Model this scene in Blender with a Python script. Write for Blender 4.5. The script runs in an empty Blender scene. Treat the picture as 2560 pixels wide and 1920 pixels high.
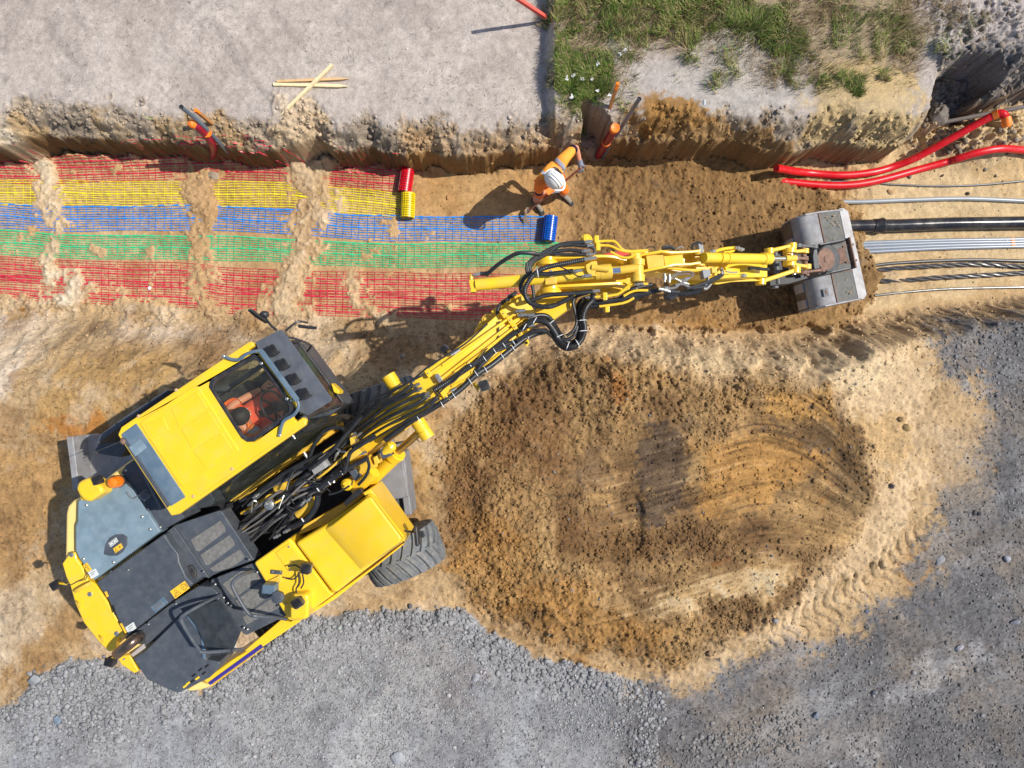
import bpy, bmesh, math, random
import numpy as np
from mathutils import Vector, Matrix
random.seed(7); rng = np.random.default_rng(11)
R = math.radians
SC = bpy.context.scene; COL = SC.collection
# ------------------------------------------------ camera, sky, sun, exposure
CAMH = 10.0
cd = bpy.data.cameras.new('camera'); cam = bpy.data.objects.new('camera', cd); COL.objects.link(cam)
cam.location = (0, 0, CAMH); cam.rotation_euler = (0, 0, 0)
cd.sensor_width = 36; cd.lens = 24.0; cd.clip_end = 600; cd.clip_start = .05
SC.camera = cam
SUN_EL = R(51); SUN_DIR = Vector((.985, .175, 0)).normalized()
w = bpy.data.worlds.new('World'); SC.world = w; w.use_nodes = True
sky = w.node_tree.nodes.new('ShaderNodeTexSky'); sky.sky_type = 'NISHITA'; sky.sun_disc = False
sky.sun_elevation = SUN_EL; sky.sun_rotation = math.atan2(SUN_DIR.x, SUN_DIR.y)
w.node_tree.links.new(sky.outputs[0], w.node_tree.nodes['Background'].inputs[0])
w.node_tree.nodes['Background'].inputs[1].default_value = .12
sd = bpy.data.lights.new('sun', 'SUN'); sd.energy = 4.4; sd.angle = R(.5); sd.color = (1, .955, .88)
sun = bpy.data.objects.new('sun', sd); COL.objects.link(sun); sun.location = (8, 2, 12)
sv = Vector((SUN_DIR.x*math.cos(SUN_EL), SUN_DIR.y*math.cos(SUN_EL), math.sin(SUN_EL)))
sun.rotation_euler = sv.to_track_quat('Z', 'Y').to_euler()
SC.view_settings.view_transform = 'Standard'; SC.view_settings.look = 'None'
SC.view_settings.exposure = .22; SC.view_settings.gamma = 1
SC.render.engine = 'CYCLES'; SC.cycles.use_denoising = True
SC.cycles.max_bounces = 6; SC.cycles.transparent_max_bounces = 12

# ------------------------------------------------ measuring: photo reading + height -> metres
FPX = 1706.67
def W(px, py, h): k = (CAMH-h)/FPX; return Vector(((px-1280)*k, (960-py)*k, h))
def zoomer(ox, oy, s): return lambda x, y, h: W(ox+x/s, oy+y/s, h)
z1 = zoomer(100, 760, 2.765); z2 = zoomer(100, 1160, 2.765); z3 = zoomer(600, 900, 3.687)
z4 = zoomer(500, 1150, 3.456); z5 = zoomer(1140, 560, 4.608); z6 = zoomer(1560, 560, 3.456)
z7 = zoomer(1240, 300, 5.53); z8 = zoomer(880, 740, 4.608); zp = zoomer(1760, 200, 2.765)
zb = zoomer(1900, 480, 4.365); zg = zoomer(1240, 0, 2.765); za = zoomer(0, 0, 2.765); zm = zoomer(600, 0, 2.765)
zc = zoomer(600, 1000, 3.966); zw = zoomer(500, 860, 3.6625)

# ------------------------------------------------ materials
def S(r, g, b):
    f = lambda c: (c/255/12.92 if c/255 <= .04045 else ((c/255+.055)/1.055)**2.4)
    return (f(r), f(g), f(b))
MATS = {}
def mat(name, col, rough=.5, metal=0, var=.12, scale=6, bump=0, bscale=40, dust=0, dustcol=(.33, .26, .18), trans=0, alpha=1, emit=0, coat=0, spec=.5):
    if name in MATS: return MATS[name]
    m = bpy.data.materials.new(name); m.use_nodes = True; nt = m.node_tree; N = nt.nodes; L = nt.links
    p = N['Principled BSDF']; p.inputs['Roughness'].default_value = rough; p.inputs['Metallic'].default_value = metal
    p.inputs['Specular IOR Level'].default_value = spec
    if coat: p.inputs['Coat Weight'].default_value = coat; p.inputs['Coat Roughness'].default_value = .12
    tc = N.new('ShaderNodeTexCoord')
    nz = N.new('ShaderNodeTexNoise'); nz.inputs['Scale'].default_value = scale; nz.inputs['Detail'].default_value = 6
    L.new(tc.outputs['Object'], nz.inputs['Vector'])
    mr = N.new('ShaderNodeMapRange'); mr.inputs[1].default_value = .3; mr.inputs[2].default_value = .7
    mr.inputs[3].default_value = 1-var; mr.inputs[4].default_value = 1+var
    L.new(nz.outputs['Fac'], mr.inputs[0])
    mx = N.new('ShaderNodeVectorMath'); mx.operation = 'SCALE'; mx.inputs[0].default_value = col
    L.new(mr.outputs[0], mx.inputs['Scale'])
    out = mx.outputs[0]
    if dust:
        n2 = N.new('ShaderNodeTexNoise'); n2.inputs['Scale'].default_value = scale*1.7; n2.inputs['Detail'].default_value = 9; n2.inputs['Roughness'].default_value = .7
        L.new(tc.outputs['Object'], n2.inputs['Vector'])
        r2 = N.new('ShaderNodeMapRange'); r2.inputs[1].default_value = .45; r2.inputs[2].default_value = .75; r2.inputs[3].default_value = 0; r2.inputs[4].default_value = dust
        L.new(n2.outputs['Fac'], r2.inputs[0])
        mm = N.new('ShaderNodeMix'); mm.data_type = 'RGBA'; mm.inputs['B'].default_value = (*dustcol, 1)
        L.new(r2.outputs[0], mm.inputs['Factor']); L.new(out, mm.inputs['A']); out = mm.outputs['Result']
        r3 = N.new('ShaderNodeMapRange'); r3.inputs[3].default_value = rough; r3.inputs[4].default_value = min(1, rough+.5)
        L.new(r2.outputs[0], r3.inputs[0]); L.new(r3.outputs[0], p.inputs['Roughness'])
    L.new(out, p.inputs['Base Color'])
    if bump:
        n3 = N.new('ShaderNodeTexNoise'); n3.inputs['Scale'].default_value = bscale; n3.inputs['Detail'].default_value = 5
        L.new(tc.outputs['Object'], n3.inputs['Vector'])
        bp = N.new('ShaderNodeBump'); bp.inputs['Strength'].default_value = bump; bp.inputs['Distance'].default_value = .01
        L.new(n3.outputs['Fac'], bp.inputs['Height']); L.new(bp.outputs[0], p.inputs['Normal'])
    if alpha < 1: p.inputs['Alpha'].default_value = alpha
    if emit: p.inputs['Emission Color'].default_value = (*col, 1); p.inputs['Emission Strength'].default_value = emit
    MATS[name] = m; return m
def mattr(name, rough=.9, bump=0, bscale=60, spec=.2, sheen=0, transl=0):
    if name in MATS: return MATS[name]
    m = bpy.data.materials.new(name); m.use_nodes = True; nt = m.node_tree; N = nt.nodes; L = nt.links
    p = N['Principled BSDF']; p.inputs['Roughness'].default_value = rough; p.inputs['Specular IOR Level'].default_value = spec
    a = N.new('ShaderNodeAttribute'); a.attribute_name = 'Col'; L.new(a.outputs['Color'], p.inputs['Base Color'])
    if bump:
        g = N.new('ShaderNodeNewGeometry')
        n3 = N.new('ShaderNodeTexNoise'); n3.inputs['Scale'].default_value = bscale; n3.inputs['Detail'].default_value = 5
        L.new(g.outputs['Position'], n3.inputs['Vector'])
        bp = N.new('ShaderNodeBump'); bp.inputs['Strength'].default_value = bump; bp.inputs['Distance'].default_value = .01
        L.new(n3.outputs['Fac'], bp.inputs['Height']); L.new(bp.outputs[0], p.inputs['Normal'])
    MATS[name] = m; return m
def glassmat(name, tint, fac=.12, rough=.05):
    m = bpy.data.materials.new(name); m.use_nodes = True; nt = m.node_tree; N = nt.nodes; L = nt.links
    for n in list(N):
        if n.type == 'BSDF_PRINCIPLED': N.remove(n)
    t = N.new('ShaderNodeBsdfTransparent'); t.inputs[0].default_value = (*tint, 1)
    g = N.new('ShaderNodeBsdfGlossy'); g.inputs['Roughness'].default_value = rough; g.inputs[0].default_value = (.9, .95, 1, 1)
    d = N.new('ShaderNodeBsdfDiffuse'); d.inputs[0].default_value = (.30, .27, .2, 1)
    tc = N.new('ShaderNodeTexCoord'); nz = N.new('ShaderNodeTexNoise'); nz.inputs['Scale'].default_value = 5; nz.inputs['Detail'].default_value = 8
    L.new(tc.outputs['Object'], nz.inputs['Vector'])
    mr = N.new('ShaderNodeMapRange'); mr.inputs[1].default_value = .35; mr.inputs[2].default_value = .8; mr.inputs[3].default_value = 0.02; mr.inputs[4].default_value = .22
    L.new(nz.outputs['Fac'], mr.inputs[0])
    m0 = N.new('ShaderNodeMixShader'); L.new(mr.outputs[0], m0.inputs[0]); L.new(t.outputs[0], m0.inputs[1]); L.new(d.outputs[0], m0.inputs[2])
    mx = N.new('ShaderNodeMixShader'); lw = N.new('ShaderNodeFresnel'); lw.inputs[0].default_value = 1.45
    L.new(lw.outputs[0], mx.inputs[0]); L.new(m0.outputs[0], mx.inputs[1]); L.new(g.outputs[0], mx.inputs[2])
    L.new(mx.outputs[0], N['Material Output'].inputs[0]); MATS[name] = m; return m

# ------------------------------------------------ mesh builder (world coordinates)
def basis(d):
    d = Vector(d).normalized(); a = Vector((0, 0, 1)) if abs(d.z) < .9 else Vector((1, 0, 0))
    u = d.cross(a).normalized(); return u, d.cross(u).normalized(), d
def smooth(pts, n=6):
    P = [Vector(p) for p in pts]
    if len(P) < 3: return P
    out = []
    for i in range(len(P)-1):
        p0, p1, p2, p3 = P[max(i-1, 0)], P[i], P[i+1], P[min(i+2, len(P)-1)]
        for k in range(n):
            t = k/n; out.append(.5*((2*p1)+(p2-p0)*t+(2*p0-5*p1+4*p2-p3)*t*t+(3*p1-p0-3*p2+p3)*t**3))
    return out+[P[-1]]
class MB:
    def __init__(s): s.v = []; s.f = []; s.mi = []; s.cm = 0
    def add(s, vs, fs):
        o = len(s.v); s.v += [tuple(v) for v in vs]; s.f += [tuple(i+o for i in f) for f in fs]; s.mi += [s.cm]*len(fs); return s
    def box(s, c, size, d=(1, 0, 0), up=(0, 0, 1)):
        d = Vector(d).normalized(); up = Vector(up); sd = up.cross(d).normalized(); up = d.cross(sd)
        c = Vector(c); a, b, e = (d*size[0]/2, sd*size[1]/2, up*size[2]/2)
        vs = [c+i*a+j*b+k*e for i in (-1, 1) for j in (-1, 1) for k in (-1, 1)]
        return s.add(vs, [(0, 1, 3, 2), (4, 6, 7, 5), (0, 4, 5, 1), (2, 3, 7, 6), (0, 2, 6, 4), (1, 5, 7, 3)])
    def beam(s, a, b, w_, h_, up=(0, 0, 1)):
        a, b = Vector(a), Vector(b); return s.box((a+b)/2, ((b-a).length, w_, h_), b-a, up)
    def prism(s, poly, zb, zt=None, taper=None):
        # poly: list of Vectors (top outline); zb bottom height (vertical sides)
        n = len(poly); ar = sum(poly[i].x*poly[(i+1) % n].y-poly[(i+1) % n].x*poly[i].y for i in range(n))
        if ar < 0: poly = poly[::-1]
        top = [Vector(p) if zt is None else Vector((p.x, p.y, zt)) for p in poly]
        c = sum(top, Vector())/n
        bot = [Vector((p.x, p.y, zb)) for p in top]
        if taper: bot = [Vector((c.x+(p.x-c.x)*taper, c.y+(p.y-c.y)*taper, zb)) for p in top]
        return s.add(bot+top, [tuple(range(n-1, -1, -1)), tuple(range(n, 2*n))]+[(i, (i+1) % n, n+(i+1) % n, n+i) for i in range(n)])
    def tube(s, pts, r, seg=8, sm=0, caps=True, flat=None, rib=0, pitch=.02):
        P = smooth(pts, sm) if sm else [Vector(p) for p in pts]
        if rib:
            q = [P[0]]; 
            for a, b in zip(P, P[1:]):
                n = max(1, int((b-a).length/pitch*2+.5)); q += [a.lerp(b, (i+1)/n) for i in range(n)]
            P = q
        n = len(P); u = None; vs = []
        for i, p in enumerate(P):
            t = (P[min(i+1, n-1)]-P[max(i-1, 0)])
            if t.length < 1e-9: t = Vector((0, 0, 1))
            t.normalize()
            if u is None: u, v, _ = basis(t)
            else:
                u = (u-t*u.dot(t)); u = u.normalized() if u.length > 1e-6 else basis(t)[0]
            v = t.cross(u)
            rr = r(i/(n-1)) if callable(r) else r
            if rib: rr *= 1+(rib if i % 2 else -rib)
            for k in range(seg):
                a = 2*math.pi*k/seg; vs.append(p+u*(rr*math.cos(a))+v*(rr*math.sin(a)))
        fs = [(i*seg+k, i*seg+(k+1) % seg, (i+1)*seg+(k+1) % seg, (i+1)*seg+k) for i in range(n-1) for k in range(seg)]
        if caps: fs += [tuple(range(seg-1, -1, -1)), tuple((n-1)*seg+k for k in range(seg))]
        return s.add(vs, fs)
    def cyl(s, a, b, r, r2=None, seg=20): return s.tube([a, b], (lambda t: r+(r2-r)*t) if r2 is not None else r, seg)
    def lathe(s, a, d, prof, seg=28):
        # prof: list of (dist along d, radius)
        u, v, d = basis(d); a = Vector(a); vs = []
        for (t, r) in prof:
            for k in range(seg):
                an = 2*math.pi*k/seg; vs.append(a+d*t+u*(r*math.cos(an))+v*(r*math.sin(an)))
        n = len(prof); fs = [(i*seg+k, i*seg+(k+1) % seg, (i+1)*seg+(k+1) % seg, (i+1)*seg+k) for i in range(n-1) for k in range(seg)]
        fs += [tuple(range(seg-1, -1, -1)), tuple((n-1)*seg+k for k in range(seg))]
        return s.add(vs, fs)
    def ell(s, c, r, d=(1, 0, 0), up=(0, 0, 1), nu=12, nv=20, zmin=-1.0, noise=0):
        d = Vector(d).normalized(); up = Vector(up); sd = up.cross(d).normalized(); up = d.cross(sd); c = Vector(c); vs = []
        for i in range(nu+1):
            ph = -math.pi/2+math.pi*i/nu
            for k in range(nv):
                th = 2*math.pi*k/nv; f = 1+noise*random.uniform(-1, 1)
                zz = max(zmin, math.sin(ph))
                vs.append(c+(d*(r[0]*math.cos(ph)*math.cos(th))+sd*(r[1]*math.cos(ph)*math.sin(th))+up*(r[2]*zz))*f)
        fs = [(i*nv+k, i*nv+(k+1) % nv, (i+1)*nv+(k+1) % nv, (i+1)*nv+k) for i in range(nu) for k in range(nv)]
        return s.add(vs, fs)
    def build(s, name, m, parent=None, bevel=0, smo=True, bseg=2, origin=None, ang=35):
        me = bpy.data.meshes.new(name)
        o = bpy.data.objects.new(name, me); COL.objects.link(o)
        org = Vector(origin) if origin is not None else (Vector(s.v[0]) if parent is None else None)
        if parent is not None:
            o.parent = parent; inv = WM[parent.name].inverted()
            c = sum((Vector(v) for v in s.v), Vector())/max(1, len(s.v)); lc = inv @ c; o.location = lc
            vs = [(inv @ Vector(v))-lc for v in s.v]; WM[o.name] = WM[parent.name] @ Matrix.Translation(lc)
        else:
            c = sum((Vector(v) for v in s.v), Vector())/max(1, len(s.v)) if origin is None else Vector(origin)
            if origin is None: c.z = min(v[2] for v in s.v)
            o.location = c; vs = [Vector(v)-c for v in s.v]; WM[o.name] = Matrix.Translation(c)
        me.from_pydata(vs, [], s.f)
        ms = m if isinstance(m, (list, tuple)) else [m]
        for q in ms: me.materials.append(q)
        if len(ms) > 1: me.polygons.foreach_set('material_index', s.mi)
        me.update()
        if smo:
            me.polygons.foreach_set('use_smooth', [True]*len(me.polygons)); me.set_sharp_from_angle(angle=R(ang))
        if bevel:
            b = o.modifiers.new('bevel', 'BEVEL'); b.width = bevel; b.segments = bseg; b.limit_method = 'ANGLE'; b.angle_limit = R(35); b.harden_normals = True
        return o
WM = {}
def tag(o, label=None, cat=None, group=None, kind=None):
    if label: o['label'] = label
    if cat: o['category'] = cat
    if group: o['group'] = group
    if kind: o['kind'] = kind
    return o
def empty(name, loc, rz=0):
    o = bpy.data.objects.new(name, None); COL.objects.link(o); o.location = loc; o.rotation_euler = (0, 0, rz); o.empty_display_size = .2
    WM[o.name] = Matrix.Translation(loc) @ Matrix.Rotation(rz, 4, 'Z'); return o
# ------------------------------------------------ terrain: one sheet, dense where the site is, stretching to the horizon
def axis(half, step, far):
    core = np.arange(-half, half+1e-6, step); out = []; d = step; p = half
    while p < far: d *= 1.22; p += d; out.append(p)
    return np.concatenate([-np.array(out[::-1]), core, np.array(out)])
GX = axis(8.25, .0172, 240); GY = axis(6.35, .0172, 240)
X, Y = np.meshgrid(GX, GY)
LAT = rng.random((256, 256))
def vn(x, y, seed=0):
    x = x+seed*17.31; y = y+seed*9.77
    xi = np.floor(x).astype(np.int64); yi = np.floor(y).astype(np.int64); fx = x-xi; fy = y-yi
    fx = fx*fx*(3-2*fx); fy = fy*fy*(3-2*fy); a = xi & 255; b = yi & 255; a1 = (a+1) & 255; b1 = (b+1) & 255
    return (LAT[a, b]*(1-fx)+LAT[a1, b]*fx)*(1-fy)+(LAT[a, b1]*(1-fx)+LAT[a1, b1]*fx)*fy-.5
def fbm(x, y, f, oct=4, seed=0, gain=.5, ridge=False):
    o = 0; a = 1; t = 0
    for i in range(oct):
        n = vn(x*f, y*f, seed+i*3+1)*2
        if ridge: n = 1-2*np.abs(n)
        o = o+a*n; t += a; a *= gain; f *= 2.07
        c, s_ = .8, .6; x, y = x*c-y*s_, x*s_+y*c
    return o/t
def sst(a, b, v): t = np.clip((v-a)/(b-a), 0, 1); return t*t*(3-2*t)
NA = fbm(X, Y, 1.1, 5, 1); NB = fbm(X, Y, 4.5, 5, 7); NC = fbm(X, Y, 17, 4, 13); ND = fbm(X, Y, 36, 2, 19)
NR = fbm(X, Y, 5.5, 5, 23, .55, True)
def pw(lst, h): return np.array([W(x, y, h)[:2] for x, y in lst])
def psd(poly, x, y):
    n = len(poly); d = np.full(x.shape, 1e9); ins = np.zeros(x.shape, bool)
    for i in range(n):
        ax, ay = poly[i]; bx, by = poly[(i+1) % n]; ex, ey = bx-ax, by-ay
        t = np.clip(((x-ax)*ex+(y-ay)*ey)/(ex*ex+ey*ey+1e-12), 0, 1)
        d = np.minimum(d, (x-ax-t*ex)**2+(y-ay-t*ey)**2)
        c = ((ay > y) != (by > y)); ins ^= c & (x < (bx-ax)*(y-ay)/(by-ay+1e-15)+ax)
    return np.where(ins, 1, -1)*np.sqrt(d)
def lsd(line, x, y):
    d = np.full(x.shape, 1e9)
    for (ax, ay), (bx, by) in zip(line, line[1:]):
        ex, ey = bx-ax, by-ay; t = np.clip(((x-ax)*ex+(y-ay)*ey)/(ex*ex+ey*ey+1e-12), 0, 1)
        d = np.minimum(d, (x-ax-t*ex)**2+(y-ay-t*ey)**2)
    return np.sqrt(d)
def region(lst, h=0, feather=.12, warp=.15, wf=1.0, line=None):
    """soft mask of an area (or band round a line of half width `line`) with a ragged edge"""
    P = pw(lst, h); m = feather+warp*1.6+(line or 0)+.1
    x0, y0 = P.min(0)-m; x1, y1 = P.max(0)+m
    i0, i1 = np.searchsorted(GY, [y0, y1]); j0, j1 = np.searchsorted(GX, [x0, x1])
    sl = (slice(i0, i1), slice(j0, j1)); x, y = X[sl], Y[sl]
    s = psd(P, x, y) if line is None else line-lsd(P, x, y)
    s = s+warp*(NA[sl]*1.1*wf+NB[sl]*.9+NC[sl]*.6)
    return sl, sst(-feather, feather, s), s
def ipx(lst, h):
    P = pw(lst, h); return P[:, 0], P[:, 1]
# north wall of the trench
nx, ny = ipx([(-300, 372), (0, 372), (60, 352), (110, 338), (180, 345), (250, 352), (330, 356), (400, 357), (500, 366), (600, 378), (700, 378), (760, 362), (800, 350), (835, 384), (885, 378), (925, 369), (965, 378), (1015, 392), (1070, 383), (1106, 392), (1160, 393), (1215, 391), (1290, 384), (1400, 372), (1490, 372), (1529, 362), (1602, 362), (1656, 371), (1728, 369), (1804, 362), (1891, 380), (1950, 388), (2000, 378), (2067, 359), (2158, 372), (2240, 374), (2275, 345), (2292, 262), (2310, 245), (2450, 265), (2560, 226), (2800, 190)], -.36)
YN = np.interp(X, nx, ny)+.07*NB+.025*NC
sx, sy = ipx([(-300, 735), (0, 745), (300, 760), (600, 783), (1000, 802), (1300, 806), (1500, 808), (1700, 815), (1850, 832), (2000, 826), (2150, 790), (2300, 768), (2560, 735), (2900, 700)], -1)
YS = np.interp(X, sx, sy)+.05*NB
d = YN-Y
east = sst(W(2200, 0, 0).x, W(2300, 0, 0).x, X)
NL = fbm(X*.45, Y*1.6, 4.2, 5, 151, .6, True); NL2 = fbm(X*.6, Y*1.5, 13, 4, 157, .6)
zn = -.06*sst(-.5, -.2, d+.2*NB)-.26*np.clip((d+.10*NL+.06*NB+.26)/.26, 0, 1)**1.8
zn = np.where(d > 0, -.32-.68*sst(0, .045, d), zn)
zn = np.where(d > .045, -1+(.05+.10*np.clip(NB*2, 0, 1))*np.exp(-(d-.045)/.10), zn)
north = d < .6
s = YS-Y
wid = np.interp(X, [-8, -2, 0, 1.2, 4.5, 5.4, 8], [1.5, 1.3, 1.1, 1.0, .9, .6, .5])
rise = np.interp(X, [-9, -2, 0, 2, 4.5, 5.5, 9], [.93, .93, 1.0, 1.12, 1.1, 1.05, 1.0])
zs = -1+rise*sst(0, 1, (s+.04*NB)/wid)
trench_on = np.exp(-np.maximum(0, np.abs(X)-11)/2)
Z = np.maximum(np.where(Y > YS, -1, zs), np.where(north, zn, -1))
Z = Z*np.where(np.abs(X) > 11, trench_on, 1)
floor = sst(0, .12, np.minimum(d-.05, -s))        # 1 on the trench floor
# soil slumped against the north wall at the left, rubble at the right
def bump(px, py, h, rx, ry, a, rot=0, p=2):
    c = W(px, py, h); x = X-c.x; y = Y-c.y; cs, sn = math.cos(rot), math.sin(rot)
    return a*np.exp(-(((x*cs+y*sn)/rx)**2+((-x*sn+y*cs)/ry)**2))
Z += bump(200, 352, -.8, .75, .20, .5)*(d > .03)*floor**.5
Z += bump(780, 395, -.9, .35, .10, .2)*floor
# little side trench behind the worker
sl, m, sdm = region([(1446, 302), (1462, 297), (1500, 322), (1520, 352), (1540, 372), (1510, 400), (1450, 400)], -.4, .02, .05)
Z[sl] = Z[sl]*(1-m)+np.minimum(Z[sl], -1)*m
# hollow and rubble banks at the upper right
sl, m, _ = region([(2287, 240), (2330, 208), (2400, 205), (2430, 245), (2380, 290), (2330, 310), (2290, 290)], -.5, .05, .08)
Z[sl] = Z[sl]*(1-m)+(-.75)*m
ru = bump(2470, 350, -.8, .75, .32, .30)+bump(2540, 300, -.7, .3, .3, .1); Z += ru
Z += bump(2480, 165, 0, .7, .28, .22)+bump(2560, 120, 0, .5, .4, .15)
# grassy ground stands a little higher than the scraped surface to its left
gb = W(1372, 150, .1).x+.04*NB
Z += .24*sst(-.04, .10, X-gb)*sst(-.1, .25, Y-YN-.05)*np.where(X > 5, np.clip(1-(X-5)/3, .3, 1), 1)
# sand bank crest south of the bucket, scraped pit and soil heap
Z += bump(1700, 900, 0, 1.6, .28, .16, -.05)+bump(2150, 880, 0, .7, .35, .18)
HEAP = [(1075, 1150), (1110, 1060), (1180, 990), (1330, 905), (1480, 880), (1750, 950), (1950, 930), (2080, 1000), (2170, 1130), (2190, 1260), (2080, 1400), (1900, 1560), (1700, 1672), (1450, 1642), (1240, 1560), (1160, 1470), (1120, 1390), (1120, 1300)]
sl, hm, hs = region(HEAP, .1, .18, .2); Z[sl] += .13*sst(-.25, .9, hs)
heap = np.zeros_like(Z); heap[sl] = hm
PIT = [(1390, 1190), (1460, 1090), (1640, 1060), (1740, 1090), (1900, 960), (2040, 985), (2140, 1100), (2160, 1230), (2030, 1380), (1880, 1500), (1650, 1530), (1480, 1480), (1392, 1390)]
sl, pm, ps = region(PIT, .1, .12, .1); Z[sl] -= .15*sst(-.15, .6, ps)
pit = np.zeros_like(Z); pit[sl] = pm
sl, m, _ = region([(1385, 1240), (1600, 1230), (1610, 1400), (1386, 1400)], .1, .05, .05); Z[sl] -= .07*m
SMO = [(1470, 1130), (1700, 1080), (1760, 1130), (1760, 1180), (1900, 960), (2040, 985), (2130, 1100), (2130, 1180), (2180, 1330), (2030, 1380), (1960, 1480), (1650, 1560), (1440, 1560), (1600, 1450), (1900, 1380), (1780, 1310), (1500, 1330)]
sl, smm, _ = region(SMO, .1, .15, .2); smo = np.zeros_like(Z); smo[sl] = smm
GRAV = [(-900, 2000), (-200, 1780), (40, 1760), (80, 1690), (170, 1640), (260, 1655), (500, 1740), (620, 1650), (760, 1545), (870, 1528), (1040, 1520), (1160, 1528), (1240, 1580), (1350, 1640), (1480, 1670), (1600, 1695), (1660, 1760), (1640, 1900), (1500, 2400), (-900, 2600)]
sl, gm, gs = region(GRAV, 0, .03, .09); gm = gm*sst(2.4, 1.5, X[sl]+.5*NA[sl]+.8*NB[sl]+.3*NC[sl]); grav = np.zeros_like(Z); grav[sl] = gm; Z[sl] += .05*sst(-.05, .12, gs)*gm
ROAD = [(1600, 1700), (1700, 1715), (1850, 1650), (2060, 1590), (2180, 1530), (2270, 1470), (2340, 1380), (2380, 1250), (2440, 1180), (2480, 1060), (2430, 960), (2340, 930), (2330, 860), (2400, 800), (2560, 765), (4000, 700), (4500, 4000), (1300, 4000), (1600, 1900)]
sl, rm_, rs = region(ROAD, 0, .30, .3)
rm_ = sst(.0, 1.0, rm_+.35*NC[sl]+.3*NB[sl])*.7+rm_*.3; rm_ = np.maximum(rm_, (X[sl] > 1.2)*(Y[sl] < -4.55)*sst(1.2, 1.8, X[sl]+.3*NB[sl])*sst(-4.3, -4.7, Y[sl]+.2*NB[sl])); road = np.zeros_like(Z); road[sl] = rm_
NETZ = sst(W(1450, 0, -1).x, W(1380, 0, -1).x, X)*floor
# large relief everywhere, clods in the heap, crumbling on the banks
bank = np.clip(sst(-.46, -.22, d+.22*NB+.1*NC)*(d < .02)+sst(-.05, .1, s)*sst(wid*1.7, wid*.6, s)*.6, 0, 1)
chassis = sst(1.0, .4, np.abs(X+2.9))*0
flatm = sst(.35, .05, np.maximum(np.abs((X+2.9)*.985-(Y+1.4)*.17*-1)-2.1, np.abs((Y+1.4)*.985-(X+2.9)*.17)-1.6))
Z += .03*NA*(1-.7*floor)*(1-flatm)*(np.abs(X) < 60)+np.where(np.hypot(X, Y) > 10, np.clip((np.hypot(X, Y)-10)/60, 0, 1)*.8*fbm(X, Y, .08, 3, 41), 0)
flatm = flatm*sst(.95, 1.5, s/wid); Z = np.where(flatm > 0, Z*(1-flatm), Z)
fl = floor*(1-NETZ)
ZBASE = Z.copy()                                # what nets, pipes and rolls lie on
NR2 = fbm(X, Y, 12, 4, 27, .6, True); bk_ = bank*np.where(Y > 2, 0, np.where(X < .5, .15, .4)); Z += bk_*(.045*NR2+.05*NB+.045*NC+.02*NR); Z += bank*(Y > 2)*(.055*NL2+.040*NC+.035*NL+.02*NR2+.015*ND)
Z += heap*(1-smo)*(.03*NB+.034*NC+.018*ND+.018*NR2)+heap*smo*(.006*NC+.01*NB)
Z += fl*(.045*NB+.024*NC+.012*ND+.02*NR2)*(1-east)+fl*east*(.008*NB+.006*NC)
EASTR = np.exp(-((Y-W(0, 330, -.7).y)/.35)**2)*sst(6.3, 6.9, X); Z += EASTR*(.06*NR+.06*NC); HOL = region([(2270, 60), (2700, 20), (2700, 330), (2300, 340)], -.3, .2, .2); Z[HOL[0]] += HOL[1]*(.05*NR[HOL[0]]+.06*NR2[HOL[0]]+.05*NC[HOL[0]]+.06*NB[HOL[0]])
Z += (grav*(.004*NC+.004*ND+.01*NB)+road*(.012*NB+.010*NC+.007*ND))
plain = np.clip(1-heap-grav-road-bank-floor, 0, 1); south = (Y < YS)
Z += plain*np.where(south, .022*NB+.016*NC+.008*ND+.012*NR2*(NA > 0), .010*NB+.004*NC)
Z += NETZ*(.004*NC+.003*ND)+NETZ*.03*sst(.55, .9, fbm(X, Y, 3.1, 5, 141, .6)*1.6)
# drag marks: stretched noise along the sweep of the bucket
def stretched(ang, fs, fl_, seed, bend=0):
    c, s_ = math.cos(ang), math.sin(ang); a = X*c+Y*s_; b = -X*s_+Y*c+bend*(X-3.2)**2
    return fbm(a*fs/fl_, b*fs/fl_, fl_, 4, seed)
def aniso(ang, lo, hi, seed, bend=0, cx=3.0):
    c, s_ = math.cos(ang), math.sin(ang); b = -X*s_+Y*c+bend*np.maximum(X-cx, 0)**2*sst(-3.4, -1.2, Y+2.5 if False else Y); a = X*c+Y*s_
    return (vn(a*lo, b*hi, seed)+.6*vn(a*lo*2, b*hi*2.1, seed+3)+.4*vn(a*lo*3, b*hi*4.3, seed+5))
STR = aniso(R(17), .8, 9, 31, .42, 3.3)*.55+aniso(R(16), 1.3, 26, 37, .42, 3.3)*.85
Z += smo*.010*STR
RIP = aniso(R(80), 2.0, 16, 51)                   # teeth-ripple left on the fill by the bucket
sl, m, _ = region([(1500, 420), (1700, 400), (1900, 420), (1960, 480), (1850, 560), (1560, 560)], -1, .15, .2); Z[sl] += m*.014*RIP[sl]
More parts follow.
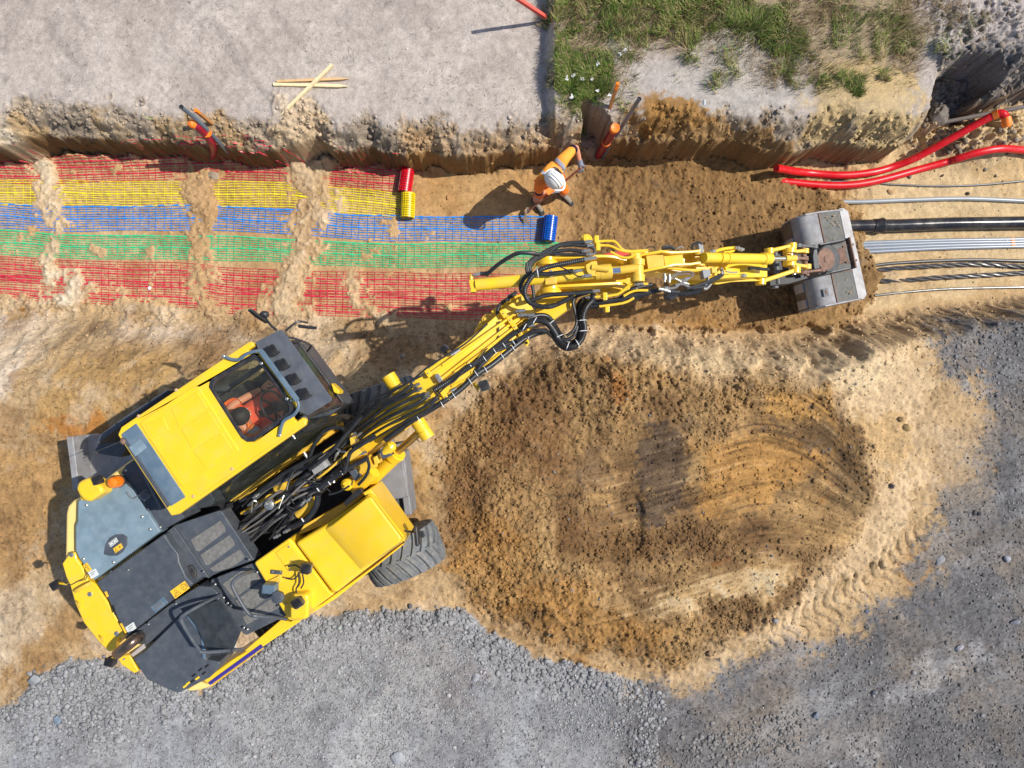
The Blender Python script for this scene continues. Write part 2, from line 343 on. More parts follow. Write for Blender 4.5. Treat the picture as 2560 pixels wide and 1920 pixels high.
# loose sand ridges that hold the nets down
berm = np.zeros_like(Z)
def ridge(line, hw, h, p=-1):
    sl, m, sdv = region(line, p, hw*.8, hw*.9, line=hw*.55); q = m**.8*h*(1+.3*NB[sl]+.22*NC[sl]); berm[sl] = np.maximum(berm[sl], q); return sl, m
B1 = [(108, 388), (120, 440), (128, 500), (145, 560), (135, 620), (122, 690), (118, 740)]
B2 = [(500, 462), (510, 520), (505, 590), (498, 660), (508, 720), (505, 770)]
B3 = [(785, 385), (772, 450), (795, 520), (765, 590), (745, 660), (712, 720), (705, 775)]
rA = ridge(B1, .23, .048); rB = ridge(B2, .27, .048); rC = ridge(B3, .32, .055)
rD = ridge([(160, 690), (190, 720), (175, 745)], .24, .055); rE = ridge([(880, 700), (905, 760), (960, 800)], .2, .045)
ridge([(0, 760), (200, 768), (450, 780), (650, 800)], .14, .05)
Z += berm+berm*(.12*NC+.1*ND)
# the freshly spread fill that ends beside the bucket
FILL = [(1250, 400), (1560, 392), (1700, 385), (1850, 385), (1930, 400), (1965, 450), (2090, 500), (2140, 540), (2150, 620), (2190, 690), (2180, 750), (2080, 830), (1900, 830), (1250, 806), (1240, 500)]
sl, fm, fs_ = region(FILL, -1, .05, .12); fill = np.zeros_like(Z); fill[sl] = fm*sst(.2, 1.9, X[sl]+.5*NA[sl]+.9*NB[sl])
Z += .11*fill*sst(1.0, 2.2, X)
Z += bump(2240, 700, -1, .2, .25, .06)+bump(1720, 350, -.2, .5, .3, .10)
# tyre prints
def tread(line, h, hw, pitch, amp, skew):
    P = pw(line, h); L = 0; out = np.zeros_like(Z)
    for (ax, ay), (bx, by) in zip(P, P[1:]):
        ex, ey = bx-ax, by-ay; ln = math.hypot(ex, ey); t = ((X-ax)*ex+(Y-ay)*ey)/ln; c = (-(X-ax)*ey+(Y-ay)*ex)/ln
        k = (t >= 0) & (t < ln); ph = (t+L+skew*np.abs(c)+.03*NB+.05*np.sin(c*14))/pitch; fr = ph-np.floor(ph)
        e = sst(hw, hw*.8, np.abs(c)+.04*NB)*k
        out += e*(sst(0, .12, fr)*sst(1, .55, fr)*amp-amp*.4); L += ln
    return out
TR = tread([(1900, 1590), (2050, 1520), (2170, 1455), (2300, 1340)], 0, .24, .17, .030, -.55)+tread([(1960, 1450), (2100, 1430), (2250, 1380)], 0, .16, .2, .022, .5)+tread([(1020, 985), (1040, 1080), (1060, 1180)], 0, .2, .15, .006, .4)
Z += TR
Z += tread([(1010, 1560), (1250, 1900)], 0, .25, .16, .006, .5)
# cracks and dents
for q in range(46):
    cx = rng.uniform(1100, 2100); cy = rng.uniform(900, 1650); Z += bump(cx, cy, .1, rng.uniform(.02, .06), rng.uniform(.02, .05), rng.choice([-1, 1])*rng.uniform(.02, .05))
for cx, cy, r_, a in [(1550, 437, .05, -.06), (1575, 460, .07, -.05), (1590, 520, .05, -.07), (1515, 895, .10, -.1), (1880, 450, .07, -.06), (1915, 530, .08, -.08), (300, 860, .03, -.03), (1820, 700, .1, .03), (1420, 440, .06, -.03), (1870, 300, .05, .05), (1770, 290, .1, .05)]:
    Z += bump(cx, cy, -1 if cy < 800 else 0, r_, r_, a)
def samp(A, x, y):
    x = np.atleast_1d(np.asarray(x, float)); y = np.atleast_1d(np.asarray(y, float))
    j = np.clip(np.searchsorted(GX, x)-1, 0, len(GX)-2); i = np.clip(np.searchsorted(GY, y)-1, 0, len(GY)-2)
    fx = (x-GX[j])/(GX[j+1]-GX[j]); fy = (y-GY[i])/(GY[i+1]-GY[i])
    return (A[i, j]*(1-fx)+A[i, j+1]*fx)*(1-fy)+(A[i+1, j]*(1-fx)+A[i+1, j+1]*fx)*fy
def gz(x, y): return float(samp(Z, x, y)[0])
def gzb(x, y): return float(samp(ZBASE, x, y)[0])

# ------------------------------------------------ soil colours (albedo)
C = np.empty(Z.shape+(3,), np.float32)
def cc(r, g, b, k=.80): return np.array(S(r, g, b))*k
def fillc(c): C[...] = c
def paint(m, c, a=1.0, sl=None):
    t = C if sl is None else C[sl]; m = (m*a)[..., None]; t *= (1-m); t += m*c
def area(c, lst, h=0, feather=.15, warp=.3, a=1.0, line=None, thr=None):
    sl, m, _ = region(lst, h, feather, warp, line=line)
    if thr is not None: m = m*sst(thr-.12, thr+.12, thr_noise[sl])
    paint(m, c, a, sl)
GREY = cc(201, 188, 177); SAND = cc(206, 176, 136); PALE = cc(228, 212, 192); OCH = cc(196, 152, 92); PEACH = cc(232, 204, 166)
BRN = cc(162, 126, 84); DBR = cc(120, 90, 60); FILLC = cc(166, 134, 92); GRV = cc(158, 157, 157); RD = cc(121, 118, 117); BLK = cc(84, 78, 74); ORG = cc(186, 116, 44)
fillc(SAND)
thr_noise = (.5+1.0*fbm(X, Y, 2.2, 6, 61, .58)).clip(0, 1)
up = sst(-.1, .1, Y-YN)
paint(up, GREY)
paint(up*sst(.40, .90, thr_noise)*.42, cc(172, 158, 148)); paint(up*sst(.55, 1.0, 1-thr_noise)*.35, cc(208, 197, 187)); paint(up*sst(.15, .6, aniso(R(-50), .7, 5, 73))*.4*sst(3, -5, X), cc(150, 138, 132))
paint(up*sst(.55, .8, .5+NB*.6+NC*.2)*.30, cc(150, 138, 128))
paint(up*sst(.2, 1.0, aniso(R(55), .9, 9, 71)+.5)*.25*sst(1, -7, X), cc(160, 148, 140))
# grassy soil
area(cc(168, 148, 122), [(1380, -200), (2300, -200), (2300, 250), (1900, 240), (1600, 150), (1480, 300), (1385, 300)], .1, .2, .3)
area(cc(190, 182, 174), [(1620, 130), (2000, 130), (2060, 240), (1950, 330), (1700, 330), (1560, 240), (1560, 160)], .1, .2, .4, .8)
area(cc(186, 176, 170), [(2300, -300), (2700, -300), (2700, 160), (2480, 150), (2300, 110)], .1, .3, .3)
# bank below the plateau: grey clods over yellow-brown earth
paint(bank*(d > -.6)*(Y > 2)*.75, cc(176, 156, 128))
paint(bank*(Y > 2)*sst(.5, .75, thr_noise)*.75, cc(190, 158, 112))
paint(bank*(Y > 2)*sst(.55, .8, 1-thr_noise)*.6, cc(126, 114, 102))
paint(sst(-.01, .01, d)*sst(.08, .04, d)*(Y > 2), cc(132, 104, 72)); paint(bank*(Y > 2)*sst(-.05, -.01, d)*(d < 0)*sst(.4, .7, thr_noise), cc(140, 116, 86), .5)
area(cc(206, 178, 128), [(2040, 180), (2280, 180), (2290, 330), (2240, 360), (2000, 350), (1960, 290)], -.1, .2, .4, .8)
area(cc(166, 124, 70), [(1590, 250), (1700, 275), (1780, 330), (1800, 360), (1690, 375), (1600, 355), (1570, 300)], -.15, .05, .2, .95)
area(cc(120, 116, 116), [(2320, 180), (2420, 150), (2600, 110), (2700, 60), (2700, 230), (2440, 260), (2340, 230)], -.1, .15, .3, .85)
area(cc(112, 108, 108), [(2380, 300), (2460, 290), (2600, 300), (2700, 400), (2500, 400), (2420, 390), (2360, 360)], -.8, .12, .3, .85)
# trench floor
fm_ = floor*sst(.3, 0, np.maximum(0, -d))
paint(fm_, cc(204, 170, 126)); paint(fm_*sst(.45, .75, thr_noise)*.6, cc(182, 142, 96)); paint(fm_*sst(.6, .9, 1-thr_noise)*.5, cc(222, 190, 146))
paint(fm_*east**.3*sst(4.9, 5.6, X), cc(226, 202, 162), .85); paint(fm_*sst(4.9, 5.6, X)*sst(.5, .8, thr_noise)*.5, cc(206, 172, 124))
area(cc(204, 160, 104), [(1040, 400), (1200, 395), (1440, 395), (1440, 620), (1250, 560), (1060, 545)], -1, .2, .3, .5)
paint(fill, FILLC); paint(fill*sst(.5, .75, thr_noise)*.5, cc(192, 154, 106)); paint(fill*sst(.5, .75, 1-thr_noise)*.6, cc(136, 106, 72))
area(cc(92, 84, 78), [(1620, 455), (1700, 465), (1690, 490), (1630, 480)], -1, .1, .15, .6)
area(cc(120, 90, 56), [(1440, 600), (1700, 590), (1750, 640), (1560, 700)], -1, .2, .3, .3)
area(cc(188, 140, 80), [(1380, 700), (1560, 740), (1840, 760), (1850, 820), (1500, 812)], -1, .1, .2, .6)
# south side, left of the machine
area(cc(200, 172, 134), [(-400, 740), (1100, 810), (1100, 1000), (700, 1100), (250, 1500), (100, 1750), (-400, 1800)], -.2, .2, .3, 1)
area(cc(224, 208, 192), [(-300, 770), (60, 770), (70, 900), (40, 1000), (-10, 1060), (-300, 1060)], -.3, .12, .3, .95)
area(cc(222, 205, 186), [(270, 800), (440, 790), (600, 830), (640, 880), (520, 860), (380, 870), (260, 850)], -.4, .15, .3, .75)
area(cc(186, 148, 92), [(120, 890), (300, 850), (480, 860), (500, 900), (330, 1010), (240, 1080), (100, 1040)], -.2, .2, .4, .7)
area(cc(182, 140, 86), [(-300, 1150), (140, 1080), (230, 1120), (160, 1300), (150, 1420), (-300, 1560)], 0, .25, .5, .7)
area(ORG, [(140, 1065), (200, 1060), (270, 1075), (230, 1105), (170, 1100)], 0, .1, .3, .55)
area(cc(170, 130, 80), [(40, 1560), (180, 1520), (330, 1640), (150, 1640), (60, 1760), (-50, 1700)], 0, .1, .2, .6)
area(BLK, [(95, 860), (120, 780), (150, 770), (220, 790), (250, 830), (170, 830), (120, 890)], -.3, .12, .5, .55)
area(BLK, [(560, 810), (650, 815), (690, 840), (600, 850), (540, 845)], -.6, .1, .3, .45)
area(cc(150, 108, 60), [(570, 805), (700, 800), (700, 850), (560, 850)], -.6, .1, .4, .3)
area(cc(214, 200, 182), [(-50, 1480), (40, 1520), (20, 1660), (-60, 1700)], 0, .15, .2, .9)
area(cc(152, 128, 98), [(920, 830), (1180, 830), (1120, 960), (980, 950)], -.4, .2, .4, .35)
area(cc(186, 162, 130), [(960, 960), (1120, 930), (1080, 1010), (1000, 1010)], 0, .15, .3, .6)
area(cc(200, 160, 100), [(1020, 980), (1120, 1010), (1080, 1300), (1020, 1350), (1010, 1100)], 0, .15, .2, .7)
# sand bank and right hand side
area(PEACH, [(1180, 930), (1250, 830), (1500, 820), (1900, 850), (2100, 830), (2320, 850), (2380, 960), (2330, 1150), (2240, 1300), (2200, 1420), (2000, 1560), (1760, 1720), (1640, 1700), (1720, 1660), (2050, 1420), (2200, 1200), (2060, 960), (1880, 960), (1700, 940), (1540, 900), (1350, 880), (1230, 1000)], .1, .15, .35, .9)
area(cc(240, 216, 176), [(1520, 850), (1800, 870), (2000, 880), (2200, 900), (2330, 900), (2250, 960), (2050, 930), (1800, 945), (1600, 920)], .15, .15, .4, .7)
area(cc(206, 168, 112), [(2120, 1040), (2260, 1020), (2320, 1130), (2200, 1180)], .1, .12, .4, .6)
area(cc(194, 146, 84), [(2280, 1400), (2340, 1400), (2320, 1500), (2230, 1500)], .0, .12, .3, .7)
# heap
paint(heap, cc(170, 138, 98)); paint(heap*sst(.42, .68, thr_noise)*.7, cc(138, 108, 76)); paint(heap*sst(.1, .5, NB*1.5)*.4, cc(196, 160, 110)); paint(heap*sst(.55, .85, 1-thr_noise)*.45, cc(206, 166, 112))
area(cc(142, 106, 72), [(1080, 1150), (1130, 1050), (1290, 980), (1400, 1000), (1420, 1120), (1330, 1250), (1230, 1260), (1130, 1330)], .2, .25, .5, .7)
area(cc(196, 146, 82), [(1150, 1300), (1340, 1300), (1390, 1400), (1700, 1560), (1700, 1670), (1450, 1640), (1200, 1520)], .2, .25, .5, .6)
area(cc(204, 170, 122), [(1345, 1260), (1385, 1250), (1390, 1390), (1600, 1420), (1500, 1450), (1350, 1430)], .2, .08, .15, .7)
area(cc(130, 98, 66), [(1390, 1270), (1480, 1290), (1600, 1330), (1900, 1290), (2000, 1330), (1800, 1400), (1600, 1420), (1450, 1400), (1390, 1385)], .1, .1, .3, .65)
area(cc(92, 78, 68), [(1600, 1110), (1720, 1080), (1750, 1130), (1730, 1260), (1650, 1300), (1600, 1290), (1590, 1200)], .1, .08, .35, .85)
area(cc(110, 90, 72), [(1460, 1110), (1510, 1110), (1500, 1190), (1450, 1190)], .1, .1, .3, .5)
area(cc(200, 152, 90), [(1740, 1100), (1880, 1080), (2020, 1060), (2120, 1090), (2060, 1180), (1900, 1260), (1760, 1310), (1740, 1220)], .1, .15, .3, .8)
area(cc(120, 94, 66), [(1880, 960), (1900, 980), (1930, 1060), (1880, 1080), (1850, 1010)], .1, .08, .3, .6)
area(cc(196, 150, 86), [(1900, 960), (2040, 980), (2090, 1060), (1930, 1060)], .1, .08, .2, .7)
area(cc(90, 76, 64), [(1940, 1060), (2040, 1050), (2090, 1090), (1990, 1110), (1950, 1090)], .1, .08, .35, .7)
area(cc(108, 88, 64), [(2060, 1080), (2110, 1080), (2160, 1170), (2190, 1290), (2130, 1290), (2090, 1180)], .1, .1, .35, .6)
area(cc(218, 182, 132), [(1480, 1470), (1700, 1450), (1900, 1420), (1960, 1440), (1900, 1500), (1700, 1530), (1500, 1520)], .1, .12, .25, .8)
area(cc(236, 220, 190), [(1600, 1490), (1800, 1465), (1920, 1450), (1800, 1500), (1640, 1515)], .1, .07, .3, .7)
area(ORG, [(1700, 1420), (1790, 1395), (1840, 1395), (1780, 1420)], .1, .05, .25, .7)
area(cc(170, 112, 44), [(2030, 1230), (2080, 1220), (2090, 1260), (2040, 1270)], .1, .05, .2, .7)
area(ORG, [(1530, 960), (1550, 950), (1560, 990), (1545, 1000)], .2, .05, .2, .5)
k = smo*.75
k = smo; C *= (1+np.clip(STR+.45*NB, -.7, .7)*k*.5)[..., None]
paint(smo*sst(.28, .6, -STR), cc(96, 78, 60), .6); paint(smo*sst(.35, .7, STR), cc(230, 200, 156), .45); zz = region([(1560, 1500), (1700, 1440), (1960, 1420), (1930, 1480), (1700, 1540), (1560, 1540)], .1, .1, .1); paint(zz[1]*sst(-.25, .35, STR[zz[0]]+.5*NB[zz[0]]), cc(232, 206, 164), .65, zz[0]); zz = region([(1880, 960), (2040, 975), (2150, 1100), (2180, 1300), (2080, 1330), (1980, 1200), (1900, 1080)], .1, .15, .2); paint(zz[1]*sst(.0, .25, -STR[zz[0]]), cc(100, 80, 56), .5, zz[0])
# gravel and road
paint(grav, GRV); paint(grav*sst(.45, .75, thr_noise)*.5, cc(132, 132, 136)); paint(grav*sst(.5, .9, aniso(R(70), .7, 3, 81)+.5)*.4, cc(178, 180, 184))
paint(road, RD); paint(road*sst(.4, .75, thr_noise)*.5, cc(112, 110, 112)); paint(road*sst(.55, .95, .5+NA*1.4)*.5, cc(150, 134, 116)); paint(road*sst(.5, 1.0, aniso(R(27), .5, 4, 91)+.4)*.4, cc(160, 160, 162))
area(cc(186, 184, 184), [(2200, 1740), (2320, 1660), (2440, 1600), (2460, 1620), (2300, 1720)], 0, .15, .5, .35)
area(cc(190, 190, 192), [(2080, 1890), (2160, 1830), (2180, 1850), (2100, 1930)], 0, .15, .5, .3)
area(cc(186, 166, 142), [(2340, 1060), (2480, 1040), (2500, 1130), (2440, 1250), (2360, 1230)], 0, .15, .4, .5)
area(cc(140, 118, 98), [(1240, 1650), (1010, 1600), (1060, 1850), (1200, 1800)], 0, .2, .5, .25)
# more patches: dusty pale and damp brown soil round the machine and over the nets
s_l = south*(X < 1.0)*(1-grav)*(1-heap); paint(s_l*sst(.50, .80, thr_noise)*.6, cc(172, 136, 96)); tn2 = (.5+1.0*fbm(X, Y, 1.2, 6, 63, .62)).clip(0, 1); paint(s_l*sst(.5, .85, tn2)*.65, cc(222, 202, 176)); paint(s_l*sst(.62, .9, 1-tn2)*.5, cc(150, 118, 84))
paint(fm_*NETZ*sst(.5, .8, tn2)*.4, cc(224, 196, 158))
dkf = fl*(1-east)*sst(.6, 1.2, X)*sst(5.2, 4.2, X); paint(dkf*sst(.30, .62, thr_noise), cc(138, 108, 74), .75); paint(dkf*sst(3.6, 2.4, Y-2.2+NA)*sst(.5, .8, tn2), cc(186, 150, 104), .5)
area(cc(150, 116, 76), [(1450, 395), (1800, 385), (1930, 400), (1960, 470), (1700, 470), (1600, 440), (1480, 450)], -1, .2, .4, .5)
paint((heap+.0)*sst(.55, .85, tn2)*.35, cc(206, 172, 122))
sh_ = south*(X > 1)*(1-road)*(1-heap); paint(sh_*sst(.5, .8, tn2)*.5, cc(206, 178, 142)); paint(road*sst(.55, .85, tn2)*.35, cc(150, 140, 130)); paint(road*sst(.5, .8, 1-tn2)*.5, cc(100, 98, 98)); paint(grav*sst(.5, .85, tn2)*.5, cc(184, 182, 180))
# light sand ridges
for (sl, m), c, a in ((rA, cc(232, 216, 190), .9), (rB, cc(196, 162, 122), .9), (rC, cc(212, 188, 156), .95), (rD, cc(238, 226, 206), .9), (rE, cc(222, 196, 164), .8)): paint(m, c, a, sl)
area(cc(232, 212, 188), [(850, 600), (860, 500), (800, 520), (760, 640), (770, 560)], -1, .1, .3, .4)
area(cc(170, 112, 46), [(55, 760), (75, 740), (70, 790), (50, 780)], -1, .05, .15, .8)
wl = np.where((d > -.02) & (d < .07), .2, 1); C *= (1+(.14*NB+.20*NC+.12*ND+.05*NA)*wl)[..., None].clip(.5, 1.5)
dk = sst(.50, .72, .5+.5*NC)*sst(.45, .65, thr_noise); C *= (1-.28*dk*np.clip(south+.3*bank, 0, 1))[..., None]
spk = rng.random(Z.shape); spk = np.maximum(spk, np.roll(spk, 1, 1)*.985)
C *= np.where((road+grav < .5)[..., None] & (Y < YN)[..., None], np.array([.90, .865, .80]), 1); C *= (1-.12*heap*(1-.5*smo))[..., None]; C *= np.where((Y > YN)[..., None], .95, 1); dens = np.clip(.6*road+.35*grav+.35*heap+.3*south+.15*floor+.35*bank+.08*up, 0, 1)
wl2 = np.where((d > -.03) & (d < .08), .15, 1); dens = dens*wl2; C *= (1-.45*(spk > 1-.075*dens))[..., None]; C *= (1+.35*(spk < .03*(road+grav)))[..., None]
C *= (1+(road*.7+grav*.5)[..., None]*(.22*ND)[..., None])
crk = sst(.035, .0, np.abs(fbm(X, Y, 1.5, 5, 171, .6)))*sst(.5, .75, thr_noise)*(south*(1-grav)*(1-road)*.8+floor*.35+bank*.5*(Y > 2)+up*.12).clip(0, 1)
C *= (1-.5*crk)[..., None]; Z -= .018*crk
C = C.clip(.02, .85)

def grid_mesh(name):
    ny_, nx_ = Z.shape; me = bpy.data.meshes.new(name)
    co = np.empty((ny_*nx_, 3), np.float32); co[:, 0] = X.ravel(); co[:, 1] = Y.ravel(); co[:, 2] = Z.ravel()
    i = np.arange((ny_-1)*(nx_-1)); r = i//(nx_-1); c = i % (nx_-1); a = r*nx_+c
    q = np.stack([a, a+1, a+nx_+1, a+nx_], 1).astype(np.int32)
    me.vertices.add(len(co)); me.vertices.foreach_set('co', co.ravel())
    me.loops.add(q.size); me.loops.foreach_set('vertex_index', q.ravel())
    me.polygons.add(len(q)); me.polygons.foreach_set('loop_start', np.arange(0, q.size, 4, dtype=np.int32))
    me.polygons.foreach_set('use_smooth', np.ones(len(q), bool))
    me.update(calc_edges=True)
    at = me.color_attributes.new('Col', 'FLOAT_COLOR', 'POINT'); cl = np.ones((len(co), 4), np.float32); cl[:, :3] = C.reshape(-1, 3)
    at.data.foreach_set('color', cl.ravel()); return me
def ground_mat():
    m = bpy.data.materials.new('soil'); m.use_nodes = True; nt = m.node_tree; N = nt.nodes; L = nt.links
    p = N['Principled BSDF']; p.inputs['Roughness'].default_value = .95; p.inputs['Specular IOR Level'].default_value = .15
    a = N.new('ShaderNodeAttribute'); a.attribute_name = 'Col'; g = N.new('ShaderNodeNewGeometry')
    def nz(s, d_): n = N.new('ShaderNodeTexNoise'); n.inputs['Scale'].default_value = s; n.inputs['Detail'].default_value = d_; n.inputs['Roughness'].default_value = .7; L.new(g.outputs['Position'], n.inputs['Vector']); return n.outputs['Fac']
    n1 = nz(45, 6); n2 = nz(9, 8)
    mp = N.new('ShaderNodeMapping'); mp.inputs['Scale'].default_value = (1, 1, 5); L.new(g.outputs['Position'], mp.inputs['Vector']); n4 = N.new('ShaderNodeTexNoise'); n4.inputs['Scale'].default_value = 6; n4.inputs['Detail'].default_value = 8; n4.inputs['Roughness'].default_value = .65; L.new(mp.outputs[0], n4.inputs['Vector'])
    mr = N.new('ShaderNodeMapRange'); mr.inputs[1].default_value = .25; mr.inputs[2].default_value = .75; mr.inputs[3].default_value = .72; mr.inputs[4].default_value = 1.28; L.new(n1, mr.inputs[0])
    m2 = N.new('ShaderNodeMapRange'); m2.inputs[1].default_value = .3; m2.inputs[2].default_value = .7; m2.inputs[3].default_value = .88; m2.inputs[4].default_value = 1.12; L.new(n2, m2.inputs[0])
    m0 = N.new('ShaderNodeMath'); m0.operation = 'MULTIPLY'; L.new(mr.outputs[0], m0.inputs[0]); L.new(m2.outputs[0], m0.inputs[1])
    m4 = N.new('ShaderNodeMapRange'); m4.inputs[1].default_value = .35; m4.inputs[2].default_value = .65; m4.inputs[3].default_value = .90; m4.inputs[4].default_value = 1.08; L.new(n4.outputs['Fac'], m4.inputs[0]); mm = N.new('ShaderNodeMath'); mm.operation = 'MULTIPLY'; L.new(m0.outputs[0], mm.inputs[0]); L.new(m4.outputs[0], mm.inputs[1])
    sc_ = N.new('ShaderNodeVectorMath'); sc_.operation = 'SCALE'; L.new(a.outputs['Color'], sc_.inputs[0]); L.new(mm.outputs[0], sc_.inputs['Scale']); L.new(sc_.outputs[0], p.inputs['Base Color'])
    bp = N.new('ShaderNodeBump'); bp.inputs['Strength'].default_value = .8; bp.inputs['Distance'].default_value = .012; L.new(n1, bp.inputs['Height']); L.new(bp.outputs[0], p.inputs['Normal'])
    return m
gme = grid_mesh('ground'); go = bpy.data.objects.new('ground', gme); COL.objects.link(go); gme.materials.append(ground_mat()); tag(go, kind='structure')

# ------------------------------------------------ loose stones and clods (uncountable) as one mesh each
ICO = None
def ico():
    bm = bmesh.new(); bmesh.ops.create_icosphere(bm, subdivisions=1, radius=1); v = np.array([x.co[:] for x in bm.verts]); f = np.array([[q.index for q in x.verts] for x in bm.faces]); bm.free(); return v, f
IV, IF = ico()
def scatter(name, pts, rad, cols, m, flat=.6, label=None, cat=None, sink=.25):
    n = len(pts); nv = len(IV)
    A = rng.normal(size=(n, 3, 3)); Q, _ = np.linalg.qr(A)
    v = IV[None]*(1+rng.uniform(-.28, .28, (n, nv, 1))); v = v*rng.uniform(.6, 1.1, (n, 1, 3)); v = np.einsum('nij,nkj->nki', Q, v)
    v[..., 2] *= flat; v *= rad[:, None, None]; v += pts[:, None, :]; v[..., 2] += (rad*flat*(1-2*sink)*.5)[:, None]
    f = (IF[None]+(np.arange(n)*nv)[:, None, None]).reshape(-1, 3).astype(np.int32)
    me = bpy.data.meshes.new(name); me.vertices.add(n*nv); me.vertices.foreach_set('co', v.astype(np.float32).ravel())
    me.loops.add(f.size); me.loops.foreach_set('vertex_index', f.ravel()); me.polygons.add(len(f)); me.polygons.foreach_set('loop_start', np.arange(0, f.size, 3, dtype=np.int32))
    me.update(calc_edges=True); me.materials.append(m)
    at = me.color_attributes.new('Col', 'FLOAT_COLOR', 'POINT'); c4 = np.ones((n*nv, 4), np.float32); c4[:, :3] = np.repeat(cols, nv, 0); at.data.foreach_set('color', c4.ravel())
    o = bpy.data.objects.new(name, me); COL.objects.link(o); tag(o, label, cat, kind='stuff'); return o
def scat_points(n, mask, box=None):
    out = []; tot = 0
    while tot < n:
        x = rng.uniform(-8, 8, n*2); y = rng.uniform(-6.1, 6.1, n*2); k = rng.random(n*2) < samp(mask, x, y)
        out.append(np.stack([x[k], y[k]], 1)); tot += k.sum()
        if len(out) > 60: break
    P = np.concatenate(out)[:n]; return np.column_stack([P, samp(Z, P[:, 0], P[:, 1])])
bm_ = bank*np.where(Y > 2, sst(.35, .6, .5+.6*NB), .35*sst(.4, .7, .5+.6*NB)*(X > .5)); BNK = bm_
def near(P): return samp(C[..., 0], P[:, 0], P[:, 1]), samp(C[..., 1], P[:, 0], P[:, 1]), samp(C[..., 2], P[:, 0], P[:, 1])
stone = mattr('stone', .85, .5, 90)
dense = grav*(.35+.65*sst(.35, .65, .5+.5*fbm(X, Y, .9, 3, 95)))
P = scat_points(30000, dense); n = len(P); rad = .005+.015*rng.random(n)**3+.02*(rng.random(n) > .99)
g = rng.uniform(.55, 1.45, n)[:, None]; cl = (np.array(GRV)[None]*g*(1+rng.normal(0, .03, (n, 3)))).clip(.03, .8)
scatter('gravel', P, rad, cl, stone, .55, 'crushed grey gravel spread below the excavator', 'gravel')
edge = np.zeros_like(Z); sl, m, sdv = region(GRAV, 0, .05, .09); edge[sl] = sst(-.05, .05, sdv)*sst(.55, .1, sdv)
sl, m, _ = region([(60, 1700), (300, 1660), (420, 1760), (250, 1850), (60, 1860)], 0, .2, .3); edge[sl] = np.maximum(edge[sl], m*.8)
P = scat_points(2600, edge); n = len(P); rad = .018+.034*rng.random(n)**2; g = rng.uniform(.6, 1.2, n)[:, None]
scatter('crushed_stone', P, rad, (np.array(GRV)[None]*g).clip(.03, .8), stone, .5, 'coarse angular grey stones along the upper gravel edge', 'stones')
rub = np.zeros_like(Z); rub[HOL[0]] = HOL[1]; rub *= sst(.35, .6, .5+NB); rub += EASTR*.6
P = scat_points(700, rub.clip(0, 1)); n = len(P); rad = .010+.05*rng.random(n)**4; g = rng.uniform(.6, 1.3, n)[:, None]
scatter('rubble', P, rad, (np.array(cc(140, 128, 114))[None]*g).clip(.03, .8), stone, .8, 'grey brown rubble and clods round the hollow at the upper right', 'rubble')
P = scat_points(3600, BNK.clip(0, 1)); n = len(P); rad = .006+.04*rng.random(n)**6; r_, g_, b_ = near(P); g = rng.uniform(.75, 1.2, n)
scatter('bank_clods', P, rad, np.stack([r_*g, g*g_, g*b_], 1).clip(.03, .8), mattr('clod', .95, .6, 60, .1), .8, 'broken grey brown lumps of earth along the crumbling trench edge', 'clods', .3)
rdm = road*(.25+.75*sst(.35, .65, .5+.5*fbm(X, Y, 1.1, 3, 191))); sl, m, _ = region([(1700, 1830), (1980, 1800), (1990, 1850), (1800, 1890), (1700, 1900)], 0, .15, .3); cl_ = np.zeros_like(Z); cl_[sl] = m
P = scat_points(900, cl_); n = len(P); rad = .012+.03*rng.random(n)**2; g = rng.uniform(.7, 1.2, n)[:, None]; scatter('stone_patch', P, rad, (np.array(cc(140, 136, 132))[None]*g).clip(.03, .8), stone, .6, 'patch of coarser grey brown stones on the track near the bottom edge', 'stones')
P = scat_points(13000, rdm); n = len(P); rad = .005+.022*rng.random(n)**4+.025*(rng.random(n) > .993); g = rng.uniform(.5, 1.7, n)[:, None]
scatter('road_grit', P, rad, (np.array(RD)[None]*g).clip(.03, .8), stone, .55, 'grey grit and small stones on the worn track at the right', 'grit')
cm = np.clip(heap*(1-.8*smo)*(.3+.7*sst(.35, .6, .5+.5*fbm(X, Y, 1.3, 3, 97)))+fill*(.12+.35*sst(2.2, 3.2, X)*sst(.45, .7, .5+.6*NB))+bank*.25, 0, 1)
P = scat_points(17000, cm); n = len(P); rad = .006+.030*rng.random(n)**3.4; r_, g_, b_ = near(P); g = rng.uniform(.7, 1.25, n)
scatter('soil_clods', P, rad, np.stack([r_*g, g*g_, g*b_], 1).clip(.03, .8), mattr('clod', .95, .6, 60, .1), .75, 'brown crumbly clods over the dug soil heap and banks', 'clods', .3)
lm = np.clip(plain*.3+road*.1+smo*.15, 0, 1)*south+floor*.14+NETZ*.25*sst(.3, .7, thr_noise)+up*.03
P = scat_points(11000, lm.clip(0, 1)); n = len(P); rad = .004+.016*rng.random(n)**3; r_, g_, b_ = near(P); g = rng.uniform(.6, 1.2, n)
scatter('loose_crumbs', P, rad, np.stack([r_*g, g*g_, g*b_], 1).clip(.03, .8), MATS['clod'], .7, 'loose sandy crumbs strewn over the bare sand', 'crumbs', .3)
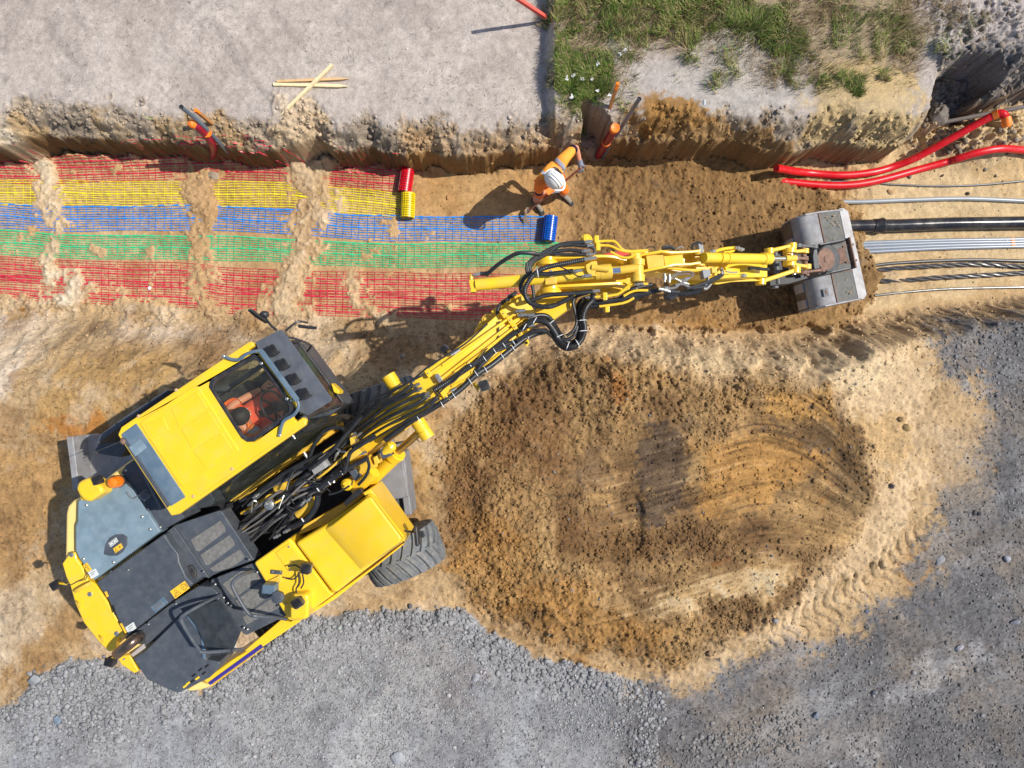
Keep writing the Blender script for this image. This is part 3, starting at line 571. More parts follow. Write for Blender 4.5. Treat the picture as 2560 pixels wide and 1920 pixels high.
# ------------------------------------------------ warning nets and their rolls
def plast(name, c, k=.9): return mat(name, tuple(x*k for x in S(*c)), .34, var=.10, scale=9, dust=.30, dustcol=(.55, .45, .33))
NET_RED = plast('net_red', (206, 30, 62)); NET_YEL = plast('net_yellow', (238, 220, 22)); NET_BLU = plast('net_blue', (0, 128, 216), 1.0); NET_GRN = plast('net_green', (30, 196, 132))
def curve_at(line, h, step):
    P = [W(x, y, h) for x, y in line]; P = smooth(P, 8); out = [P[0]]; acc = 0
    for a, b in zip(P, P[1:]):
        L = (b-a).length; t = step-acc
        while t <= L: out.append(a.lerp(b, t/L)); t += step
        acc = (acc+L) % step
    return out
def net(line, width, m, thick, seed, label, cat='warning net', roll=None, nstr=11, cross=.126, lift=.014, rollm=None, group='warning nets unrolled along the trench floor', solid=0):
    rr = random.Random(seed); P = curve_at(line, -1, .028); n = len(P)
    T = [(P[min(i+1, n-1)]-P[max(i-1, 0)]).normalized() for i in range(n)]; Nn = [Vector((-t.y, t.x, 0)) for t in T]
    ph = [rr.uniform(0, 6) for _ in range(40)]
    def off(i, j):          # strand j position across the net at sample i, with sagging bundles
        v = (j/(nstr-1)-.5)*width
        x = i*.028
        return v+.003*math.sin(x*2.1+ph[j])+.003*math.sin(x*5.3+ph[j]*2)+.010*math.sin(x*1.3+ph[0])+.006*math.sin(x*3.7+ph[1]+v*6)
    xy = np.array([[(P[i]+Nn[i]*off(i, j))[:2] for i in range(n)] for j in range(nstr)])
    zz = samp(ZS, xy[..., 0].ravel(), xy[..., 1].ravel()).reshape(nstr, n)+lift
    mb = MB()
    for j in range(nstr):
        wv = (.0115 if j in thick else (.0046 if m is NET_RED else .0058)); hv = .0022
        if j in (0, nstr-1) and solid: wv = .006
        pts = [Vector((xy[j, i, 0], xy[j, i, 1], zz[j, i]+.004*math.sin(i*.33+ph[j])+.003*math.sin(i*.8+ph[j+3]))) for i in range(n)]
        vs = []
        for i in range(n):
            q = Nn[i]*wv*(1+.25*math.sin(i*1.3+j)); vs += [pts[i]-q, pts[i]+Vector((0, 0, hv)), pts[i]+q, pts[i]-Vector((0, 0, hv))]
        fs = [(i*4+k, i*4+(k+1) % 4, i*4+4+(k+1) % 4, i*4+4+k) for i in range(n-1) for k in range(4)]
        mb.add(vs, fs)
    c = .05; i = 0
    while c < (n-2)*.028:
        i = int(c/.028)
        for j in range(nstr-1):
            ja = i; jb = ja
            a = Vector((*xy[j, ja], zz[j, ja]+.001)); b = Vector((*xy[j+1, jb], zz[j+1, jb]+.001))
            mb.beam(a, b, .0052, .003)
        c += cross
    root = empty('warning_net', (P[-1].x, P[-1].y, gzb(P[-1].x, P[-1].y)), 0); tag(root, label, cat, group)
    mb.build('mesh_strip', m, root, smo=False)
    if roll:
        cx, cy, ang, L, rad = roll; z = gzb(*W(cx, cy, -.95)[:2])+rad*.96; c = W(cx, cy, z)
        c = Vector((W(cx, cy, z).x, W(cx, cy, z).y, z)); dv = Vector((math.cos(R(ang)), math.sin(R(ang)), 0)); pf = []
        k = 14
        for q in range(k+1):
            pf.append((-L/2+L*q/k, rad*(.93 if q in (0, k) else 1)))
        rb = MB(); co_ = MB(); co_.lathe(c-dv*L/2, dv, [(0, rad*.5), (.0, rad*.93), (L, rad*.93), (L, rad*.5)], 30); co_.build('roll_core', mat((rollm or m).name+'_gap_shade', tuple(x*.35 for x in CB[(rollm or m).name]), .4), root)  # core in a darkened roll colour, painting the shade between the ribs
        # wound layers seen as raised ribs round the roll
        prof = [(-L/2, rad*.55), (-L/2, rad*.90)]
        for q in range(11):
            t = -L/2+L*(q+.5)/11; wv = L/44*(1.5 if q in thick else 1); prof += [(t-wv, rad*.90), (t-wv*.8, rad*1.0), (t+wv*.8, rad*1.0), (t+wv, rad*.90)]
        prof += [(L/2, rad*.90), (L/2, rad*.55)]
        rb.lathe(c, dv, prof, 30)
        u, v, _ = basis(dv)
        for q in range(16):
            a = 2*math.pi*q/16+.1; e = (u*math.cos(a)+v*math.sin(a)); rb.beam(c-dv*L/2*.97+e*rad*.995, c+dv*L/2*.97+e*rad*.995, .006, .006, e)
        rb.build('roll', rollm or m, root, ang=50)
        ce = MB(); ce.lathe(c-dv*(L/2+.004), dv, [(0, rad*.3), (0, rad*.52), (L+.008, rad*.52), (L+.008, rad*.3)], 18); ce.build('cardboard_core', mat('cardboard', (.30, .20, .11), .9), root)
    return root
ZS = ZBASE
CB = {'roll_red': S(208, 12, 34), 'roll_yellow': S(240, 200, 10), 'roll_blue': S(10, 92, 196)}
RR = mat('roll_red', S(208, 12, 34), .28, var=.15, scale=14); RY = mat('roll_yellow', tuple(x*.9 for x in S(240, 214, 10)), .3, var=.12, scale=14); RB = mat('roll_blue', S(10, 92, 196), .22, var=.15, scale=14)
net([(-200, 428), (0, 428), (130, 428), (300, 421), (500, 418), (620, 420), (735, 427), (900, 440), (1012, 449)], .39, NET_RED, (3, 6, 8), 1, 'red warning net along the north trench wall, ending in a red roll', roll=(1016, 449, 82, .41, .105), rollm=RR)
net([(-200, 483), (0, 483), (160, 483), (480, 484), (700, 488), (830, 499), (1015, 516)], .385, NET_YEL, (5, 10), 2, 'yellow warning net ending in a yellow roll on the trench floor', roll=(1020, 514, 88, .40, .108), rollm=RY, solid=1)
net([(-200, 540), (0, 540), (160, 546), (470, 546), (720, 555), (900, 567), (1180, 573), (1372, 574)], .385, NET_BLU, (5, 10), 3, 'blue warning net running to a blue roll beside the worker', roll=(1374, 572, 83, .40, .11), rollm=RB)
net([(-200, 602), (0, 605), (170, 615), (470, 620), (720, 628), (1000, 638), (1400, 638)], .37, NET_GRN, (5, 10), 4, 'green warning net without a roll, ending under the excavator boom')
net([(-200, 668), (0, 670), (170, 682), (470, 690), (560, 697), (720, 705), (1000, 714), (1330, 716)], .39, NET_RED, (2, 5, 7), 5, 'red warning net directly south of the green net')
net([(-200, 716), (0, 716), (170, 728), (470, 738), (560, 750), (720, 757), (1000, 765), (1270, 768)], .39, NET_RED, (2, 4, 8), 6, 'red warning net lowest in the row, along the south foot of the trench')

# ------------------------------------------------ pipes, ducts and cables
def along(pts, rad, off=0):      # photo readings on the floor -> points resting on the ground
    out = []
    for (x, y) in pts:
        p = zp(x, y, -.95); z = gzb(p.x, p.y)+rad+off; out.append(zp(x, y, z))
    return out
PVC_G = mat('grey_pipe', S(150, 156, 160), .28, var=.08, scale=3, dust=.3); PVC_L = mat('light_grey_conduit', S(136, 144, 154), .25, var=.06, scale=3, dust=.18)
BLKP = mat('black_pipe', (.018, .019, .024), .16, var=.2, scale=3, dust=.35, dustcol=(.2, .16, .11)); CAB = mat('cable_black', (.05, .05, .056), .3, var=.2, scale=4, dust=.35)
REDD = mat('red_duct', S(214, 10, 26), .35, var=.10, scale=7, dust=.12); ORT = mat('orange_tape', S(250, 130, 40), .5, var=.1); MAR = mat('maroon_duct', S(140, 16, 44), .35, var=.1)
o = MB().tube(along([(940, 842), (1100, 842), (1400, 830), (1800, 820), (2212, 836), (2600, 850)], .034), .034, 16, sm=8).build('grey_pipe', PVC_G); tag(o, 'single grey plastic pipe lying north of the thick black pipe', 'pipe')
bp = empty('drain_pipe', along([(1600, 1000)], 0)[0]); tag(bp, 'thick glossy black pipe with a socket joint right of the bucket', 'pipe')
MB().tube(along([(930, 1010), (1330, 1005), (1700, 992), (2212, 985), (2700, 978)], .098), .098, 28).build('barrel', BLKP, bp)
q = along([(1165, 1008), (1250, 1006)], .098); dd = (q[1]-q[0]).normalized(); MB().lathe(q[0], dd, [(0, .098), (.008, .11), (.10, .112), (.13, .124), (.16, .124), (.175, .108), (.19, .098)], 32).build('socket', BLKP, bp)
for i, (ya, yb, lab) in enumerate([(1125, 1100, 'northernmost light grey conduit of the taped bundle of four'), (1143, 1116, 'second light grey conduit from the north in the taped bundle'), (1164, 1134, 'third light grey conduit from the north in the taped bundle'), (1186, 1150, 'southernmost light grey conduit of the taped bundle of four')]):
    r_ = .030; o = MB().tube(along([(1050+i*30, ya+2), (1100+i*30, ya), (1650, (ya+yb)/2-4), (2212, yb), (2700, yb-6)], r_), r_, 14, sm=6).build('conduit', PVC_L); tag(o, lab, 'conduit', 'light grey conduits in a taped bundle')
tp = MB()
pp = along([(2118, 1085), (2118, 1172)], .03); c = (pp[0]+pp[1])/2
a0 = along([(2100, 1092)], 0)[0]; b0 = along([(2106, 1166)], 0)[0]; vs = []
for k in range(13):
    t = k/12; p = a0.lerp(b0, t); p.z = a0.z+.056+.004*math.sin(t*math.pi*8) if 0 < k < 12 else a0.z+.004; vs += [p, p+Vector((.065, .004, 0))]
tp.add(vs, [(2*k, 2*k+1, 2*k+3, 2*k+2) for k in range(12)]); o = tp.build('tape', ORT, ang=80); o.modifiers.new('s', 'SOLIDIFY').thickness = .003; tag(o, 'orange tape wrapped round the light grey conduit bundle', 'tape')
o = MB().tube(along([(1180, 1282), (1300, 1268), (1600, 1250), (1900, 1243), (2212, 1252), (2600, 1262)], .026), .026, 12, sm=8).build('cable', CAB); tag(o, 'smooth black cable next below the grey conduit bundle', 'cable', 'black cables on the trench floor')
def twist(pts, r, pitch, label):
    P = smooth(along(pts, r*1.8), 60); L = 0; S3 = [[], [], []]
    for i, p in enumerate(P):
        if i: L += (p-P[i-1]).length
        t = (P[min(i+1, len(P)-1)]-P[max(i-1, 0)]).normalized(); u, v, _ = basis(t)
        for k in range(3):
            a = 2*math.pi*(L/pitch+k/3); S3[k].append(p+(u*math.cos(a)+v*math.sin(a))*r*1.12)
    root = empty('twisted_cable', P[len(P)//2]-Vector((0, 0, r))); tag(root, label, 'cable', 'black cables on the trench floor')
    for k in range(3): MB().tube(S3[k], r, 8).build('core', CAB, root)
twist([(1190, 1318), (1300, 1306), (1600, 1285), (1900, 1275), (2212, 1290), (2600, 1304)], .019, .62, 'twisted three core cable in the middle of the black cables')
twist([(1185, 1390), (1350, 1388), (1600, 1368), (1900, 1352), (2212, 1334), (2600, 1310)], .019, .62, 'twisted three core cable spreading away below the other one')
o = MB().tube(along([(1180, 1490), (1400, 1466), (1700, 1444), (2212, 1432), (2600, 1425)], .02), .02, 10, sm=8).build('cable', CAB); tag(o, 'thin black cable lowest in the trench, south of the twisted ones', 'cable', 'black cables on the trench floor')
o = MB().tube(along([(640, 705), (760, 704), (1080, 704), (1300, 722), (1600, 733), (1900, 726), (2212, 698), (2600, 660)], .016), .016, 10, sm=8).build('cable', CAB); tag(o, 'thin black cable crossing under the lower red duct', 'cable', 'black cables on the trench floor')
def corr(P, r, root, m=REDD): MB().tube(smooth(P, 10), r, 18, rib=.035, pitch=.03).build('corrugated_tube', m, root)
# upper red duct climbs out towards the right, capped with orange tape
r_ = .058
A = along([(500, 610), (700, 640), (950, 658), (1150, 640), (1300, 602)], r_)
A += [zp(1450, 545, -.82), zp(1650, 437, -.62), zp(1850, 325, -.42), zp(1990, 250, -.27), zp(2055, 232, -.20), zp(2088, 258, -.20)]
dr = empty('red_duct', A[3]-Vector((0, 0, r_))); tag(dr, 'red corrugated duct rising to an orange taped bent end', 'duct', 'red ducts lying in the trench'); corr(A, r_, dr)
MB().lathe(zp(2088, 255, -.20), (zp(2092, 300, -.22)-zp(2088, 255, -.20)), [(0, .062), (.05, .068), (.12, .066), (.15, .05)], 16).build('tape_cap', ORT, dr)
dv = zp(2035, 232, -.21)-zp(1990, 250, -.27); MB().lathe(zp(2000, 246, -.26), dv, [(0, .060), (.0, .066), (.07, .066), (.07, .060)], 18).build('tape_band', ORT, dr)
A = along([(528, 700), (600, 708), (850, 728), (1050, 722), (1250, 684), (1500, 614), (1700, 560)], r_)+[q_ for q_ in along([(1750, 545), (1900, 500), (2050, 476), (2212, 486), (2500, 520)], r_, .05)]
dr = empty('red_duct', A[3]-Vector((0, 0, r_))); tag(dr, 'red corrugated duct in front, running on past the right edge', 'duct', 'red ducts lying in the trench'); corr(A, r_, dr)
for (x, y, h) in ((505, 607, -.9), (530, 716, -.9)):
    pass
# thin pale strip of pipe in the upper right hollow
o = MB().tube([zp(1640, 296, -.72), zp(1900, 245, -.55), zp(2212, 185, -.35), zp(2500, 130, -.2)], .032, 12, sm=6).build('dusty_pipe', mat('dusty_pipe', S(120, 112, 108), .6, dust=.3)); tag(o, 'dusty grey pipe leaning in the hollow behind the red duct end', 'pipe')
# standing ducts and conduits by the north wall
def hollow(a, b, r, m, mouth, root):
    a, b = Vector(a), Vector(b); MB().lathe(a, b-a, [(0, r), ((b-a).length, r), ((b-a).length, r*.8), ((b-a).length-.12, r*.78)], 18).build('tube', m, root)
GP = mat('blue_grey_pipe', S(92, 104, 116), .35, var=.1)
b = za(1612, 1092, -1.0); t = za(1252, 738, .78)
rt = empty('standing_conduit', b); tag(rt, 'blue grey conduit standing out of the trench beside the maroon duct', 'conduit')
MB().tube([b, za(1585, 1062, -.72), za(1560, 1035, -.45), za(1440, 905, .15), za(1350, 820, .45), t], .030, 16, sm=8, caps=False).build('tube', GP, rt)
dv = (t-za(1350, 820, .45)).normalized(); MB().lathe(t-dv*.01, dv, [(0, .030), (.012, .032), (.012, .024), (-.10, .022)], 16).build('mouth', mat('dark_hole', (.03, .03, .035), .8), rt)
rt = empty('maroon_duct', za(1465, 1095, -1)); tag(rt, 'curved maroon duct with orange taped top leaning on the north wall', 'duct')
MB().tube([za(1462, 1096, -1.0), za(1475, 1040, -.50), za(1460, 990, -.12), za(1420, 930, .12), za(1370, 880, .30), za(1338, 858, .36)], .056, 18, sm=8, rib=.02, pitch=.03).build('corrugated_tube', MAR, rt)
MB().lathe(za(1352, 868, .33), za(1312, 848, .42)-za(1352, 868, .33), [(0, .054), (.02, .058), (.08, .058), (.11, .04), (.115, .01)], 16).build('tape_cap', ORT, rt)
MB().lathe(za(1425, 915, .16), za(1400, 905, .22)-za(1440, 935, .06), [(-.03, .064), (-.03, .070), (.0, .070), (.0, .064)], 18).build('tape_band', ORT, rt)
rt = empty('maroon_duct', zg(700, 1085, -1)); tag(rt, 'straight maroon duct with orange taped top behind the worker', 'duct')
a = zg(702, 1084, -1.0); c_ = zg(822, 885, .35); MB().tube([a, a.lerp(c_, .5), c_], .056, 18, sm=4, rib=.02, pitch=.03).build('corrugated_tube', MAR, rt)
dv = (c_-a).normalized(); MB().lathe(c_-dv*.08, dv, [(0, .058), (.02, .066), (.09, .068), (.10, .06), (.085, .02)], 18).build('tape_cap', ORT, rt)
m_ = a.lerp(c_, .52); MB().lathe(m_, dv, [(0, .058), (0, .064), (.03, .064), (.03, .058)], 18).build('tape_band', ORT, rt)
rt = empty('standing_conduit', zg(730, 1090, -1)); tag(rt, 'grey conduit pole leaning beside the straight maroon duct behind the worker', 'conduit')
a = zg(735, 1090, -1.0); c_ = zg(990, 684, .95); MB().tube([a, c_], .029, 16, caps=False).build('tube', mat('pole_grey', S(118, 120, 124), .35, var=.1), rt)
dv = (c_-a).normalized(); MB().lathe(c_-dv*.01, dv, [(0, .029), (.012, .031), (.012, .023), (-.10, .021)], 16).build('mouth', MATS['dark_hole'], rt)
MB().lathe(a.lerp(c_, .29), dv, [(0, .031), (0, .036), (.025, .036), (.025, .031)], 16).build('tape_band', ORT, rt)
# ------------------------------------------------ wooden stakes
WD = mat('fresh_wood', S(226, 205, 160), .75, var=.12, scale=14, bump=.2); WT = mat('tan_wood', S(206, 168, 120), .75, var=.12, scale=14); OP = mat('orange_paint', S(255, 132, 30), .6); RP = mat('red_paint', S(236, 92, 78), .6, var=.1); OW = mat('weathered_wood', S(176, 118, 66), .8, var=.15)
def stake(a, b, w_, m, label, tip=None, point=None, group=None, roll=0):
    a, b = Vector(a), Vector(b); d_ = (b-a).normalized(); L = (b-a).length
    rt = empty('wooden_stake', a); tag(rt, label, 'stake', group)
    u, v, _ = basis(d_); rot = Matrix.Rotation(roll, 3, d_); u = rot @ u; v = rot @ v
    def ring(t, s_): c = a+d_*t; return [c+u*s_+v*s_, c-u*s_+v*s_, c-u*s_-v*s_, c+u*s_-v*s_]
    secs = [ring(0, w_/2), ring(L-(point or 0), w_/2)]
    if point: secs.append(ring(L, w_*.06))
    vs = sum(secs, []); fs = [(0, 1, 2, 3)[::-1], tuple(range(len(vs)-4, len(vs)))]+[(i*4+k, i*4+(k+1) % 4, i*4+4+(k+1) % 4, i*4+4+k) for i in range(len(secs)-1) for k in range(4)]
    mb = MB(); mb.add(vs, fs); mb.build('shaft', m, rt, bevel=.002)
    if tip: mt = MB(); c = a+d_*tip[0]; mt.box(a+d_*(tip[0]+tip[1])/2, (tip[1]-tip[0], w_*1.07, w_*1.07), d_, v); mt.build('painted_end', tip[2], rt, bevel=.002)
    return rt
gs_ = 'wooden stakes lying crossed on the grey ground'
stake(zm(232, 585, .03), zm(752, 596, .035), .042, WD, 'pale stake lying level, the lower of the two near parallel ones', (1.00, 1.06, OP) and None, .14, gs_)
stake(zm(255, 564, .03), zm(760, 543, .035), .036, WT, 'darker tan stake lying above the pale level one', None, .14, gs_)
stake(zm(640, 448, .09), zm(275, 802, .05), .044, WD, 'longest pale stake lying diagonally across the other two', None, .2, gs_)
t_ = za(1352, 762, .42); b_ = za(1494, 882, -.20); L = (b_-t_).length; stake(t_, b_, .042, OW, 'stake with bright orange head near the blue grey conduit', (-.004, .09, OP))
t_ = zg(842, 576, .66); b_ = zg(766, 812, .05); stake(t_, b_, .04, OW, 'stake with orange head standing at the edge of the grass', (-.004, .10, OP))
t_ = zg(118, -30, .75); b_ = zg(345, 120, .12); stake(t_, b_, .05, RP, 'red painted stake leaning at the left edge of the grass', None)
# ------------------------------------------------ boulders and single stones
def rock(px, py, h, rx, ry, rz, c, label, rot=0, seed=0, name='stone', cat='stone', sub=3, rough=.16, sink=.3):
    rr = random.Random(seed); bm = bmesh.new(); bmesh.ops.create_icosphere(bm, subdivisions=sub, radius=1)
    off = [rr.uniform(0, 50) for _ in range(3)]
    from mathutils import noise as mn
    planes = [(Vector((rr.gauss(0, 1), rr.gauss(0, 1), rr.gauss(0, 1))).normalized(), rr.uniform(.55, .85)) for _ in range(12)]; rx *= .92; ry *= .92; rz *= .85
    for v in bm.verts:
        p = v.co.copy(); p += p*mn.fractal(p*1.6+Vector(off), 1, 2, 4)*rough*2
        for n_, dd in planes:
            q = p.dot(n_)-dd
            if q > 0: p -= n_*q*.85
        v.co = Vector((p.x*rx, p.y*ry, p.z*rz))
    me = bpy.data.meshes.new(name); bm.to_mesh(me); bm.free(); me.materials.append(mat('stone_%d_%d_%d' % c, tuple(x*.8 for x in S(*c)), .9, var=.25, scale=18, bump=.5, bscale=60))
    for p in me.polygons: p.use_smooth = True
    me.set_sharp_from_angle(angle=R(32)); o = bpy.data.objects.new(name, me); COL.objects.link(o); c_ = W(px, py, h); z = gz(c_.x, c_.y); c_ = W(px, py, z)
    o.location = (c_.x, c_.y, z+rz*(1-2*sink)*.6); o.rotation_euler = (0, 0, rot); tag(o, label, cat); return o
rock(535, 438, -1, .115, .085, .06, (170, 150, 128), 'rounded grey brown stone resting on the top red net', -.5, 1)
rock(2229, 480, -1, .075, .055, .04, (205, 168, 120), 'oval tan stone lying between the red duct and the grey pipe', .2, 2)
rock(2346, 292, -.8, .20, .165, .15, (132, 122, 112), 'big dark clod of earth in the hollow at the upper right', .4, 3, 'boulder', 'boulder', 4, .22)
rock(2368, 384, -.8, .06, .07, .05, (100, 104, 112), 'angular dark stone above the front red duct', .3, 4)
rock(2253, 1047, .2, .05, .045, .045, (150, 122, 80), 'small round brown clod, upper of the pair on the pale sand', 0, 5)
rock(2268, 1068, .2, .07, .065, .055, (190, 160, 108), 'larger round tan clod, lower of the pair on the pale sand', 0, 6)
rock(2228, 1214, .1, .05, .06, .04, (86, 74, 74), 'dark triangular stone on the sand right of the pit', .6, 7)
rock(2445, 1284, 0, .05, .04, .035, (52, 52, 60), 'nearly black square stone on the track at the right', .3, 8)
rock(2352, 1400, 0, .115, .07, .03, (146, 144, 146), 'flat pale grey leaf shaped stone beside the tyre prints', .7, 9)
rock(2517, 1396, 0, .07, .06, .06, (164, 164, 174), 'pale grey cobble near the right edge of the track', 0, 10)
rock(2166, 1527, 0, .05, .045, .04, (104, 110, 124), 'blue grey stone at the lower edge of the tyre prints', .2, 11)
rock(1853, 1582, 0, .07, .06, .045, (204, 164, 104), 'yellowish clod at the left end of the tyre prints', .2, 12)
rock(1774, 1634, 0, .06, .06, .045, (150, 120, 90), 'brown stone on pale sand below the heap', .2, 13)
rock(1025, 1514, 0, .055, .045, .045, (96, 96, 100), 'dark stone on the sand at the gravel edge, in front of the wheel', .8, 14)
rock(2395, 1620, 0, .09, .05, .05, (168, 166, 170), 'pale stone with a dusty streak on the grey track', .6, 15)
rock(2040, 1788, 0, .055, .06, .05, (120, 126, 136), 'dark faceted stone on the lower grey track', 0, 16)
rock(2186, 1730, 0, .06, .055, .05, (128, 130, 136), 'grey stone in the middle of the grey track', 0, 17)
rock(1120, 494, -1, .045, .045, .035, (196, 150, 96), 'small tan stone on the floor right of the yellow roll', 0, 18)
rock(1760, 257, 0, .035, .05, .03, (196, 200, 206), 'small white stone on the pale bank above the fill', 0, 19)
rock(1006, 890, -.2, .06, .05, .04, (160, 146, 126), 'stone lying in the shadow of the boom', 0, 20)
rock(1515, 902, .1, .09, .08, .07, (176, 132, 80), 'round brown clod set in the bank below the boom hoses', 0, 21)
rock(86, 1698, 0, .12, .09, .06, (148, 150, 152), 'broad flat grey stone at the left end of the gravel', .2, 22)
rock(145, 1800, 0, .075, .08, .045, (118, 134, 148), 'bluish flat stone in the gravel at lower left', .5, 23)
rock(995, 1895, 0, .13, .11, .05, (158, 160, 164), 'large flat grey slab half sunk in the gravel at the bottom', .9, 24)
rock(1190, 1692, 0, .07, .08, .05, (160, 160, 164), 'rounded grey cobble in the gravel below the wheel', 0, 25)
rock(2536, 1555, 0, .09, .05, .04, (130, 132, 140), 'flat grey stone at the right picture edge', .2, 26)
# small white paper tag on the lowest net
c_ = W(374, 720, -.97); o = MB().box(c_, (.05, .045, .004), (.8, .6, 0)).build('paper_tag', mat('paper', (.8, .8, .82), .8)); tag(o, 'small white square tag on the red net above the mirrors', 'tag')

# ------------------------------------------------ grass
def blades(mask, n, hmin, hmax, seed, cols, name, label, wd=.0032, spread=.8):
    P = scat_points(n, mask); n = len(P); r2 = np.random.default_rng(seed)
    # blades lean together tuft by tuft
    ang = 2*np.pi*(vn(P[:, 0]*3.3, P[:, 1]*3.3, 5)+.5)*1.6+r2.normal(0, .8, n)
    hh = r2.uniform(hmin, hmax, n)*(1+.5*vn(P[:, 0]*2, P[:, 1]*2, 9)); lean = r2.uniform(.3, 1.1, n)*spread
    dx = np.cos(ang); dy = np.sin(ang); px_ = -dy; py_ = dx; wv = wd*r2.uniform(.6, 1.5, n)
    segs = [0, .4, .75, 1.0]; vs = np.empty((n, 7, 3)); 
    for k, t in enumerate(segs):
        out = lean*hh*t**1.7; z = hh*(t-.30*lean*t*t)
        cx = P[:, 0]+dx*out; cy = P[:, 1]+dy*out; cz = P[:, 2]-.004+z; ww = wv*(1-t**2)
        if k < 3:
            vs[:, 2*k] = np.stack([cx-px_*ww, cy-py_*ww, cz], 1); vs[:, 2*k+1] = np.stack([cx+px_*ww, cy+py_*ww, cz], 1)
        else: vs[:, 6] = np.stack([cx, cy, cz], 1)
    b = (np.arange(n)*7)[:, None]; q = np.concatenate([b+np.array([[0, 1, 3, 2]]), b+np.array([[2, 3, 5, 4]])]); t3 = b+np.array([[4, 5, 6]])
    li = np.concatenate([q.ravel(), t3.ravel()]).astype(np.int32); ls = np.concatenate([np.arange(0, q.size, 4), q.size+np.arange(0, t3.size, 3)]).astype(np.int32)
    me = bpy.data.meshes.new(name); me.vertices.add(n*7); me.vertices.foreach_set('co', vs.astype(np.float32).ravel()); me.loops.add(len(li)); me.loops.foreach_set('vertex_index', li)
    me.polygons.add(len(ls)); me.polygons.foreach_set('loop_start', ls); me.update(calc_edges=True)
    cs = np.array(cols); pick = r2.random(n)+.45*(vn(P[:, 0]*1.7, P[:, 1]*1.7, 3)); idx = np.clip((pick*len(cs)).astype(int), 0, len(cs)-1); cl = cs[idx]*r2.uniform(.7, 1.3, (n, 1))
    at = me.color_attributes.new('Col', 'FLOAT_COLOR', 'POINT'); c4 = np.ones((n*7, 4), np.float32); c4[:, :3] = np.repeat(cl, 7, 0); at.data.foreach_set('color', c4.ravel())
    me.materials.append(mattr('grass_blade', .6, spec=.3)); o = bpy.data.objects.new(name, me); COL.objects.link(o); tag(o, label, 'grass', kind='stuff'); return o
gmask = np.zeros_like(Z)
def gadd(lst, a, f=.12, wp=.35):
    sl, m, _ = region(lst, .12, f, wp); gmask[sl] = np.maximum(gmask[sl], m*a)
gadd([(1385, -200), (1720, -200), (1730, 60), (1640, 110), (1640, 150), (1520, 160), (1540, 200), (1500, 260), (1450, 300), (1385, 290)], 1.0, .1, .18)
gadd([(1700, -150), (1860, 60), (1880, 110), (1760, 140), (1650, 140)], .25)
gadd([(1900, 60), (1960, 60), (2000, 110), (2010, 150), (1950, 140), (1900, 100)], .4)
gadd([(1800, 30), (1850, 40), (1850, 70), (1800, 60)], .8)
gadd([(2020, 20), (2230, 20), (2300, 60), (2390, 20), (2400, 110), (2290, 140), (2240, 190), (2150, 150), (2040, 130)], .16, .15, .4)
gadd([(1960, 180), (2040, 190), (2040, 240), (1980, 230)], .4); gadd([(1785, 150), (1820, 150), (1820, 190), (1790, 190)], .5); gadd([(1560, 215), (1590, 215), (1595, 250), (1560, 245)], .9)
gadd([(1700, 140), (1740, 140), (1740, 190), (1700, 190)], .3); gadd([(2090, 210), (2135, 215), (2130, 240), (2090, 225)], .9, .05, .1); gadd([(2195, 185), (2220, 190), (2215, 210), (2190, 205)], .8, .05, .1)
gadd([(355, 282), (368, 282), (368, 292), (355, 292)], .8, .03, .04)
gmask *= .12+.88*sst(.36, .60, .5+.55*fbm(X, Y, 2.2, 4, 101)); gmask *= (d < -.25)
greens = [S(66, 96, 24), S(92, 122, 36), S(120, 146, 54), S(88, 104, 50), S(150, 150, 92), S(170, 154, 108), S(160, 140, 96)]
greens = [tuple(min(.6, c*1.05) for c in g) for g in greens]
blades(gmask, 46000, .05, .19, 3, greens, 'grass', 'green and straw coloured grass growing on the unturned ground')
dry = [tuple(c*.7 for c in S(186, 160, 116)), tuple(c*.7 for c in S(150, 124, 84)), tuple(c*.7 for c in S(120, 96, 62))]
dm = np.zeros_like(Z); sl, m, _ = region([(1375, -200), (2420, -200), (2440, 120), (2250, 230), (1900, 230), (1640, 150), (1480, 310), (1375, 310)], .1, .2, .3); dm[sl] = m*.5
dm *= sst(.4, .7, .5+.5*fbm(X, Y, 1.8, 4, 111))*(d < -.25)
blades(dm, 20000, .03, .13, 4, dry, 'dry_grass', 'dry brown grass and roots among the green tufts', .0024, 1.2)
um = up*.12*(d < -.4)*sst(.45, .7, .5+.5*fbm(X, Y, 1.4, 3, 121))*(X < gb)
blades(um, 2200, .02, .09, 5, [tuple(c*.6 for c in S(120, 104, 88))], 'dead_roots', 'short dark dead roots sticking from the grey surface', .0018, 2.0)
WH = mat('petal_white', (.8, .8, .78), .7, var=.05); YC = mat('flower_centre', (.6, .5, .1), .8)
fl_l = [((491, 540), 'leftmost white flower head in the grass'), ((536, 522), 'white flower head topmost of the three at the grass left'), ((594, 546), 'long white flower cluster right of the left pair'), ((522, 672), 'white flower cluster near the trench end of the grass'), ((782, 655), 'white flower head beside the orange headed stake'), ((704, 440), 'large white flower cluster in mid grass'), ((860, 368), 'small white flower, lower of the top pair'), ((893, 348), 'white flower, upper of the top pair'), ((664, 551), 'tiny white flower between the clusters'), ((704, 626), 'small pale flower close to the stake')]
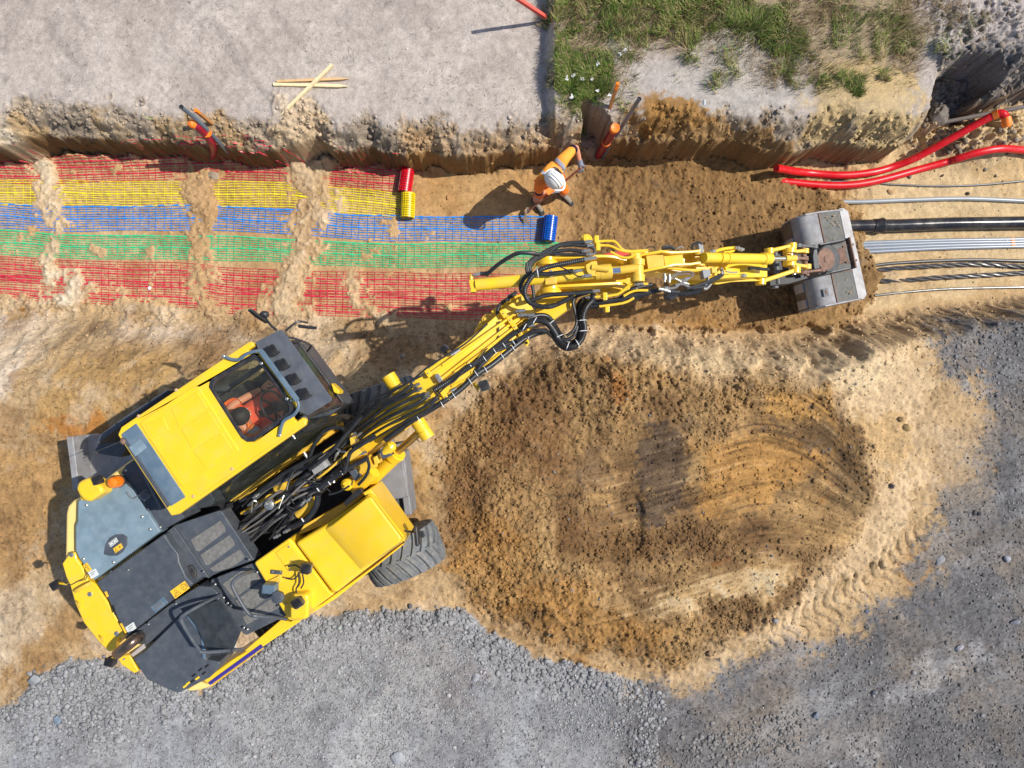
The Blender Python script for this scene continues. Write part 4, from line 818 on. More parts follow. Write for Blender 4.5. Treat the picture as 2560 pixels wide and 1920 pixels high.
for i, ((x, y), lb) in enumerate(fl_l):
    p = zg(x, y, .34); g0 = gz(p.x, p.y); rt = empty('white_flower', (p.x, p.y, g0)); tag(rt, lb, 'flower', 'white flowers in the grass')
    MB().tube([Vector((p.x, p.y, g0)), Vector((p.x+.01, p.y-.005, g0+.12)), Vector((p.x, p.y, .33))], .003, 5).build('stem', mat('stem_green', (.08, .14, .03), .7), rt)
    hb = MB(); rr = random.Random(i)
    for k in range(9 if i not in (6, 8) else 5):
        c = p+Vector((rr.gauss(0, .010), rr.gauss(0, .012), rr.uniform(-.012, .01)))
        for q in range(5):
            a = 6.283*q/5+k; e = Vector((math.cos(a), math.sin(a), .1)); hb.box(c+e*.007, (.012, .006, .002), e)
    hb.build('blossom', WH, rt, smo=False)
# ================================================= the wheeled excavator
YEL = mat('machine_yellow', (.86, .54, .018), .32, var=.07, scale=3, dust=.30, dustcol=(.48, .36, .17), coat=.35)
YLW = mat('worn_yellow', (.76, .47, .04), .42, var=.14, scale=9, dust=.45, dustcol=(.40, .27, .13))
YPL = mat('sun_bleached_yellow', (.86, .62, .20), .45, var=.05, scale=3, dust=.2, dustcol=(.5, .4, .25))
BGR = mat('blue_grey_paint', S(84, 104, 120), .42, var=.10, scale=4, dust=.30, dustcol=(.30, .33, .34))
LBG = mat('dusty_blue_panel', S(112, 132, 144), .5, var=.15, scale=5, dust=.45, dustcol=(.30, .36, .38))
DGR = mat('dark_grey_paint', (.060, .070, .085), .42, var=.12, scale=6, dust=.28, dustcol=(.19, .18, .17))
GRP = mat('grip_coating', (.16, .155, .145), .95, var=.25, scale=22, bump=.6, bscale=120)
BLK_ = mat('black_plastic', (.022, .023, .027), .38, var=.15, dust=.15)
HOSE = mat('hose_rubber', (.016, .017, .019), .40, var=.3, scale=10, dust=.16, dustcol=(.10, .095, .09))
RUB = mat('tyre_rubber', (.115, .125, .135), .72, var=.2, scale=7, dust=.75, dustcol=(.30, .27, .22))
STL = mat('zinc_fitting', (.50, .49, .45), .34, metal=.85, var=.15); CHR = mat('chrome_rod', (.75, .77, .8), .08, metal=1, var=.03)
BST = mat('worn_steel', (.27, .27, .28), .62, metal=.1, var=.25, scale=7, dust=.65, dustcol=(.24, .17, .12)); BSD = mat('dark_steel', (.10, .105, .11), .55, metal=.2, var=.25, scale=9, dust=.5, dustcol=(.16, .14, .12))
RST = mat('rusty_steel', (.20, .115, .08), .8, var=.3, scale=14, bump=.3); GRS = mat('greasy_black', (.012, .012, .013), .5, var=.4, dust=.1)
SLB = mat('chassis_grey', (.20, .20, .21), .6, var=.2, scale=6, dust=.6, dustcol=(.22, .18, .14)); PURP = mat('blue_stripe', S(58, 48, 132), .4, var=.05)
STW = mat('sticker_white', (.6, .62, .6), .5, var=.05); STY = mat('sticker_yellow', (.82, .48, .03), .5, var=.04); INK = mat('ink', (.02, .02, .02), .6); INKR = mat('ink_red', (.5, .1, .02), .6)
GLS = glassmat('cab_glass', (.62, .70, .60)); VIS = mat('smoked_visor', (.10, .11, .13), .25, var=.2, scale=5, dust=.3, dustcol=(.2, .2, .2), alpha=.93); SMK = mat('smoked_cover', (.035, .04, .045), .15, var=.3, scale=6, dust=.2, dustcol=(.14, .14, .13), alpha=.9); GLS2 = glassmat('skylight_glass', (.86, .88, .82)); GLS2.node_tree.nodes['Map Range'].inputs[4].default_value = .12
AMB = mat('amber_lens', (.85, .20, .01), .12, var=.05, coat=.5); TIE = mat('cable_tie', (.75, .75, .75), .5)
ex = empty('wheeled_excavator', (-2.9, -1.4, 0), R(33)); tag(ex, 'yellow wheeled excavator reaching its arm and wide bucket into the trench', 'excavator')
def PB(fn, poly, h, zb): return [fn(x, y, h) for x, y in poly], zb
def slab(name, fn, poly, h, zb, m, parent, bevel=.015, bseg=3, taper=None):
    mb = MB(); mb.prism([fn(x, y, h) for x, y in poly], zb, taper=taper); return mb.build(name, m, parent, bevel=bevel, bseg=bseg)
def fdir(fn, a, b, h): return (fn(*b, h)-fn(*a, h))
U = Vector((math.cos(R(33)), math.sin(R(33)), 0)); V = Vector((-U.y, U.x, 0)); UP = Vector((0, 0, 1))
def plate(name, pts, t, m, parent, bevel=0):      # flat polygon of 3D points given thickness along its normal
    n = (pts[1]-pts[0]).cross(pts[2]-pts[0]).normalized(); k = len(pts); mb = MB()
    mb.add([p+n*t/2 for p in pts]+[p-n*t/2 for p in pts], [tuple(range(k)), tuple(range(2*k-1, k-1, -1))]+[(i, k+i, k+(i+1) % k, (i+1) % k) for i in range(k)])
    return mb.build(name, m, parent, bevel=bevel)
def rounded(poly, r, n=5):
    out = []; k = len(poly)
    for i in range(k):
        p0, p, p1 = poly[i-1], poly[i], poly[(i+1) % k]; a = (p0-p); b = (p1-p); rr = min(r, a.length*.45, b.length*.45); a = p+a.normalized()*rr; b = p+b.normalized()*rr
        for j in range(n+1): t = j/n; out.append(a*(1-t)**2+p*2*t*(1-t)+b*t*t)
    return out
def ring_plate(name, outer, inner, h0, h1, m, parent, bevel=.02):
    bm = bmesh.new(); es = []
    for lp in (outer, inner):
        vs = [bm.verts.new((p.x, p.y, h1)) for p in lp]; es += [bm.edges.new((vs[i], vs[(i+1) % len(vs)])) for i in range(len(vs))]
    bmesh.ops.triangle_fill(bm, use_beauty=True, use_dissolve=True, edges=es); r = bmesh.ops.extrude_face_region(bm, geom=list(bm.faces))
    for g in r['geom']:
        if isinstance(g, bmesh.types.BMVert): g.co.z = h0
    bmesh.ops.recalc_face_normals(bm, faces=list(bm.faces)); mb = MB(); mb.add([v.co.copy() for v in bm.verts], []); bm.verts.index_update()
    mb.f = [tuple(v.index for v in f.verts) for f in bm.faces]; mb.mi = [0]*len(mb.f); bm.free(); return mb.build(name, m, parent, bevel=bevel, bseg=3)
def bolts(fn, pts, h, parent, r=.016, m=None, name='bolt', hh=.012):
    for x, y in pts:
        p = fn(x, y, h); MB().lathe(p-UP*.01, UP, [(0, r), (hh+.004, r), (hh+.009, r*.6)], 8).build(name, m or STL, parent)
def lampunit(c, face, s=.10, parent=None, brk=None, m=BLK_):
    """finned work lamp: housing with cooling fins on top"""
    face = Vector(face).normalized(); sd = UP.cross(face).normalized(); mb = MB()
    mb.prism([p for p in rounded([c+face*s*.5+sd*s*.5, c-face*s*.35+sd*s*.5, c-face*s*.35-sd*s*.5, c+face*s*.5-sd*s*.5], s*.2, 3)], c.z-s*.75, zt=c.z)
    for k in range(8): q = c+sd*(k-3.5)*s*.125-face*s*.02; mb.box(q+UP*.007, (s*.86, s*.05, .018), face)
    o = mb.build('work_lamp', m, parent); 
    ln = MB(); ln.box(c+face*(s*.5+.004)-UP*s*.35, (.006, s*.8, s*.55), face); ln.build('lens', mat('lamp_lens', (.10, .11, .12), .15, var=.02), o)
    if brk: b = MB(); b.beam(c-face*s*.3-UP*s*.4, brk, .02, .02); b.build('bracket', YEL, o)
    return o
def hose(pts, r=.02, m=None, name='hydraulic_hose', rib=0, sm=6, parent=None, seg=9): return MB().tube(pts, r, seg, sm=sm, rib=rib, pitch=.022).build(name, m or HOSE, parent or ex)

# ---- undercarriage (turned 10 degrees from the picture's horizontal)
CF = Vector((math.cos(R(10)), math.sin(R(10)), 0)); CS = Vector((-CF.y, CF.x, 0)); CO = Vector((-2.9, -1.4, 0))
def ch(a, b, z): return CO+CF*a+CS*b+UP*z
mb = MB(); mb.prism([ch(-1.9, -.36, 0), ch(1.5, -.36, 0), ch(1.5, .36, 0), ch(-1.9, .36, 0)], .45, zt=.98); mb.prism([ch(-.6, -.55, 0), ch(.6, -.55, 0), ch(.6, .55, 0), ch(-.6, .55, 0)], .4, zt=1.02); mb.lathe(ch(0, 0, .95), UP, [(0, .55), (.22, .55)], 40)
mb.build('chassis', SLB, ex, bevel=.02)
for a in (1.25, -1.35): MB().tube([ch(a, -.95, .54), ch(a, -.3, .54), ch(a, .3, .54), ch(a, .95, .54)], lambda t: .09+.08*math.exp(-((t-.5)*6)**2), 14, sm=4).build('axle', SLB, ex)
for side in (1, -1):     # side steps
    mb = MB(); mb.box(ch(-.05, side*1.02, .62), (1.15, .26, .04), CF)
    for k in range(7): mb.box(ch(-.5+k*.15, side*1.02, .65), (.02, .25, .03), CF)
    mb.build('step', BSD, ex, bevel=.005)
def wheel(c, heading):
    hd = Vector((math.cos(R(heading)), math.sin(R(heading)), 0)); ax = Vector((-hd.y, hd.x, 0)); Rr = .54; Wd = .56
    g = bpy.data.objects.new('wheel', None)
    hub = MB(); hub.lathe(c-ax*Wd*.36, ax, [(0, .10), (0, .27), (.03, .28), (Wd*.72-.03, .28), (Wd*.72, .27), (Wd*.72, .10)], 28); rim = hub.build('wheel', YLW, ex)
    ty = MB(); ty.lathe(c-ax*Wd/2, ax, [(.05, .285), (.0, .33), (.0, .42), (.03, .485), (.10, .508), (Wd/2, .515), (Wd-.10, .508), (Wd-.03, .485), (Wd, .42), (Wd, .33), (Wd-.05, .285)], 56); 
    N_ = 24
    for k in range(N_):
        for sd in (1, -1):
            a0 = 2*math.pi*(k+(.5 if sd > 0 else 0))/N_; pr = []
            for j in range(6):      # curved lug from the centre line to the shoulder
                t = j/5; w_ = sd*(Wd*.50*t-.015); an = a0-.30*t**.8; rr_ = .548-.030*max(0, t-.6)/.4; e = hd*math.cos(an)+UP*math.sin(an); tg = -hd*math.sin(an)+UP*math.cos(an)
                hw = .034+.010*t; b0 = c+ax*w_; pr.append([b0+e*(rr_-.05)+tg*hw*1.25, b0+e*rr_+tg*hw, b0+e*rr_-tg*hw, b0+e*(rr_-.05)-tg*hw*1.25])
            vs = sum(pr, []); fs = [(i*4+q, i*4+(q+1) % 4, i*4+4+(q+1) % 4, i*4+4+q) for i in range(5) for q in range(4)]+[(3, 2, 1, 0), (20, 21, 22, 23)]
            ty.add(vs, fs)
    ty.build('tyre', RUB, rim, ang=28); nb = MB()
    for k in range(8): a = 6.283*k/8; nb.cyl(c-ax*(Wd*.37)+(hd*math.cos(a)+UP*math.sin(a))*.17, c-ax*(Wd*.37+.03)+(hd*math.cos(a)+UP*math.sin(a))*.17, .018, seg=6)
    nb.build('wheel_nuts', STL, rim); return rim
wheel(Vector((-1.50, -2.33, .54)), 21); wheel(Vector((-1.80, -.30, .54)), 19); wheel(ch(-1.35, -1.0, .54), 10); wheel(ch(-1.35, 1.0, .54), 10)
# front support plate between the wheels, and the rear dozer blade
fp = MB(); q = lambda x, y: z3(x, y, .78)
fp.prism([q(1090, 1200), q(1330, 780), q(1480, 880), q(1510, 1180), q(1520, 1560), q(1440, 1545), q(1390, 1400), q(1240, 1180)], .60); fp.build('support_plate', SLB, ex, bevel=.012)
mb = MB(); mb.beam(z3(1505, 840, .70), z3(1575, 1400, .70), .10, .5); mb.build('blade', SLB, ex, bevel=.02)
mb = MB(); mb.prism([z3(x, y, .86) for x, y in [(1385, 1275), (1410, 1262), (1440, 1290), (1500, 1250), (1520, 1270), (1510, 1310), (1540, 1330), (1530, 1365), (1440, 1370), (1400, 1350)]], .78); mb.build('tow_hook', BSD, ex, bevel=.006)
for a, b in (((1375, 980), (1455, 1020)), ((1415, 1170), (1490, 1215))):
    mb = MB(); c_ = (z3(*a, .79)+z3(*b, .79))/2; mb.box(c_, (.085, .05, .006), CF); mb.build('sticker', STW, ex)
mb = MB(); mb.prism([z3(x, y, .795) for x, y in [(1240, 1195), (1335, 1180), (1340, 1220), (1245, 1232)]], .78); mb.build('slot_cover', BSD, ex, bevel=.003)
mb = MB(); mb.beam(z1(300, 905, .62), z1(345, 1260, .62), .09, .6); mb.prism([z1(x, y, .62) for x, y in [(310, 905), (440, 900), (700, 960), (700, 1260), (345, 1260)]], .50); mb.build('rear_blade', BST, ex, bevel=.015)

# ---- slewing frame
mb = MB(); fr = [(250, 960), (650, 1450), (1000, 1560), (1790, 1100), (2120, 880)]
mb.prism([Vector((p.x, p.y, 0)) for p in [ex.matrix_basis @ Vector(q) for q in [(-2.2, -1.1, 0), (1.25, -1.1, 0), (1.25, -.32, 0), (1.55, -.22, 0), (1.55, .22, 0), (1.25, .32, 0), (1.0, 1.25, 0), (-2.1, 1.2, 0), (-2.35, .8, 0), (-2.4, -.6, 0)]]], 1.12, zt=1.34) if False else None
def mf(u, v, z): p = WM[ex.name] @ Vector((u, v, z)); return p
mb.prism([mf(*q) for q in [(-2.2, -1.15, 1.34), (1.05, -1.15, 1.34), (1.05, -.30, 1.34), (1.30, -.22, 1.34), (1.30, .30, 1.34), (1.1, .36, 1.34), (1.1, 1.25, 1.34), (-2.1, 1.2, 1.34), (-2.35, .8, 1.34), (-2.4, -.6, 1.34)]], 1.14)
mb.build('slewing_frame', GRS, ex, bevel=.01)

# ---- cab
RH = 3.02
outer = [z1(x, y, RH) for x, y in [(535, 905), (560, 850), (1440, 262), (1470, 262), (1478, 292), (1438, 322), (1450, 340), (1530, 335), (1785, 710), (1745, 785), (1775, 812), (1815, 782), (1842, 795), (1836, 838), (960, 1455), (905, 1465), (885, 1435)]]
inner = [z1(x, y, RH) for x, y in [(1172, 575), (1180, 535), (1205, 510), (1480, 350), (1515, 365), (1758, 712), (1752, 755), (1480, 948), (1435, 950), (1395, 925)]]
roof = ring_plate('roof', outer, inner, RH-.07, RH, YEL, ex, .022)
slab('raised_panel', z1, [(700, 808), (1060, 568), (1095, 570), (1375, 1010), (1340, 1035), (985, 1262), (960, 1245), (690, 832)], RH+.012, RH-.01, YEL, roof, .010)
for pl in ([(905, 720), (1085, 605), (1160, 715), (960, 850)], [(975, 860), (1165, 745), (1245, 860), (1045, 1000)], [(1055, 1010), (1255, 890), (1330, 1000), (1140, 1130)], [(725, 835), (850, 780), (890, 870), (775, 925)]):
    slab('roof_rib', z1, pl, RH+.017, RH, YEL, roof, .005)
mb = MB(); 
for a, b in (((600, 845), (1130, 492)), ((1110, 1325), (1770, 868))): mb.beam(z1(*a, RH+.002), z1(*b, RH+.002), .012, .012)
mb.build('roof_seam', YEL, roof, bevel=.004)
bolts(z1, [(940, 595), (680, 775), (1325, 1140), (1058, 1330)], RH+.004, roof, .018, mat('rust_bolt', (.55, .34, .18), .6), 'roof_bolt', .004)
slab('rear_panel', z1, [(556, 900), (664, 822), (1008, 1335), (900, 1402), (570, 940)], RH+.006, RH-.25, BGR, roof, .012)
slab('vent_cover', z1, [(612, 990), (690, 932), (738, 992), (658, 1055)], RH+.014, RH, LBG, roof, .004)
slab('panel_fold', z1, [(560, 925), (590, 925), (900, 1385), (880, 1410)], RH+.012, RH-.2, DGR, roof, .004)
# seal round the skylight and its glass
cen = sum(inner, Vector())/len(inner); inn2 = [cen+(p-cen)*.90 for p in inner]; out2 = [cen+(p-cen)*1.01 for p in inner]
ring_plate('skylight_seal', out2, inn2, RH-.03, RH+.012, BLK_, roof, .005)
mb = MB(); k = len(inn2); mb.add([Vector((p.x, p.y, RH-.005)) for p in [cen+(p-cen)*.93 for p in inner]], [tuple(range(k))]); mb.build('skylight', GLS2, roof)
# body of the cab: posts, glass and lower panels
cab = None
A_, B_, C_, D_ = z1(545, 895, RH), z1(1440, 275, RH), z1(1825, 805, RH), z1(905, 1450, RH)
def cq(s, t, z): p = A_*(1-s)*(1-t)+B_*s*(1-t)+C_*s*t+D_*(1-s)*t; return Vector((p.x, p.y, z))
mb = MB(); mb.prism([cq(0, .02, 1.74), cq(.95, .02, 1.74), cq(.95, 1.13, 1.74), cq(0, 1.13, 1.74)], 1.3)
cab = mb.build('cab', YLW, ex, bevel=.02)
# hollow look: interior floor lies on a dark mat
fl2 = MB(); fl2.prism([cq(.03, .05, 1.75), cq(.93, .05, 1.75), cq(.93, .97, 1.75), cq(.03, .97, 1.75)], 1.743); bk2 = MB(); bk2.prism([cq(.02, .04, 2.95), cq(.06, .04, 2.95), cq(.06, .98, 2.95), cq(.02, .98, 2.95)], 1.75); bk2.build('rear_wall', DGR, cab); fl2.build('floor_mat', mat('mat_dark', (.035, .035, .035), .9, var=.3, scale=20), cab)
mb = MB(); 
for s, t in ((.02, .03), (.02, .97), (.50, .97), (.50, .03), (1.0, .03), (1.0, .97)): mb.beam(cq(s, t, 1.95), cq(s, t, RH-.06), .05, .05, U)
mb.beam(cq(.02, .03, 2.94), cq(1, .03, 2.94), .05, .05); mb.beam(cq(.02, .97, 2.94), cq(1, .97, 2.94), .05, .05); mb.beam(cq(.02, .97, 2.02), cq(1.1, .97, 2.02), .05, .05); mb.beam(cq(.02, .03, 2.02), cq(1.1, .03, 2.02), .05, .05)
mb.build('posts', DGR, cab, bevel=.01)
SGL = glassmat('painted_sheen_glass', (.5, .56, .5)); SGL.node_tree.nodes['Map Range'].inputs[3].default_value = .22; SGL.node_tree.nodes['Map Range'].inputs[4].default_value = .6; SGL.node_tree.nodes['Diffuse BSDF'].inputs[0].default_value = (.12, .13, .115, 1)  # stronger grey-green diffuse mix paints in the reflections on the pane
for t, nm in ((1.035, 'side_window'), (.01, 'side_window')):
    mb = MB(); tb = t+.085*(t > .5); mb.add([cq(.0, tb, 1.75), cq(1.1, tb, 1.75), cq(1.0, t-.03*(t > .5), 2.96), cq(.0, t-.03*(t > .5), 2.96)], [(0, 1, 2, 3)]); mb.build(nm, SGL if t > .5 else GLS, cab)
mb = MB(); W0, W1 = cq(1.12, .03, 1.95), cq(1.12, .97, 1.95); mb.add([cq(1.0, .03, RH-.07), cq(1.0, .97, RH-.07), W1, W0], [(0, 1, 2, 3)]); mb.build('windscreen', GLS, cab)
mb = MB(); mb.tube([cq(1.0, .03, RH-.07), cq(1.07, .03, 2.5), W0], .024, 8); mb.tube([cq(1.0, .97, RH-.07), cq(1.07, .97, 2.5), W1], .024, 8); mb.tube([W0, W1], .022, 8); mb.build('windscreen_frame', BLK_, cab)
mb = MB(); mb.prism([cq(.95, .05, 1.94), W0, W1, cq(.95, .95, 1.94)], 1.36); mb.build('front_sill', DGR, cab, bevel=.02)
for k in range(3): MB().beam(cq(.02, 1.14, 1.42+k*.13), cq(.9, 1.14, 1.42+k*.13), .03, .045).build('side_rib', YLW, cab, bevel=.008)
# curved dark quarter panel towards the boom
MB().tube([z1(1830, 860, 2.75), z1(1960, 810, 2.3), z1(2090, 780, 1.9), z1(2160, 790, 1.7)], .035, 8, sm=6).build('grab_rail', BLK_, cab)
slab('door_edge', z1, [(388, 975), (620, 790), (890, 600), (880, 590), (600, 770), (420, 900), (395, 945)], 2.0, 1.5, DGR, cab, .004)
slab('rear_mudguard', z1, [(395, 985), (420, 930), (530, 850), (600, 1000), (560, 1060), (360, 1030)], 1.5, 1.3, DGR, ex, .01)
# visor with its row of finned lamps
vz = RH-.03
slab('sun_visor', z1, [(1490, 262), (1660, 176), (1680, 186), (2018, 655), (2010, 672), (1850, 772), (1790, 745), (1500, 300)], vz, vz-.02, VIS, ex, .006)
slab('visor_base', z1, [(1500, 285), (1560, 262), (1880, 735), (1800, 765)], vz-.03, vz-.07, DGR, ex, .006)
for x, y in ((1598, 322), (1672, 418), (1750, 520), (1822, 622)): lampunit(z1(x, y, RH+.075), U, .105, ex)
mb = MB(); mb.beam(z1(1530, 325, RH+.085), z1(1782, 668, RH+.085), .050, .045); gb = mb.build('guard_bar', BGR, ex, bevel=.006)
MB().tube([z1(1268, 362, RH+.02), z1(1330, 383, RH+.035), z1(1380, 382, RH+.05), z1(1430, 345, RH+.07), z1(1480, 328, RH+.08), z1(1535, 322, RH+.085)], .017, 10, sm=6).build('guard_arm', BGR, ex)
MB().tube([z1(1780, 668, RH+.085), z1(1786, 715, RH+.08), z1(1755, 765, RH+.07), z1(1690, 805, RH+.05), z1(1668, 850, RH+.035), z1(1655, 910, RH+.02)], .017, 10, sm=6).build('guard_arm', BGR, ex)
bolts(z1, [(1268, 360), (1655, 908), (1530, 410), (1706, 655), (1740, 665)], RH+.03, roof, .017)
MB().tube([z1(1522, 395, RH+.03), z1(1580, 455, RH+.03), z1(1650, 540, RH+.03), z1(1690, 610, RH+.03), z1(1700, 655, RH+.03)], .007, 6, sm=5).build('wiper', BLK_, ex)
MB().tube([z1(562, 950, RH+.02), z1(430, 1003, RH+.25), z1(295, 1065, RH+.42)], .0045, 5).build('antenna', BLK_, ex); MB().lathe(z1(575, 948, RH), UP, [(0, .035), (.012, .03), (.03, .012)], 14).build('antenna_base', RST, ex)
# mirrors
mb = MB(); mb.tube([z1(1635, 180, 2.85), z1(1590, 140, 2.8), z1(1540, 70, 2.75)], .014, 8, sm=4); mb.build('mirror_arm', BLK_, ex)
plate('mirror', [z1(1435, 42, 2.9), z1(1465, 38, 2.9), z1(1590, 130, 2.75), z1(1560, 130, 2.55), z1(1480, 80, 2.6)], .035, BLK_, ex, .01)
mb = MB(); mb.ell(z1(1552, 72, 2.78), (.05, .04, .05), nu=8, nv=12); mb.build('camera_pod', BLK_, ex)
MB().tube([z1(1695, 188, 2.9), z1(1745, 145, 2.9), z1(1790, 121, 2.88), z1(1850, 130, 2.8)], .011, 7, sm=5).build('mirror_arm', BLK_, ex)
plate('mirror', [z1(1783, 150, 2.78), z1(1915, 166, 2.78), z1(1905, 168, 2.55), z1(1790, 156, 2.55)], .03, BLK_, ex, .008)
MB().tube([z1(1700, 228, 2.75), z1(1765, 240, 2.7), z1(1865, 280, 2.6), z1(1868, 300, 2.55), z1(1845, 330, 2.5)], .012, 7, sm=4).build('hand_rail', BLK_, ex)
mb = MB(); mb.prism([z1(x, y, 2.0) for x, y in [(2010, 545), (2070, 600), (2065, 625), (2030, 610)]], 1.8); mb.build('cab_marker', YEL, ex, bevel=.01)
# steering wheel, seat and console seen through the glass
sw = z1(1610, 705, 2.60); mb = MB(); ax_ = (UP*.85-U*.5).normalized(); u_, v_, _ = basis(ax_)
mb.tube([sw+(u_*math.cos(a)+v_*math.sin(a))*.17 for a in [6.2832*k/28 for k in range(29)]], .014, 8, caps=False)
for a in (.6, 2.7, 4.6): mb.beam(sw-ax_*.02, sw+(u_*math.cos(a)+v_*math.sin(a))*.17, .03, .012, ax_)
mb.lathe(sw-ax_*.04, ax_, [(0, .05), (.05, .04)], 16); mb.cyl(sw-ax_*.03, sw-ax_*.5+U*.1, .03); mb.build('steering_wheel', BLK_, cab)
seatc = mf(-.0, 0, 0); sc_ = z1(1380, 850, 2.35)
mb = MB(); mb.box(Vector((sc_.x, sc_.y, 2.18))+U*.1, (.50, .48, .12), U); mb.box(Vector((sc_.x, sc_.y, 2.42))-U*.20, (.12, .46, .55), U); mb.build('seat', mat('seat_cloth', (.03, .03, .035), .9, bump=.2), cab, bevel=.04)
mb = MB(); mb.box(Vector((sc_.x, sc_.y, 2.28))+V*.33+U*.15, (.45, .12, .22), U); mb.box(Vector((sc_.x, sc_.y, 2.28))-V*.33+U*.15, (.45, .12, .22), U); mb.build('console', BLK_, cab, bevel=.02)

# ---- rear bodywork
slab('counterweight', z2, [(172, 345), (185, 290), (225, 250), (285, 225), (640, -45), (720, 100), (700, 600), (1180, 1240), (1000, 1300), (672, 1432), (645, 1445), (560, 1375), (440, 1270), (330, 1130), (240, 960), (190, 800), (165, 700), (168, 560)], 1.90, 1.15, YPL, ex, .05, 4)
slab('counterweight_cap', z2, [(205, 612), (245, 610), (250, 655), (285, 700), (330, 800), (385, 830), (470, 960), (560, 1120), (590, 1185), (520, 1215), (520, 1290), (470, 1300), (400, 1225), (300, 1100), (240, 965), (205, 840), (180, 790), (150, 690)], 2.0, 1.6, YEL, ex, .02)
slab('counterweight_corner', z2, [(530, 1330), (620, 1320), (680, 1432), (650, 1448), (560, 1385)], 1.98, 1.6, YEL, ex, .012)
slab('left_hood', z2, [(262, 262), (300, 205), (520, 120), (600, 130), (650, 185), (830, 468), (372, 805), (330, 740), (262, 640), (245, 600), (245, 430), (258, 395)], 2.08, 1.6, LBG, ex, .015)
slab('hood_rim', z2, [(560, 60), (590, 10), (680, -50), (700, 0), (1000, 370), (840, 462), (660, 190)], 2.03, 1.6, DGR, ex, .01)
slab('engine_hood', z2, [(388, 820), (858, 482), (905, 560), (955, 620), (965, 680), (1010, 780), (1060, 830), (600, 1190), (560, 1120), (470, 940), (420, 870)], 2.13, 1.7, DGR, ex, .02)
slab('hood_inset', z2, [(760, 990), (850, 915), (885, 960), (795, 1030)], 2.138, 2.12, BGR, ex, .004)
slab('hood_latch', z2, [(775, 985), (830, 945), (855, 965), (800, 1010)], 2.145, 2.13, STL, ex, .003)
slab('side_hood', z2, [(615, 1185), (940, 940), (1090, 845), (1180, 850), (1225, 890), (1240, 940), (1000, 1060), (720, 1270), (720, 1240), (700, 1170)], 2.06, 1.7, DGR, ex, .012)
slab('exhaust_hood', z2, [(640, 1345), (725, 1290), (975, 1050), (1010, 1020), (1060, 1045), (1140, 1150), (1150, 1350), (1245, 1370), (1230, 1410), (1170, 1480), (965, 1582), (925, 1578), (735, 1490)], 2.16, 1.7, DGR, ex, .02)
slab('hood_ridge', z2, [(1010, 1055), (1060, 1045), (1138, 1180), (1140, 1352), (1120, 1350), (1110, 1190)], 2.18, 2.14, BGR, ex, .01)
slab('smoked_cover', z2, [(1000, 1020), (1240, 940), (1390, 1155), (1350, 1250), (1320, 1310), (1180, 1330), (1080, 1120)], 2.24, 2.22, SMK, ex, .006)
plate('reflector_plate', [z2(1245, 1100, 2.12), z2(1300, 1085, 2.18), z2(1240, 1210, 2.12)], .01, BGR, ex); plate('insulation_strip', [z2(1310, 1100, 2.16), z2(1345, 1130, 2.16), z2(1360, 1290, 2.1), z2(1325, 1290, 2.1)], .01, mat('foil', (.55, .52, .42), .6), ex)
for k, (x, y) in enumerate([(1105, 1420), (1130, 1445), (1150, 1395), (1060, 1460), (1050, 1500), (1020, 1515), (1000, 1535), (1085, 1480)]): slab('vent_slot', z2, [(x-14, y+6), (x+10, y-12), (x+18, y-2), (x-6, y+16)], 2.168, 2.15, GRS if k < 5 else YEL, ex, 0)
slab('frame_rail', z2, [(1125, 1498), (1330, 1350), (1780, 1078), (1800, 1090), (1560, 1250), (1200, 1525), (1155, 1520)], 1.72, 1.15, YEL, ex, .025)
slab('rail_tail', z2, [(1008, 1562), (1100, 1502), (1160, 1522), (1215, 1524), (1120, 1560), (1040, 1572)], 1.6, 1.15, YPL, ex, .02)
mb = MB(); n_ = (V*-1+UP*.25).normalized(); a, b = z2(1170, 1520, 1.728), z2(1535, 1255, 1.728); mb.beam(a, b, .040, .006); mb.build('stripe', PURP, ex); mb = MB(); mb.beam(a-V*.035, b-V*.035, .010, .006); mb.build('stripe', STY, ex)
# service steps with grip pads
slab('walkway', z2, [(925, 425), (1235, 322), (1255, 325), (1480, 665), (1165, 780), (1130, 770), (870, 470)], 1.96, 1.7, DGR, ex, .012)
for pl in ([(1040, 525), (1245, 392), (1280, 440), (1280, 470), (1100, 605), (1080, 600)], [(1108, 628), (1310, 490), (1345, 545), (1340, 570), (1165, 700), (1145, 700)], [(1172, 722), (1380, 590), (1412, 640), (1405, 660), (1290, 735), (1200, 745)]): slab('grip_pad', z2, pl, 1.966, 1.95, GRP, ex, .003)
slab('walkway', z2, [(1180, 800), (1480, 680), (1500, 690), (1725, 1030), (1700, 1050), (1425, 1185), (1400, 1170), (1180, 850)], 1.92, 1.7, DGR, ex, .012)
for pl in ([(1260, 830), (1430, 710), (1500, 730), (1520, 800), (1340, 930)], [(1350, 945), (1530, 815), (1600, 900), (1420, 1040)], [(1400, 1060), (1615, 920), (1660, 990), (1430, 1110)]): slab('grip_pad', z2, pl, 1.926, 1.91, GRP, ex, .003)
slab('walkway_riser', z2, [(865, 478), (925, 430), (1170, 790), (1120, 780), (1060, 820), (1010, 770), (965, 640)], 2.0, 1.7, DGR, ex, .008)
slab('filler_cap', z2, [(1010, 710), (1045, 700), (1080, 750), (1075, 790), (1030, 790), (1005, 750)], 2.03, 1.98, BLK_, ex, .012)
bolts(z2, [(940, 462), (968, 503), (998, 548), (1018, 662), (1130, 742), (945, 555), (1445, 660), (1210, 832), (1240, 880), (1268, 925), (1297, 962), (1318, 980), (1408, 1132), (1433, 1143), (1650, 982), (1500, 748)], 1.97, ex, .015)
